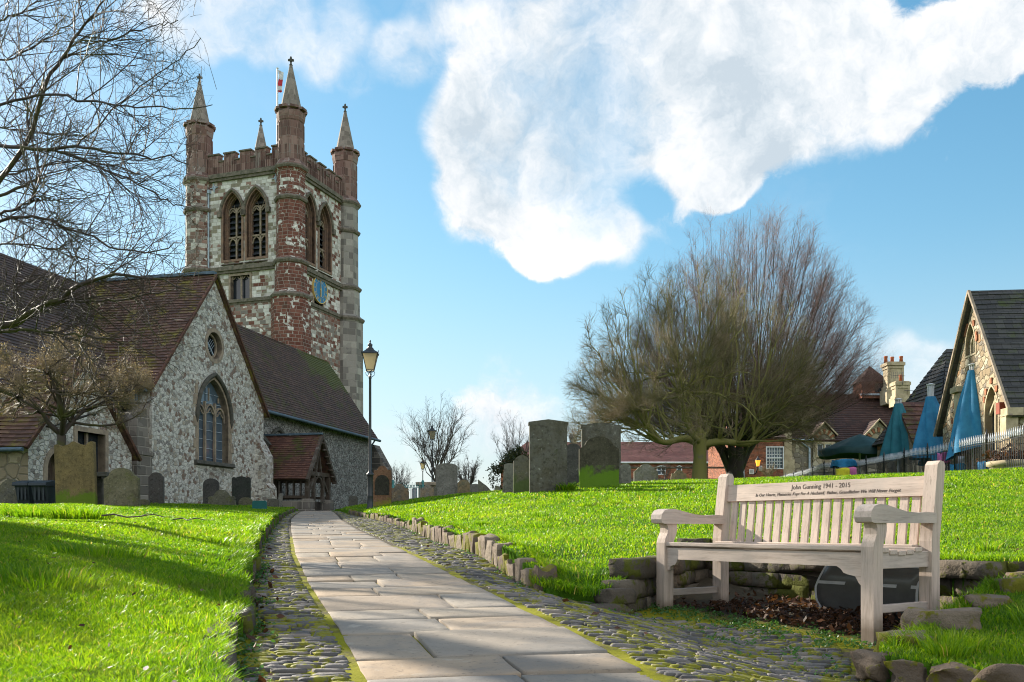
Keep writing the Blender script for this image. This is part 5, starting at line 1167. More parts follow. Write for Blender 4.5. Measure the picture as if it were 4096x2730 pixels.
# ------------------------------------------------------------ lamp posts
def f_pane(g,bs):
    put(g,bs,(.55,.46,.32),.25,.5); tl=g.n('BsdfTranslucent',{0:(.75,.66,.48,1)}).outputs[0]; ms=g.n('MixShader',{0:.6,1:bs.outputs[0],2:tl}).outputs[0]
    o=[x for x in g.nt.nodes if x.type=='OUTPUT_MATERIAL'][0]; g.nt.links.new(ms,o.inputs[0])
mat('lantern_glass',f_pane)
def lamp(px,yb,yt,Y,label,name='lamp_post'):
    x=(px-CX)/FD*Y; gz=GR(x,Y); H=CAMZ+(HY-yt)/FD*Y-gz; t=thing(name,label,'lamp post',(x,Y,gz),.0,'black lamp posts along the path'); k=H/3.96
    b=MB(); q=[(.085,-.1),(.085,.04),(.068,.06),(.064,.28),(.070,.30),(.062,.33),(.060,.76),(.066,.78),(.092,.80),(.082,.83),(.050,.86),(.046,.89),(.034,.92),(.029,3.05),(.036,3.07),(.036,3.11),(.018,3.13),(.014,3.24)]
    b.lathe([(r*k,z*k) for r,z in q],(0,0,0),12); b.build('post',M['iron'],t)
    b=MB()
    for j in range(4):
        a=j*math.pi/2+.5; d=Vector((math.cos(a),math.sin(a),0)); b.tube([d*(r*k)+Vector((0,0,z*k)) for r,z in((.03,3.10),(.10,3.15),(.115,3.21),(.09,3.245),(.06,3.22),(.075,3.19))],.008*k,5)
    b.build('bracket',M['iron'],t)
    z0,z1=3.255*k,3.64*k; h0,h1=.088*k,.175*k
    R4=Matrix.Rotation(.12,3,'Z'); cr=[R4@Vector(q) for q in((-1,-1,0),(1,-1,0),(1,1,0),(-1,1,0))]
    b=MB()
    for i in range(4):
        p=cr[i];q=cr[(i+1)%4]; b.tube([p*h0+Vector((0,0,z0)),p*h1+Vector((0,0,z1))],.011*k,4); b.tube([p*h0+Vector((0,0,z0)),q*h0+Vector((0,0,z0))],.013*k,4); b.tube([p*h1+Vector((0,0,z1)),q*h1+Vector((0,0,z1))],.014*k,4)
        b.tube([p*h1*1.05+Vector((0,0,z1)),p*h1*1.18+Vector((0,0,z1+.06*k))],[.014*k,.004*k],4)
    ph=math.pi/4+.12; s2=math.sqrt(2)
    b.lathe([(h1*1.13*s2,z1),(h1*1.06*s2,z1+.02*k),(h1*.62*s2,z1+.075*k),(h1*.42*s2,z1+.12*k)],(0,0,0),4,0,ph,False)
    b.lathe([(.075*k,z1+.10*k),(.08*k,z1+.14*k),(.05*k,z1+.16*k),(.055*k,z1+.20*k),(.062*k,z1+.22*k),(.03*k,z1+.25*k),(.014*k,z1+.27*k),(.024*k,z1+.30*k),(.012*k,z1+.33*k),(.004*k,H)],(0,0,0),10)
    b.build('lantern_frame',M['iron'],t)
    b=MB()
    for i in range(4):
        p=cr[i];q=cr[(i+1)%4]; b.add([p*h0*.97+Vector((0,0,z0)),q*h0*.97+Vector((0,0,z0)),q*h1*.97+Vector((0,0,z1)),p*h1*.97+Vector((0,0,z1))],[(0,1,2,3)])
    b.build('lantern_pane',M['lantern_glass'],t); b=MB(); b.lathe([(.03*k,z1-.12*k),(.05*k,z1-.06*k),(.05*k,z1)],(0,0,0),8); b.build('bulb_holder',M['white_paint'],t)
lamp(850,1171,783,22,'tall black lamp post with a square lantern beside the end of the path'); lamp(992.5,1145,976,42,'middle black lamp post beside the broad grey gravestone'); lamp(971,1150,1054,78,'smallest farthest black lamp post above the chest tomb')
# ------------------------------------------------------------ spiked railings on the right
A_=[(11.6,15.5),(12.2,22),(12.75,28),(13.3,34),(14.3,45),(15.0,52)]
rl=thing('iron_railings','black iron railings with silver spear tops along the top of the right lawn','railings',(12.2,22,GR(12.2,22))); ri=inv(rl)
b=MB(); sp_=MB(); po=[]; rails=MB(); d=0; pts=[]
for (x0,y0),(x1,y1) in zip(A_,A_[1:]):
    L=math.hypot(x1-x0,y1-y0); n=int(L/.12)
    for i in range(n): u=i/n; pts.append((x0+(x1-x0)*u,y0+(y1-y0)*u))
gzs=[GR(*p) for p in pts]; rh=.86
for i,((x,y),gz) in enumerate(zip(pts,gzs)):
    if i%18==0: po.append((x,y,gz))
    b.tube([(x,y,gz-.1),(x,y,gz+rh)],.010,4,cap=False)
    sp_.lathe([(.010,rh),(.018,rh+.03),(.010,rh+.05),(.021,rh+.09),(.003,rh+.23)],(x,y,gz),5)
for hh,rw_ in((rh-.03,.013),(.12,.012)): rails.tube([(x,y,gz+hh) for (x,y),gz in list(zip(pts,gzs))[::6]],rw_,4)
for q,nm,m in((b,'bars','iron'),(rails,'rail','iron'),(sp_,'spear_tops','spike_paint')): o=q.build(nm,M[m],rl,uv=False); o.matrix_parent_inverse=ri
for x,y,gz in po:
    q=MB(); q.lathe([(.022,-.1),(.022,rh+.05),(.04,rh+.08),(.022,rh+.12),(.045,rh+.18),(.004,rh+.36)],(x,y,gz),6); o=q.build('railing_post',M['spike_paint'] if 0 else M['iron'],rl,uv=False); o.matrix_parent_inverse=ri
# ------------------------------------------------------------ parasols
def closed(px,yt,yf,yb,wpx,Y,label,m,seed):
    x=(px-CX)/FD*Y; gz=GR(x,Y)-.1; z=lambda p:CAMZ+(HY-p)/FD*Y-gz; r0=wpx/FD*Y/2
    t=thing('closed_parasol',label,'parasol',(x,Y,gz),0,'closed parasols behind the railings'); b=MB(); b.tube([(0,0,0),(0,0,z(yt)-.05)],.035,8); b.build('pole',M['white_paint'],t)
    b=MB(); 
    for j in range(10):
        a=j*.628; b.tube([(.07*math.cos(a),.07*math.sin(a),z(yf)-.25),(.10*math.cos(a),.10*math.sin(a),z(yt)-.02)],.016,4)
    b.lathe([(.13,z(yt)-.03),(.15,z(yt)),(.05,z(yt)+.03)],(0,0,0),10); b.build('rib_cluster',M['white_paint'],t)
    r=random.Random(seed); b=MB(); n=84; m_=18; vs=[];fs=[]; z1=z(yf);z0=z(yb); ph=r.uniform(0,6)
    lean=.40*r0
    for i in range(m_+1):
        v=i/m_; rad=.15+(r0-.15)*v**1.05
        for j in range(n):
            a=2*math.pi*j/n; sw=a+.35*math.sin(v*2.2+seed); w1=abs(math.sin(3.5*sw+ph))-.55; f=1+.34*min(1,v*3)*w1+.12*min(1,v*2)*math.sin(3*a+seed+v*1.7)
            dz=-.26*(v**3)*(.5+.5*math.sin(2*a+seed*2.3))-.10*v*w1; vs.append((rad*f*math.cos(a)+lean*v*.6,rad*f*math.sin(a)*.75,z1+(z0-z1)*v*.97+dz))
    for i in range(m_):
        for j in range(n): fs.append((i*n+j,(i+1)*n+j,(i+1)*n+(j+1)%n,i*n+(j+1)%n))
    b.add(vs,fs,0,True); b.build('canopy',M[m],t)
    b=MB(); b.box((0,0,.06),(.7,.7,.12)); b.build('base',M['dark_stone'],t)
closed(2236,838,852,1040,150,26.5,'nearest and largest closed blue parasol in front of the stone gable','canvas_blue',1)
closed(2138,884,912,1052,112,30.5,'middle closed blue parasol with white ribs showing at its top','canvas_blue',2)
closed(2064,918,928,1046,88,34.5,'left and smallest closed teal parasol','canvas_teal',3)
Y=42; x=(1975-CX)/FD*Y; gz=GR(x,Y); t=thing('open_parasol','open dark green parasol in front of the dormered stone building','parasol',(x,Y,gz)); z=lambda p:CAMZ+(HY-p)/FD*Y-gz
b=MB(); n=8; R0=95/FD*Y; vs=[];fs=[]
for i in range(7):
    v=i/6; 
    for j in range(n*4):
        a=2*math.pi*j/(n*4); c=abs(((j%4)/4)-.5)*2; sag=-.10*(1-c)*v
        rr_2=R0*v*(1-.05*(1-c)); vs.append((rr_2*math.cos(a),rr_2*math.sin(a),z(998)+(z(1036)-z(998))*v**1.1+sag*.6))
for j in range(n*4):
    a=2*math.pi*j/(n*4); c=abs(((j%4)/4)-.5)*2; vs.append((R0*.99*(1-.05*(1-c))*math.cos(a),R0*.99*(1-.05*(1-c))*math.sin(a),z(1036)-.26+.05*math.sin(a*5)))
for i in range(7):
    for j in range(n*4): fs.append((i*n*4+j,(i+1)*n*4+j,(i+1)*n*4+(j+1)%(n*4),i*n*4+(j+1)%(n*4)))
b.add(vs,fs,0,True); b.build('canopy',M['canvas_green'],t); b=MB(); b.tube([(0,0,0),(0,0,z(1000))],.04,8)
for j in range(8): a=j*math.pi/4; b.tube([(0,0,z(1000)-.85),(R0*.55*math.cos(a),R0*.55*math.sin(a),z(1018)-.08)],.015,4)
b.build('pole',M['white_paint'],t)
# things among the tables behind the railings
def blob(name,label,cat,px,py,Y,w,d,h,m,kind='cloth'):
    c=W(px,py,Y); t=thing(name,label,cat,(c.x,Y,c.z-h)); b=MB(); r=random.Random(int(px)); n=10; vs=[];fs=[]
    for v in range(5):
        for j in range(n*2):
            a=math.pi*j/n; f=1+.12*math.sin(a*4+px)*(v/4); e=.55 ; vs.append((w/2*f*np.sign(math.cos(a))*abs(math.cos(a))**e*(.96+.06*v/4),d/2*f*np.sign(math.sin(a))*abs(math.sin(a))**e,h-(h*.62)*(v/4)+.03*math.sin(a*3+v)))
    for v in range(4):
        for j in range(n*2): fs.append((v*n*2+j,(v+1)*n*2+j,(v+1)*n*2+(j+1)%(n*2),v*n*2+(j+1)%(n*2)))
    fs.append(tuple(range(n*2))); b.add(vs,fs,0,True); b.build('cover',M[m],t); b=MB()
    for sx in(-.35,.35):
        for sy in(-.35,.35): b.tube([(sx*w,sy*d,-.6),(sx*w,sy*d,h*.9)],.025,5)
    b.build('legs',M['iron'],t)
blob('covered_table','table under a bright blue cloth beneath the open green parasol','table',1938,1058,36,.85,.7,.42,'sky_cloth')
blob('covered_chair','yellow covered chair behind the railings below the blue clothed table','chair',1936,1078,33,.45,.5,.40,'yellow')
blob('covered_chair','pink covered chair behind the railings right of the yellow one','chair',1954,1076,33.5,.35,.5,.5,'pink')
blob('covered_chair','small blue covered chair behind the railings below the nearest parasol','chair',2268,1062,25.5,.45,.45,.5,'sky_cloth')
blob('covered_chair','blue covered chair behind the railings right of the bench post','chair',2200,1068,26.5,.35,.45,.45,'canvas_blue')
blob('covered_chair','pink covered chair behind the railings below the middle parasol','chair',2168,1042,27.5,.3,.4,.45,'pink')
blob('covered_chair','lilac white covered chair behind the railings between two blue parasols','chair',2215,1050,27.5,.25,.4,.45,'flag_white')
# planter at the right edge
c=W(2335,1080,23.5); t=thing('stone_planter','round stone planter with dry ferns behind the railings at the right edge','planter',(c.x,23.5,GR(c.x,23.5)-.1)); b=MB(); b.lathe([(.62,0),(.62,.30),(.70,.32),(.70,.42),(.60,.44),(.58,.36)],(0,0,0),20); b.build('planter_bowl',M['cream_stone'],t)
pl_=np.random.default_rng(4); P=[(c.x+pl_.normal(0,.3),23.5+pl_.normal(0,.3),GR(c.x,23.5)+.36+abs(pl_.normal(0,.13))) for _ in range(700)]
o=leaves('dry_fern',P,'dead_leaf',.04,.09,8,1.); o.parent=t; o.matrix_parent_inverse=inv(t)
# ------------------------------------------------------------ buildings on the right
# stone school with steep gable
BA=R(-5); be=Vector((math.cos(BA),math.sin(BA),0)); bo=Vector((12.98,24.0,1.0)); sc=thing('stone_schoolhouse','steep gabled school of honey coloured rubble with dark tiles and orange brick arches','building',bo,BA)
BI=inv(sc)
def bhit(px,py):
    A=BI@Vector((0,0,CAMZ)); B=BI@W(px,py,30); d=B-A; k=-A.x/d.x; p=A+d*k; return p.y,p.z
yr=0.0; yl=bhit(2166,985)[0]; ya_=bhit(2224,680); ez=bhit(2325,940)[1]; ym=yl*.5; az=bhit(2236,680)[1]
FB=Fr((0,0,0),(0,-1,0),(1,0,0)); b=MB()
q=bhit(2230,785); tw=.55; tri_=arch(-q[0],tw*1.25,q[1]-.38,q[1]-.2,q[1]+.52)
l1=bhit(2196,1000); l2=bhit(2290,1000)
a1=arch(-(ym+1.05),.85,.9,2.6,3.35); a2=arch(-(ym-1.15),.85,.9,2.6,3.35)
b.wall([(-yl,-.3),(0,-.3),(0,ez),(-ym,az),(-yl,ez)],[tri_,a1,a2],FB.o,FB.ux,FB.uy,FB.inn,0,.22,1)
b.wall([(0,-.3),(14,-.3),(14,ez),(0,ez)],[],(0,0,0),(1,0,0),(0,0,1),(0,1,0),0)
b.wall([(-14,-.3),(0,-.3),(0,ez),(-14,ez)],[],(0,yl,0),(-1,0,0),(0,0,1),(0,-1,0),0)
b.build('school_wall',[M['school_rubble'],M['cream_stone']],sc)
b=MB(); hw_=yl/2
roof(b,(-.12,ym,az+.12),(14,ym,az+.12),(-.12,-.28,ez-.20),(14,-.28,ez-.20),.19,.024,.6,0,.08,31,.015); roof(b,(-.12,ym,az+.12),(14,ym,az+.12),(-.12,yl+.25,ez-.2),(14,yl+.25,ez-.2),.25,.02,1,0,.08,32)
b.build('school_roof',M['tiles_school'],sc); b=MB()
for e in(-.30,yl+.27): b.tube([(-.16,ym,az+.12),(-.16,e,ez-.22)],.05,4)
b.build('verge',M['window_stone'],sc)
b=MB(); r=random.Random(2)
for ar in(tri_,a1,a2):
    for p in offs(ar[2:],.13)[0:-1:1]:
        if r.random()<.5: b.box(FB.p(*p,-.008),(.05,.11,.16),0,0,.01)
b.build('brick_arch',M['brick_orange'],sc)
b=MB(); F_=FB
for ar in(tri_,a1,a2): FB.ring(b,ar,.05,-.02,.18)
for yy in(ym+1.05,ym-1.15): FB.bar(b,[(-yy,.9),(-yy,3.1)],.05,.12); FB.bar(b,[(-yy-.4,2.6),(-yy,3.0),(-yy+.4,2.6)],.05,.12)
for k in(-.28,0,.28): FB.bar(b,[(-q[0]+k*.9,q[1]-.36),(-q[0]+k*.9,q[1]+.1)],.05,.12)
FB.bar(b,[(-q[0]-.3,q[1]-.1),(-q[0],q[1]+.25),(-q[0]+.3,q[1]-.1)],.05,.12)
b.box((-.12,ym+.55,2.9),(.34,.40,1.0)); b.box((-.16,ym+.55,3.5),(.44,.5,.16)); b.box((-.10,ym+.55,2.2),(.28,.30,.5)); b.box((-.08,.0,ez-.45),(.3,.36,.5)); b.box((-.05,-.1,ez-.1),(.4,.4,.2))
sw_=b.build('stone_dressing',M['cream_stone'],sc); b=MB()
for ar in(tri_,a1,a2): FB.face(b,ar,.19)
b.build('pane',M['dark_glass'],sc)
b=MB(); b.box((-.14,.30,ez+.05),(.2,.22,.30)); b.build('alarm_box',mat('rust_red',f_plain,c=(.28,.06,.03),sc=5),sc)
# hipped hall between
def boxhouse(name,label,x0,x1,y0,y1,zb,ze_,zr_,wm,rm,hipl=0,hipr=0,h=.24,extra=None,axis='x',cat='building'):
    t=thing(name,label,cat,((x0+x1)/2,(y0+y1)/2,zb)); i=inv(t); ym_=(y0+y1)/2; b=MB()
    b.box(((x0+x1)/2,(y0+y1)/2,(zb+ze_)/2-.3),(x1-x0,y1-y0,ze_-zb+.6)) if 0 else None
    b.wall(rect(x0,x1,zb-1,ze_),extra or [],(0,y0,0),(1,0,0),(0,0,1),(0,1,0),0,.12)
    for xx,ux,inn in((x0,(0,-1,0),(1,0,0)),(x1,(0,1,0),(-1,0,0))):
        sg=-1 if xx==x0 else 1; a,c=(-y1,-y0) if sg<0 else (y0,y1); hip=hipl if sg<0 else hipr
        b.wall([(a,zb-1),(c,zb-1),(c,ze_),((a+c)/2,zr_ if not hip else ze_+.01),(a,ze_)],[],(xx,0,0),ux,(0,0,1),inn,0)
    b.wall(rect(-x1,-x0,zb-1,ze_),[],(0,y1,0),(-1,0,0),(0,0,1),(0,-1,0),0)
    o=b.build('wall',M[wm],t); o.matrix_parent_inverse=i; b=MB(); ov=.2
    for e,sd in((y0-ov,1),(y1+ov,2)): roof(b,(x0+hipl-(0 if hipl else .15),ym_,zr_),(x1-hipr+(0 if hipr else .15),ym_,zr_),(x0-.15,e,ze_-.1),(x1+.15,e,ze_-.1),h,.03,1.2,0,.08,sd)
    for hip,xx,xr in((hipl,x0-.15,x0+hipl),(hipr,x1+.15,x1-hipr)):
        if hip: roof(b,(xr,ym_,zr_),(xr,ym_+.02,zr_),(xx,y0-ov,ze_-.1),(xx,y1+ov,ze_-.1),h,.03,1.2,0,.08,5)
    o=b.build('roof',M[rm],t); o.matrix_parent_inverse=i; return t,i
def X(px,Y): return (px-CX)/FD*Y
def Z(py,Y): return CAMZ+(HY-py)/FD*Y
def part(b,name,m,t,i,par=None):
    o=b.build(name,M[m],par or t); 
    if par is None: o.matrix_parent_inverse=i
    else: o.matrix_parent_inverse=(i@Matrix.Identity(4)) if 0 else Matrix.Identity(4)
    return o
boxhouse('school_hall','dark hipped roof hall just behind the left side of the steep school gable',X(2108,36),X(2290,36),34,40,1.5,Z(985,34),Z(803,37),'school_rubble','tiles_school',1.6,.5)
t,i=boxhouse('school_lobby','small lean lobby roof with an orange lit edge behind the middle parasol',X(2088,34),X(2150,34),33.5,36,1.5,Z(1015,33.5),Z(925,34.7),'cream_rubble','tiles_porch')
# long dormered building
YL=58; t,i=boxhouse('dormered_house','long stone house with dark red tiles, two gabled dormers and tall cream chimneys',X(1800,YL),X(2170,YL),YL,YL+9,2,Z(1010,YL),Z(912,YL+4.5),'cream_rubble','tiles_long')
for px0,px1,pt_ in((1866,1917,974),(1986,2046,968)):
    x0,x1=X(px0,YL),X(px1,YL); xm=(x0+x1)/2; za2=Z(pt_,YL); ze2=Z(1000,YL); zz0=Z(1050,YL); b=MB()
    wx0,wx1=X(px0+10,YL),X(px1-9,YL); wz0_,wz1_=Z(1047,YL),Z(1021,YL)
    b.wall([(x0,Z(1012,YL)-2),(x1,Z(1012,YL)-2),(x1,ze2),(xm,za2),(x0,ze2)],[rect(wx0,wx1,wz0_,wz1_)],(0,YL-.12,0),(1,0,0),(0,0,1),(0,1,0),0,.1); d=part(b,'dormer','cream_rubble',t,i)
    b=MB(); 
    for e in(x0-.12,x1+.12): roof(b,(xm,YL-.35,za2+.1),(xm,YL+3.6,za2+.1),(e,YL-.35,ze2-.05),(e,YL+3.6,ze2-.05),.2,.02,.8,0,.06,3)
    o=b.build('dormer_roof',M['tiles_long'],d)
    b=MB(); b.tube([(x0-.1,YL-.32,ze2-.05),(xm,YL-.32,za2+.08),(x1+.1,YL-.32,ze2-.05)],.06,4); b.build('dormer_verge',M['cream_stone'],d)
    b=MB()
    for k in range(9):
        a=math.pi*(.18+.64*k/8); b.box((xm-math.cos(a)*(x1-x0)*.40,YL-.16,ze2-.22+math.sin(a)*(x1-x0)*.36),(.12,.10,.30),0,k%2) if 0 else b.prism([(-.055,-.15),(.055,-.15),(.075,.15),(-.075,.15)],(xm-math.cos(a)*(x1-x0)*.42,YL-.14,ze2-.42+math.sin(a)*(x1-x0)*.44),(math.sin(a),0,math.cos(a)),(-math.cos(a),0,math.sin(a)),(0,-.05,0),k%2)
    b.build('brick_arch',[M['brick_orange'],M['cream_stone']],d)
    b=MB(); Fd=Fr((0,YL-.12,0),(1,0,0),(0,1,0)); Fd.ring(b,rect(wx0,wx1,wz0_,wz1_),.13,-.05,.1); Fd.bar(b,[((wx0+wx1)/2,wz0_),((wx0+wx1)/2,wz1_)],.07,.0)
    wd=b.build('window',M['cream_stone'],d); b=MB(); Fd.ring(b,rect(wx0+.0,(wx0+wx1)/2-.06,wz0_,wz1_),0.,.03,.08,wi=.05); Fd.ring(b,rect((wx0+wx1)/2+.06,wx1,wz0_,wz1_),0.,.03,.08,wi=.05); b.build('casement',M['white_paint'],d); b=MB(); Fd.face(b,rect(wx0,wx1,wz0_,wz1_),.08); b.build('pane',M['dark_glass'],d)
b=MB(); xq=X(1798,YL); b.box((xq+.22,YL-.15,Z(1025,YL)-.9),(.48,.5,6.2)); b.prism([(-.24,0),(.24,0),(.0,.5)],(xq+.22,YL-.4,Z(1025,YL)+2.2),(1,0,0),(0,0,1),(0,.5,0)); b.box((xq+.2,YL-.45,Z(1080,YL)-.6),(.7,.4,2.4)); part(b,'quoin_buttress','cream_stone',t,i)
b=MB(); b.tube([(X(1840,YL),YL-.12,Z(1018,YL)),(X(1858,YL),YL-.12,Z(1030,YL)),(X(1858,YL),YL-.12,2)],.07,6); b.tube([(X(1802,YL),YL-.25,Z(1012,YL)),(X(1866,YL),YL-.25,Z(1012,YL))],.07,5); b.tube([(X(1957,YL),YL-.12,Z(1012,YL)),(X(1957,YL),YL-.12,2)],.06,6); part(b,'gutter','pale_downpipe',t,i)
YR=YL+4.5; b=MB()
for k in range(46): b.box((X(1800,YR)+k*.235,YR,Z(912,YR)+.08),(.2,.2,.12+.1*(k%2))) 
part(b,'ridge_tiles','tiles_porch',t,i)
cx0,cx1=X(1966,YR),X(2029,YR); xm=(cx0+cx1)/2; b=MB(); b.box((xm,YR,(Z(880,YR)+Z(918,YR))/2),(cx1-cx0-.25,1.6,Z(880,YR)-Z(920,YR))); cu_=part(b,'brick_cupola','brick',t,i)
b=MB(); hw3=(cx1-cx0)/2+.05; b.lathe([(hw3*1.414,Z(882,YR)),(hw3*1.35,Z(880,YR)),(.03,Z(842,YR))],(xm,YR,0),4,0,math.pi/4,False); b.build('cupola_roof',M['tiles_long'],cu_); b=MB(); b.box((xm+.35,YR-.82,Z(896,YR)),(.65,.05,.6)); b.build('cupola_vent',M['dark_glass'],cu_); b=MB(); b.box((xm,YR-.86,Z(911,YR)),(cx1-cx0,.15,.12)); b.build('cupola_flashing',M['pale_downpipe'],cu_)
def chim(px0,px1,yt,ybm,Y,npots,label=None):
    x0,x1=X(px0,Y),X(px1,Y); xm=(x0+x1)/2; w=x1-x0; b=MB(); zt_,zb_=Z(yt,Y),Z(ybm,Y)
    b.box((xm,Y,(zt_+zb_)/2),(w*.78,w*.72,zt_-zb_)); b.box((xm,Y,zt_-.1),(w,w*.9,.2)); b.box((xm,Y,zt_-.32),(w*.88,w*.8,.14)); b.box((xm,Y,zt_-.0),(w*.85,w*.8,.1))
    b.box((xm,Y,zb_+(zt_-zb_)*.40),(w*.9,w*.84,.18)); b.box((xm,Y,zb_+(zt_-zb_)*.17),(w*1.05,w*.95,(zt_-zb_)*.36))
    for sx in(-.39,.39): b.box((xm+sx*w,Y-w*.36,(zt_+zb_)/2),(.14,.06,(zt_-zb_)*.9))
    c=part(b,'chimney','cream_stone',t,i); b=MB()
    for k in range(npots): b.lathe([(.13,0),(.11,.3),(.13,.34),(.13,.42),(.09,.42)],(xm+(k-(npots-1)/2)*w*.42,Y-.1+.2*(k%2),zt_+.04),8)
    b.build('chimney_pot',M['terracotta'],c)
chim(2030,2072,836,930,61,3); chim(2050,2086,880,935,57,1); chim(2124,2142,888,960,50,0)
b=MB(); za3=Z(855,56.5); xa=X(2074,56.5); b.tube([(xa,56.5,Z(885,56.5)),(xa,56.5,za3)],.02,4); b.tube([(xa-.75,56.5,za3-.2),(xa+.15,56.5,za3-.25)],.015,4); b.tube([(xa+.1,56.5,Z(898,56.5)),(xa+1.9,56.5,Z(900,56.5))],.02,4)
for k in range(6): b.tube([(xa-.7+k*.13,56.5,za3-.4),(xa-.7+k*.13,56.5,za3)],.01,4)
part(b,'aerial','iron',t,i)
# brick house with sash window
YS=57.2; wx=(X(1762,YS),X(1798,YS)); wzz=(Z(1076,YS),Z(1029,YS))
t,i=boxhouse('brick_house','orange brick house with a tall white sash window beside the dormered house',X(1690,YS),X(1799,YS),YS,YS+8,2,Z(1003,YS),Z(950,YS+4),'brick','tiles_long',extra=[rect(*wx,*wzz)])
Fs=Fr((0,YS,0),(1,0,0),(0,1,0)); b=MB(); rc_=rect(*wx,*wzz); Fs.ring(b,rc_,.07,-.03,.12)
for k in range(1,6): xx=wx[0]+(wx[1]-wx[0])*k/6; Fs.bar(b,[(xx,wzz[0]),(xx,wzz[1])],.025,.07)
for k in range(1,6): zz=wzz[0]+(wzz[1]-wzz[0])*k/6; Fs.bar(b,[(wx[0],zz),(wx[1],zz)],.025 if k!=3 else .06,.07)
wd=part(b,'sash_window','white_paint',t,i); b=MB(); Fs.face(b,rc_,.1); b.build('pane',M['blue_glass'],wd)
b=MB(); b.tube([(X(1706,YS),YS-.1,2),(X(1706,YS),YS-.1,Z(1050,YS))],.09,6); part(b,'drainpipe','pale_downpipe',t,i)
for k,(pa_,pb_,ya2,yb2) in enumerate(((1721,1732,1079,1090),(1743,1751,1071,1082))):
    Yb=YS-.06; b=MB(); b.box(((X(pa_,Yb)+X(pb_,Yb))/2,Yb,(Z(ya2,Yb)+Z(yb2,Yb))/2),(X(pb_,Yb)-X(pa_,Yb),.04,Z(ya2,Yb)-Z(yb2,Yb))); o=b.build('notice_board',M['white_paint']); tag(o,('lower','higher')[k]+' white notice on the orange brick wall below the lit lantern','notice')
    b=MB()
    for q_ in range(4): b.box(((X(pa_,Yb)+X(pb_,Yb))/2,Yb-.024,Z(ya2+2.2+q_*2.1,Yb)),((X(pb_,Yb)-X(pa_,Yb))*.7,.006,.025))
    b.build('text_lines',M['engraving'],o)
YW=55.8; x=X(1741,YW); t2=thing('wall_lantern','lit orange lantern on a bracket on the brick house','lantern',(x,YW,Z(1066,YW))); b=MB(); b.tube([(x*0,.9,-.6),(0,.4,-.5),(0,0,-.2)],.04,5); z0=0; b.lathe([(.09,-.2),(.09,-.16)],(0,0,0),4,0,math.pi/4,False); b.lathe([(.20,.20),(.17,.24),(.06,.36),(.03,.46)],(0,0,0),4,0,math.pi/4,False)
b.build('lantern_frame',M['iron'],t2); b=MB(); b.lathe([(.085,-.16),(.18,.20)],(0,0,0),4,0,math.pi/4,False); b.build('lit_pane',M['lit_lamp'],t2)
# low brick range far behind
YB=88; wins=[(1437,1447),(1509,1529),(1555,1566),(1595,1605),(1631,1652),(1380,1392)]
ex=[[(X(a,YB),Z(1091,YB)),(X(c,YB),Z(1091,YB)),(X(c,YB),Z(1073,YB)),(X((a+c)/2,YB),Z(1070,YB)),(X(a,YB),Z(1073,YB))] for a,c in wins]
t,i=boxhouse('brick_range','long low red brick range with small white windows behind the gravestones',X(1150,YB),X(1705,YB),YB,YB+10,2,Z(1063,YB),Z(1016,YB+5),'brick','tiles_brick',hipl=2.6,extra=ex)
Fs=Fr((0,YB,0),(1,0,0),(0,1,0))
for p in ex:
    b=MB(); Fs.ring(b,p,.03,-.03,.1,wi=.05); xm=(p[0][0]+p[1][0])/2
    if p[1][0]-p[0][0]>.6: Fs.bar(b,[(xm,p[0][1]),(xm,p[3][1])],.05,.05)
    zz=(p[0][1]+p[2][1])/2; Fs.bar(b,[(p[0][0],zz),(p[1][0],zz)],.035,.05); wd=part(b,'window','white_paint',t,i); b=MB(); Fs.face(b,p,.1); b.build('pane',M['blue_glass'],wd)
b=MB(); b.tube([(X(1150,YB),YB-.25,Z(1064,YB)),(X(1705,YB),YB-.25,Z(1064,YB))],.09,5); part(b,'gutter','white_paint',t,i)
b=MB(); b.box((X(1315,YB+5),YB+5,Z(1014,YB+5)),(.6,.5,1.3)); part(b,'vent_stack','lead_blue',t,i)
# churchyard wall below the brick range
YG=60; t=thing('boundary_wall','low brown churchyard wall below the brick range','wall',(X(1550,YG),YG,2.0)); b=MB(); b.box((0,0,.45),(X(1800,YG)-X(1380,YG),.35,Z(1090,YG)-2+.9-.45)); b.box((0,0,Z(1090,YG)-2+.42),(X(1800,YG)-X(1380,YG),.45,.1)); b.build('wall_body',M['old_wall'],t)
# ------------------------------------------------------------ bare trees
def tubes(groups,n):
    """groups: list of (P (N,k,3), R (N,k)) -> one mesh worth of vertices and quads"""
    Vs=[];Fs=[];o=0
    ref=np.array([.31,.52,.79])
    for P,Rr in groups:
        if len(P)==0: continue
        N,k,_=P.shape; T=np.gradient(P,axis=1); T/=np.linalg.norm(T,axis=2,keepdims=True)+1e-9
        A=np.cross(T,ref); A/=np.linalg.norm(A,axis=2,keepdims=True)+1e-9; B=np.cross(T,A)
        t=2*np.pi*np.arange(n)/n
        V=P[:,:,None]+(A[:,:,None]*np.cos(t)[None,None,:,None]+B[:,:,None]*np.sin(t)[None,None,:,None])*Rr[:,:,None,None]
        idx=o+np.arange(N*k*n).reshape(N,k,n); a=idx[:,:-1]; b=idx[:,1:]
        F=np.stack([a,np.roll(a,-1,2),np.roll(b,-1,2),b],-1).reshape(-1,4)
        Vs.append(V.reshape(-1,3)); Fs.append(F); o+=N*k*n
    return np.concatenate(Vs),np.concatenate(Fs)
def unit(v): return v/(np.linalg.norm(v,axis=-1,keepdims=True)+1e-9)
def bez(P0,P1,P2,k): 
    t=np.linspace(0,1,k)[None,:,None]; return P0[:,None]*(1-t)**2+2*P1[:,None]*t*(1-t)+P2[:,None]*t*t
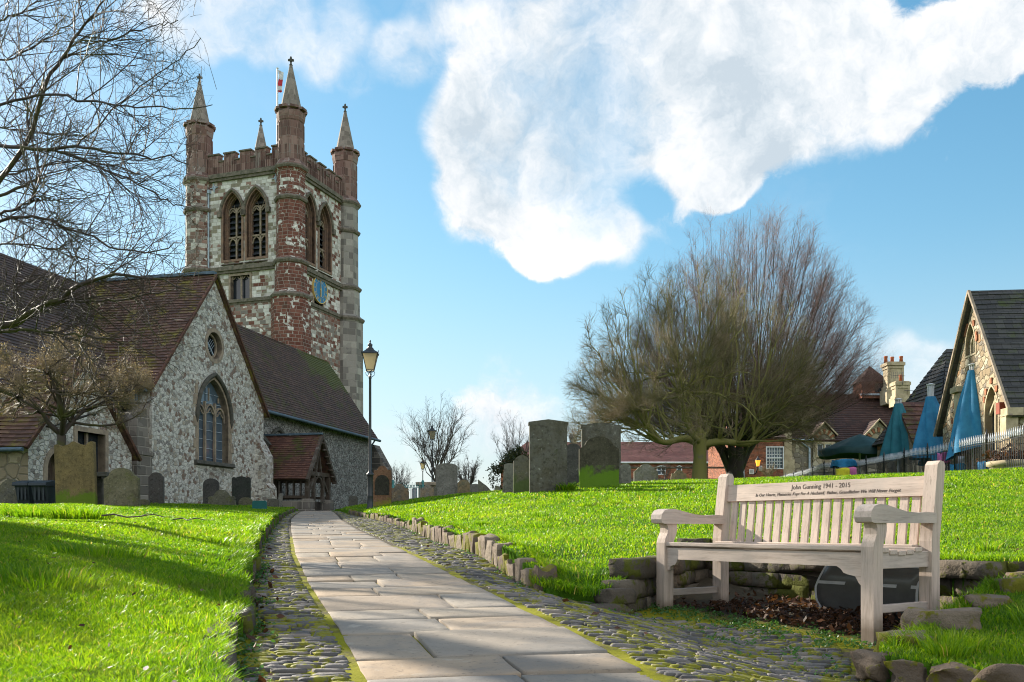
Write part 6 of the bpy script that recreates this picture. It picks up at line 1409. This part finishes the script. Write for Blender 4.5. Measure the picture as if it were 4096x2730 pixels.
def sprout(r,P,R,m,tlo,thi,k,lenf,mixv,r0,up=.3,inside=None,taper=.35,out=None):
    """m side shoots on every path of P: returns paths and radii"""
    N,K,_=P.shape; t=r.uniform(tlo,thi,(N,m))*(K-1); i=np.clip(t.astype(int),0,K-2); f=(t-i)[...,None]; ar=np.arange(N)[:,None]
    S=P[ar,i]*(1-f)+P[ar,i+1]*f; tan=unit(P[ar,i+1]-P[ar,i]); rs=R[ar,i]
    S=S.reshape(-1,3); tan=tan.reshape(-1,3); M_=len(S)
    rnd=unit(r.normal(size=(M_,3))); rnd=unit(rnd-tan*(rnd*tan).sum(1,keepdims=True))
    d=tan*mixv[0]+rnd*mixv[1]; d[:,2]+=up
    if out is not None: d+=unit(S-out[0])*out[1]
    d=unit(d); L=lenf(r,M_,S)[:,None]; E=S+d*L
    if inside is not None:
        for _ in range(3):
            bad=inside(E)>1; E[bad]=S[bad]+(E[bad]-S[bad])*.6
    Mid=(S+E)/2+r.normal(size=(M_,3))*L*.07; Mid[:,2]-=(E-S)[:,2]*0+L[:,0]*.06*up
    Q=bez(S,Mid,E,k); Q+=r.normal(size=Q.shape)*L[:,:,None]*.018*np.linspace(0,1,k)[None,:,None]
    rr_=np.minimum(rs.reshape(-1)*.75,r0)[:,None]*np.linspace(1,taper,k)[None]
    return Q,rr_
def join(name,groups,n,m,parent,smooth=True): 
    V,F=tubes(groups,n); V=V-np.array(parent.location); return npmesh(name,V,F,MATS[m],parent,smooth=smooth)
def dome(name,label,base,fork,cen,rad,seed,ns,tw,mt,mc,trunk,origins=None,elo=-.1,ctrl=(.5,.25),rtwig=.008,rst=.05,up=.35,limbs=None,group=None,counts=(11,8,3),wob=.04,k1=9,floor=False):
    r=np.random.default_rng(seed); t=thing(name,label,'tree',tuple(base),0,group)
    cen=np.array(cen);rad=np.array(rad)
    ins=lambda E:(((E-cen)/rad)**2).sum(1)+.09*np.sin(E[:,0]*1.9+E[:,2]*1.3)+.04*np.sin(E[:,0]*5+E[:,1]*4)
    az=r.uniform(0,2*np.pi,ns); ez=np.arcsin(np.clip(r.uniform(math.sin(elo),1,ns),-1,1))
    T=cen+rad*np.stack([np.cos(az)*np.cos(ez),np.sin(az)*np.cos(ez),np.sin(ez)],1)*(r.uniform(.5,1.,(ns,1))**.22)*.99
    O=np.array(fork)[None].repeat(ns,0)+r.normal(size=(ns,3))*.08
    if origins is not None:
        og=np.array(origins); j=np.argmin(np.hypot(og[None,:,0]-T[:,None,0],(og[None,:,1]-T[:,None,1])*.8)+r.uniform(0,2.2,(ns,len(og))),1); O=og[j]+r.normal(size=(ns,3))*.04
    D=T-O; Cc=O+D*np.array([ctrl[0],ctrl[0],ctrl[1]])+r.normal(size=(ns,3))*.25
    P=bez(O,Cc,T,k1); P+=r.normal(size=P.shape)*wob*np.linspace(0,1,k1)[None,:,None]
    R0=(rst*r.uniform(.5,1.2,ns))[:,None]*np.linspace(1,.14,k1)[None]
    big=rad.mean()
    a,ra=sprout(r,P,R0,counts[0],.22,.98,6,lambda r,n,S:r.uniform(.10,.27,n)*big,(.75,.50),rst*.26,up,ins,.3,(np.array(fork),.55))
    b,rb=sprout(r,a,ra,counts[1],.1,1.,4,lambda r,n,S:r.uniform(.05,.15,n)*big,(.7,.6),rtwig*1.25,up*.8,ins,.5)
    c,rc2=sprout(r,b,rb,counts[2],.2,1.,3,lambda r,n,S:r.uniform(.03,.075,n)*big,(.7,.65),rtwig*.85,up*.7,None,.55)
    dn_=lambda Q:(((Q[:,0]-cen)/rad)**2).sum(1)
    kb=(dn_(b)>.42)|(r.random(len(b))<.38); kc=(dn_(c)>.42)|(r.random(len(c))<.30); b,rb,c,rc2=b[kb],rb[kb],c[kc],rc2[kc]
    if floor:
        kf=lambda Q:Q[:,-1,2]>cen[2]-.55+.30*np.maximum(0,Q[:,-1,0]-cen[0])
        ka=kf(a); a,ra=a[ka],ra[ka]; ka=kf(b); b,rb=b[ka],rb[ka]; ka=kf(c); c,rc2=c[ka],rc2[ka]; ka=kf(P); P,R0=P[ka],R0[ka]
    tr=MB(); 
    for pts,rads in trunk: tr.tube([Vector(p)-Vector(base) for p in pts],rads,10)
    tr.build('trunk',MATS[mt],t,uv=False)
    lim=[(P,R0)]
    if limbs: 
        for pts,r_0,r_1 in limbs:
            pts=np.array(pts); q=np.stack([np.interp(np.linspace(0,len(pts)-1,14),np.arange(len(pts)),pts[:,i]) for i in range(3)],1); q[1:-1]=(q[:-2]+2*q[1:-1]+q[2:])/4
            lim.append((q[None],np.linspace(r_0,r_1,14)[None]))
    join('limb',lim,6,mt,t); join('crown',[(a,ra),(b,rb),(c,rc2)],3,mc,t,False)
    return t,b,c
w3=lambda px,py,Y,dy=0:(px-CX)/FD*Y if 0 else tuple(W(px,py,Y+dy))
# front pollard
Y=36; bx=W(1608,1100,Y); fk=W(1607,1018,Y); gz=GR(bx.x,Y)
Lp=[(1597,1016),(1575,1006),(1550,1012),(1529,1020),(1505,1010),(1487,982),(1461,945)]; Rp=[(1617,1022),(1650,1014),(1692,1018),(1721,1024),(1734,1006),(1747,969),(1760,947)]
L1=[tuple(W(x,y,Y-.25*i)) for i,(x,y) in enumerate(Lp)]; R1=[tuple(W(x,y,Y+.1*i)) for i,(x,y) in enumerate(Rp)]
F1=[tuple(fk),tuple(W(1590,1000,Y-1.0)),tuple(W(1570,960,Y-1.9)),tuple(W(1565,900,Y-2.5))]; B1=[tuple(fk),tuple(W(1620,1000,Y+.8)),tuple(W(1640,960,Y+1.8)),tuple(W(1640,900,Y+2.4))]
U1=[tuple(fk),tuple(W(1606,970,Y)),tuple(W(1600,900,Y-.2)),tuple(W(1603,820,Y))]; U2=[tuple(fk),tuple(W(1590,985,Y-.3)),tuple(W(1570,930,Y-.6)),tuple(W(1555,860,Y-.8))]
og=L1[1:]+R1[1:]+F1[1:]+B1[1:]+U1[1:]+U2[1:]
dome('pollard_tree','bare mossy pollarded tree with wide low limbs on the right lawn',(bx.x,Y,gz),fk,W(1595,958,Y),(5.2,4.6,6.2),11,170,.008,'bark_moss','twig_front',
     [([(bx.x-.02,Y,gz-.5),(bx.x-.02,Y,gz+.2),tuple(W(1608,1050,Y)),tuple(fk+Vector((0,0,.15)))],[.36,.29,.25,.28])],origins=og,elo=-.22,ctrl=(.50,.22),rtwig=.0072,rst=.055,up=.14,
     limbs=[(L1,.16,.05),(R1,.16,.05),(F1,.12,.04),(B1,.12,.04),(U1,.14,.04),(U2,.11,.035)],counts=(10,7,3),wob=.10)
# rear tree, taller, reddish tips
Y=43; bx=W(1688,1098,Y); gz=GR(bx.x,Y); fk=W(1690,1030,Y)
trk=[([(bx.x,Y,gz-.4),(bx.x,Y,gz+.5),tuple(fk)],[.50,.40,.42])]
for dx,dy2,s_ in((-.75,.2,.13),(.75,-.2,.13),(-.35,-.5,.15),(.4,.5,.15),(-1.2,-.2,.10),(1.2,.3,.10)): trk.append(([(bx.x+dx*.15,Y+dy2*.2,gz+.3),(bx.x+dx*.55,Y+dy2*.6,fk.z-.2),(bx.x+dx*1.1,Y+dy2,fk.z+.7)],[.16,s_+.03,s_*.7]))
ogr=[(bx.x+dx,Y+dy2,fk.z+.45) for dx in(-1.0,-.6,-.2,.2,.6,1.0) for dy2 in(-.4,.4)]
dome('vase_tree','taller bare tree with reddish fan of upright twigs behind the mossy pollard',(bx.x,Y,gz),fk,W(1722,958,Y),(6.15,5.3,9.75),12,400,.008,'bark_dark','twig_rear',trk,origins=ogr,elo=-.10,ctrl=(.60,.26),rtwig=.0098,rst=.034,up=.24,floor=True,counts=(11,8,3),wob=.05)
# budding umbrella tree by the vestry
Y=21.0; bx=W(141,1165,Y); gz=GL(bx.x,Y); fk=W(141,1000,Y); 
lb_=[[tuple(fk),tuple(W(112,975,Y-.2)),tuple(W(95,945,Y-.4)),tuple(W(40,915,Y-.5))],[tuple(fk),tuple(W(150,950,Y)),tuple(W(160,905,Y+.1)),tuple(W(175,850,Y+.1))],[tuple(fk),tuple(W(163,972,Y+.2)),tuple(W(190,945,Y+.4)),tuple(W(255,915,Y+.5))],[tuple(fk),tuple(W(145,960,Y-.6)),tuple(W(130,900,Y-.9)),tuple(W(110,855,Y-1))]]
t,tb,tc_=dome('budding_tree','small spreading tree with tan buds in front of the vestry','%s'and(bx.x,Y,gz),fk,W(160,900,Y),(1.98,1.6,1.45),13,80,.006,'bark_near','bud_twig',[([(bx.x,Y,gz-.3),(bx.x-.03,Y,(gz+fk.z)/2),tuple(fk)],[.13,.10,.10])],origins=sum([l[1:] for l in lb_],[]),elo=-.55,ctrl=(.5,.35),rtwig=.0045,rst=.030,up=.12,limbs=[(l,.07,.02) for l in lb_],counts=(9,7,3),wob=.04)
e=np.concatenate([tc_[:,-1],tc_[::2,1],tb[:,-1]]); e=e[np.random.default_rng(1).permutation(len(e))[:8000]]
mat('bud',f_leafy,stops=[(0,(.20,.14,.075)),(1,(.42,.31,.19))],tw=.4,tcol=1.6)
o=leaves('buds',e,'bud',.008,.017,5,1.); o.parent=t; o.matrix_parent_inverse=inv(t)
# distant bare trees
def fan(name,label,px,yb,yt,wpx,Y,seed,lv=5,m='twig_far',nst=9,kind=None,r0=.13,clear=.18,group='bare trees beyond the gravestones'):
    r=np.random.default_rng(seed); b=W(px,yb,Y); H=(yb-yt)/FD*Y; Wd=wpx/FD*Y; gz=b.z; t=thing(name,label,'tree',(b.x,Y,gz),0,group)
    f=np.array([b.x,Y,gz+H*clear]); N=nst
    az=np.linspace(0,2*np.pi,N,endpoint=False)+r.uniform(-.3,.3,N); sp=r.uniform(.15,1,N)**.7
    T=f+np.stack([np.cos(az)*sp*Wd*.42,np.sin(az)*sp*Wd*.35,H*(1-clear)*(.92-.45*sp**2)*r.uniform(.85,1.05,N)],1)
    O=f[None].repeat(N,0)+np.array([0,0,1])*r.uniform(-.3,.15,(N,1))*H*.2; P=bez(O,O+(T-O)*np.array([.55,.55,.35]),T,10); P+=r.normal(size=P.shape)*.05*H/6
    R_=(r0*.5*r.uniform(.6,1,N))[:,None]*np.linspace(1,.12,10)[None]
    g1=[(P,R_)]; a,ra=sprout(r,P,R_,10,.2,.98,6,lambda r,n,S:r.uniform(.14,.36,n)*H*.6,(.8,.6),r0*.16,.25,None,.3,(f,.25)); b1,rb=sprout(r,a,ra,6,.2,1,4,lambda r,n,S:r.uniform(.05,.15,n)*H*.6,(.7,.65),r0*.075,.2,None,.5); c1,rc1=sprout(r,b1,rb,2,.3,1,3,lambda r,n,S:r.uniform(.03,.08,n)*H*.6,(.7,.6),r0*.06,.2,None,.6)
    tr=MB(); tr.tube([(0,0,-.4),(0,0,H*clear*.6),(0,0,H*clear+.1)],[r0*1.15,r0,r0*.85],8); tr.build('trunk',MATS[m],t,uv=False)
    join('crown',[(P,R_),(a,ra),(b1,rb),(c1,rc1)],4,m,t,False); return t
fan('bare_tree','largest bare tree on the skyline behind the middle lamp post',1003,1150,900,250,52,21,r0=.12,nst=16,clear=.22)
fan('bare_tree','slender bare tree on the skyline just left of the tallest gravestone',1180,1125,932,120,48,22,r0=.10,nst=10,clear=.12)
fan('bare_tree','thin twiggy tree rising in the gap right of the tallest gravestone',1318,1040,930,60,60,29,r0=.06,nst=7,clear=.1)
fan('bare_shrub','round bare shrub between the broad grey gravestone and the slanted one',1075,1135,1030,95,46,23,r0=.09,nst=14,clear=.06,group='bare shrubs beyond the gravestones')
fan('bare_shrub','bare shrub behind the brown domed gravestone left of the green railings',918,1150,1055,85,55,24,r0=.08,nst=16,clear=.04,group='bare shrubs beyond the gravestones')
fan('bare_shrub','low bare shrub in front of the brick range behind the lichened gravestone',1528,1100,1058,40,60,25,r0=.05,nst=12,clear=.04,group='bare shrubs beyond the gravestones')
fan('bare_shrub','tangled bare shrub in front of the white sash window',1765,1100,1058,62,54,26,r0=.07,nst=14,clear=.1,m='bud_twig',group='bare shrubs beyond the gravestones')
# evergreen behind the left graves of the mound
Y=44; c=W(1178,1120,Y); er=np.random.default_rng(6); P=[]
for i in range(60):
    a=er.normal(size=3)*np.array([.5,.5,.75]); cc_=np.array([c.x,Y,c.z+1.0])+a*np.array([1,.8,.8])
    P.append(cc_+er.normal(size=(120,3))*np.array([.16,.16,.12]))
P=np.concatenate(P); P=P[P[:,2]<c.z+2.0-.7*np.abs(P[:,0]-c.x-.25)]
t=thing('evergreen_bush','dark olive evergreen bush behind the leaning grey gravestone','bush',(c.x,Y,c.z-.3)); o=leaves('foliage',P,'evergreen',.03,.07,7,1.); o.parent=t; o.matrix_parent_inverse=inv(t)
tr=MB(); tr.tube([(0,0,-.3),(.05,0,1.6)],[.1,.04],6); tr.build('stem',MATS['bark_dark'],t,uv=False)
# the near tree reaching in from the left
nr=np.random.default_rng(31); TB=Vector((-8.6,11.2,0)); tz=GL(TB.x,TB.y); t=thing('overhanging_tree','large bare tree outside the left edge whose thin branches hang across the sky','tree',(TB.x,TB.y,tz))
zz=lambda pts:[(x/1.95,y/1.95) for x,y in pts]
LIM=[(zz([(-60,900),(120,660),(190,430),(250,290),(330,190),(400,85),(460,0),(520,-90)]),.034,10.5,9.5),
 (zz([(-60,490),(150,430),(300,430),(450,460),(600,480),(800,490),(960,480)]),.018,10,8.2),
 (zz([(-60,650),(160,670),(350,660),(550,685),(720,705),(850,740)]),.026,10.5,9),
 (zz([(160,670),(320,690),(450,760),(600,810),(750,905),(850,930)]),.018,10.2,9.4),
 (zz([(-60,1020),(90,960),(200,985),(290,1010),(400,1060),(480,1095),(640,1150),(760,1100),(820,1060)]),.022,10.5,9.2),
 (zz([(-60,1470),(80,1450),(150,1390),(240,1360),(320,1310),(345,1275),(450,1250),(520,1225),(700,1250),(850,1290)]),.050,10.6,9.4),
 (zz([(-60,1490),(150,1480),(300,1500),(500,1520),(640,1490)]),.022,10.4,9.8),(zz([(240,1360),(420,1350),(600,1340),(760,1300),(900,1330)]),.016,10.4,9.2),
 (zz([(-60,890),(100,840),(180,790),(130,560),(110,400),(60,350),(-20,310)]),.022,10.4,10.8),(zz([(-60,980),(160,900),(210,890)]),.020,10.4,10.2),
 (zz([(350,185),(480,190),(560,160),(690,110),(790,95)]),.010,9.7,9.0),(zz([(345,655),(440,560),(540,460),(640,380),(760,290),(900,180)]),.011,9.9,8.6),
 (zz([(-60,300),(100,240),(250,150),(340,70),(430,-40)]),.014,11,10.4),(zz([(-60,120),(80,60),(180,0),(240,-60)]),.014,11.2,10.6),(zz([(-60,800),(120,760),(330,720),(520,740),(680,800),(800,860)]),.015,11.4,10.2),
 (zz([(-60,1100),(120,1090),(300,1140),(430,1180),(600,1200)]),.014,11.2,10),(zz([(-60,560),(90,590),(260,600),(470,640)]),.013,11.4,10.6),(zz([(80,1450),(70,1330),(60,1250),(110,1180)]),.02,10.6,10.4)]
for k in range(34): # unseen rest of the low crown, placed to shade the left lawn
    x0,y0,z0=-8.9,11.2,nr.uniform(2.4,4.6); ey_=nr.uniform(6.2,11.5); ex_=-nr.uniform(7.4,12.5); zz_=nr.uniform(2.6,4.2)
    LIM.append(('w',np.array([[x0,y0,z0-.6],[(x0+ex_)/2,(y0+ey_)/2,(z0+zz_)/2+.3],[ex_,ey_,zz_]]),nr.uniform(.07,.15)))
K=22; P=[];RR=[]
for it in LIM:
    if isinstance(it[0],str):
        q=it[1]; s=np.linspace(0,2,K); P.append(np.stack([np.interp(s,[0,1,2],q[:,i]) for i in range(3)],1)+nr.normal(size=(K,3))*.02); RR.append(np.linspace(it[2],it[2]*.15,K)); continue
    pts,r0,ya,yb=it
    pts=np.array(pts); s=np.linspace(0,len(pts)-1,K); px=np.interp(s,np.arange(len(pts)),pts[:,0]); py=np.interp(s,np.arange(len(pts)),pts[:,1])
    for _ in range(1): px[1:-1]=(px[:-2]+2*px[1:-1]+px[2:])/4; py[1:-1]=(py[:-2]+2*py[1:-1]+py[2:])/4
    Yv=np.linspace(ya,yb,K); q=np.stack([(px-CX)/FD*Yv,Yv,CAMZ+(HY-py)/FD*Yv],1)+nr.normal(size=(K,3))*.012; P.append(q); RR.append(np.linspace(r0,max(.0045,r0*.16),K)*.86)
P=np.array(P);RR=np.array(RR)
links=MB()
for q,r in zip(P,RR):
    if q[0][0]/q[0][1]<-.54 and q[0][0]>-8.5: links.tube([(TB.x+.05,TB.y,max(tz+1.5,q[0][2]-1.2)),((TB.x+q[0][0])/2,(TB.y+q[0][1])/2,q[0][2]-.35),tuple(q[0])],[r[0]*2.2,r[0]*1.4,r[0]],7)
tk=MB(); tk.tube([(0,0,-.4),(0,0,.4),(.05,0,3),(.0,.1,6),(-.1,0,9.5)],[.42,.30,.25,.17,.06],12); tk.build('trunk',MATS['bark_near'],t,uv=False)
o=links.build('limb',MATS['bark_near'],t,uv=False); o.matrix_parent_inverse=inv(t)
join('main_branches',[(P,RR)],7,'bark_near',t)
a,ra=sprout(nr,P,RR,22,.02,1.,8,lambda r,n,S:r.uniform(.35,1.45,n),(.62,.62),.0085,.06,None,.35)
b,rb=sprout(nr,a,ra,7,.1,1.,5,lambda r,n,S:r.uniform(.12,.5,n),(.65,.65),.0036,.10,None,.6)
c,rc3=sprout(nr,b,rb,2,.2,1.,3,lambda r,n,S:r.uniform(.05,.2,n),(.65,.7),.0025,.12,None,.7)
nx=np.array([isinstance(q[0],str) for q in LIM]); ea,era=sprout(nr,P[nx],RR[nx],34,.25,1.,7,lambda r,n,S:r.uniform(.4,1.3,n),(.6,.7),.016,.05,None,.4); eb,erb=sprout(nr,ea,era,9,.1,1.,4,lambda r,n,S:r.uniform(.12,.45,n),(.65,.65),.008,.08,None,.6)  # denser twigs added on the unseen limbs to deepen the lawn shade
def clipx(Q,Rr):  # keep crown off tower and camera; trim unseen twigs to shade the left lawn
    e=Q[:,-1]; k=(e[:,0]/e[:,1]*FD+CX<470)&(e[:,1]>5.)&((e[:,0]/e[:,1]>-.56)|(e[:,0]+1.5*(e[:,2]-.3)<-1.6)|(e[:,1]>12)); return Q[k],Rr[k]
join('crown',[clipx(a,ra),clipx(b,rb),clipx(c,rc3),clipx(ea,era),clipx(eb,erb)],3,'bark_near',t,False)
# ------------------------------------------------------------ grass
def clumps(x,y): return .5+.5*np.sin(x*2.1+1.3*np.sin(y*1.1))*np.sin(y*1.7+.9*np.sin(x*1.9))
def grassmesh(name,label,mask,hf,n,ulo,uhi,ylo,yhi,seed,edge,tufts):
    r=np.random.default_rng(seed); u=r.uniform(ulo,uhi,n); Y=np.exp(r.uniform(math.log(ylo),math.log(yhi),n)); X=u*Y; k=mask(X,Y); X=X[k];Y=Y[k]
    hgt=(.015+.013*clumps(X,Y)**2)*r.uniform(.6,1.5,len(X))*np.clip(Y/9,1,2.0); lean=r.normal(size=(len(X),2))*.45
    bx,by,bh,bl=[X],[Y],[hgt],[lean]
    ex,ey,eo=edge; j=r.integers(0,len(ex),int(len(ex)*5)); bx.append(ex[j]-eo[j,0]*np.abs(r.normal(0,.05,len(j)))); by.append(ey[j]-eo[j,1]*np.abs(r.normal(0,.05,len(j)))+r.normal(0,.03,len(j))); bh.append(r.uniform(.03,.07,len(j))); bl.append(eo[j]*r.uniform(-.1,.6,(len(j),1))+r.normal(size=(len(j),2))*.45)
    for tx,ty,rd,hh,nn in tufts:
        a=r.uniform(0,6.283,nn); d=rd*np.sqrt(r.random(nn)); bx.append(tx+d*np.cos(a)); by.append(ty+d*np.sin(a)); bh.append(hh*r.uniform(.5,1.1,nn)); bl.append(np.stack([np.cos(a),np.sin(a)],1)*(.15+.5*d/rd)[:,None]+r.normal(size=(nn,2))*.2)
    X=np.concatenate(bx);Y=np.concatenate(by);H=np.concatenate(bh);Ln=np.concatenate(bl); N=len(X); Z=hf(X,Y)-.006
    ang=r.uniform(0,6.283,N); w=.0021*r.uniform(.7,1.5,N)*np.clip(Y/4.2,1,4); sx=np.cos(ang)*w; sy=np.sin(ang)*w; O=np.stack([X,Y,Z],1); S=np.stack([sx,sy,np.zeros(N)],1)
    D=np.stack([Ln[:,0],Ln[:,1],np.ones(N)],1)*H[:,None]; mid=O+D*np.array([.30,.30,.58]); tip=O+D*np.array([1,1,.92])
    V=np.stack([O-S,O+S,mid+S*.8,mid-S*.8,tip],1).reshape(-1,3); o=np.arange(N)[:,None]*5
    tint=np.clip(r.normal(.5,.30,N),0,.96); dead=r.random(N)<.022; tint[dead]=1.9
    return tag(npmesh(name,V,[o+np.array([0,1,2,3]),o+np.array([3,2,4])],MATS['grass'],attr=np.repeat(tint,5)),kind='stuff')
ey=np.exp(np.linspace(math.log(1.6),math.log(30),2400)); ex=XL(ey)-.02; eo=np.tile([1.,.1],(len(ey),1))
tr_=np.random.default_rng(8)
T=[(-4.3,9.2,.30,.16,900),(-4.9,9.4,.25,.13,500),(-2.15,4.3,.25,.08,400),(-2.5,5.6,.3,.08,400)]
for i in range(30): yy=math.exp(tr_.uniform(math.log(2),math.log(20))); T.append((tr_.uniform(-.6,-.2)*yy,yy,tr_.uniform(.05,.2),tr_.uniform(.04,.075),120))
T=[q for q in T if q[0]<XL(q[1])-.1]
grassmesh('grass','',mL,hL,520000,-.74,-.15,1.7,32,1,(ex,ey,eo),T)
pts=[];nm=[]
for y in np.exp(np.linspace(math.log(5.6),math.log(24),1300)): pts.append((float(XK(y))+.10,y)); nm.append((-.7,-.1))
bd=BAY[:13]
for (xa,ya),(xb,yb) in zip(bd[:],bd[1:]):
    L=math.hypot(xb-xa,yb-ya); nn_=(-(yb-ya)/L,(xb-xa)/L)
    for k in range(int(L*220)): u=k/(L*220); pts.append((xa+(xb-xa)*u+nn_[0]*.03,ya+(yb-ya)*u+nn_[1]*.03)); nm.append((-nn_[0]*.4,-nn_[1]*.4))
pts=np.array(pts); T=[(1.85,3.9,.14,.08,400),(2.25,3.6,.25,.08,500),(1.75,3.72,.08,.08,250),(2.5,4.2,.2,.09,400),(.45,5.75,.2,.06,300),(1.0,16.9,.14,.18,220),(.85,17.0,.10,.14,100)]
for i in range(50): yy=math.exp(tr_.uniform(math.log(4.5),math.log(20))); xx=tr_.uniform(-.25,.6)*yy; T.append((xx,yy,tr_.uniform(.05,.2),tr_.uniform(.05,.09),120))
T=[q for q in T if mR(np.array([q[0]]),np.array([q[1]]))[0]]
grassmesh('grass','',mR,hR,500000,-.25,.85,2.4,30,2,(pts[:,0],pts[:,1],np.array(nm)),T)
# weeds and moss tufts at the foot of banks, kerbs and bench
wr=np.random.default_rng(12); P=[]
for i in range(420):
    y=math.exp(wr.uniform(math.log(2.2),math.log(16))); q=wr.random()
    if q<.45: x=float(XL(y))+abs(wr.normal(.02,.05))
    elif q<.8 and y>5.6: x=float(XK(y))-abs(wr.normal(.03,.05))
    else: 
        x=float(np.interp(y,[2,3.4,4.2,5.4],[2.6,1.8,1.6,.6]))-abs(wr.normal(.1,.18)); 
        if y>5.6: continue
    z=float(zcob(np.array(x),np.array(y))); 
    for k in range(wr.integers(6,16)): P.append((x+wr.normal(0,.025),y+wr.normal(0,.025),z+.008+abs(wr.normal(0,.012))))
for i in range(260):
    u=wr.uniform(-.1,1.6); v=wr.normal(-.05,.12); p=M3@np.array([u,v,0])+np.array(FLc); z=float(zcob(p[0],p[1]))
    for k in range(6): P.append((p[0]+wr.normal(0,.02),p[1]+wr.normal(0,.02),z+.01+abs(wr.normal(0,.01))))
P2=[]
for i in range(150):
    yy=math.exp(wr.uniform(math.log(2.4),math.log(12))); left=wr.random()<.5; xx=wr.uniform(-.6,-.2)*yy if left else wr.uniform(.3,.62)*yy
    if (mL if left else mR)(np.array([xx]),np.array([yy]))[0]: P2.append((xx,yy,(GL if left else GR)(xx,yy)+.035))
tag(leaves('lawn_leaf_litter',P2,'dead_leaf',.008,.018,17),kind='stuff')
tag(leaves('weeds',P,'weed',.006,.014,14,.6),kind='stuff')
for k,(px,py,Yq,lab) in enumerate(((890,1165,11.2,'long thin fallen twig lying across the left lawn near the path'),(170,1290,7.6,'short fallen twig in the shaded part of the left lawn'))):
    x=-3.55 if k==0 else -3.2; b=MB(); pts_=[(-.32+.1*i,.05*math.sin(i*1.3),.05+.015*math.sin(i*2)) for i in range(7)]; b.tube(pts_,[.008-.0008*i for i in range(7)],5); b.tube([pts_[3],(pts_[3][0]+.1,.12,.08)],[.005,.002],4)
    o=b.build('fallen_twig',MATS['bark_near'],uv=False); yq=(10.3,8.)[k]; o.location=(x,yq,GL(x,yq)+.01); o.rotation_euler=(0,0,-.5+k); tag(o,lab,'twig')
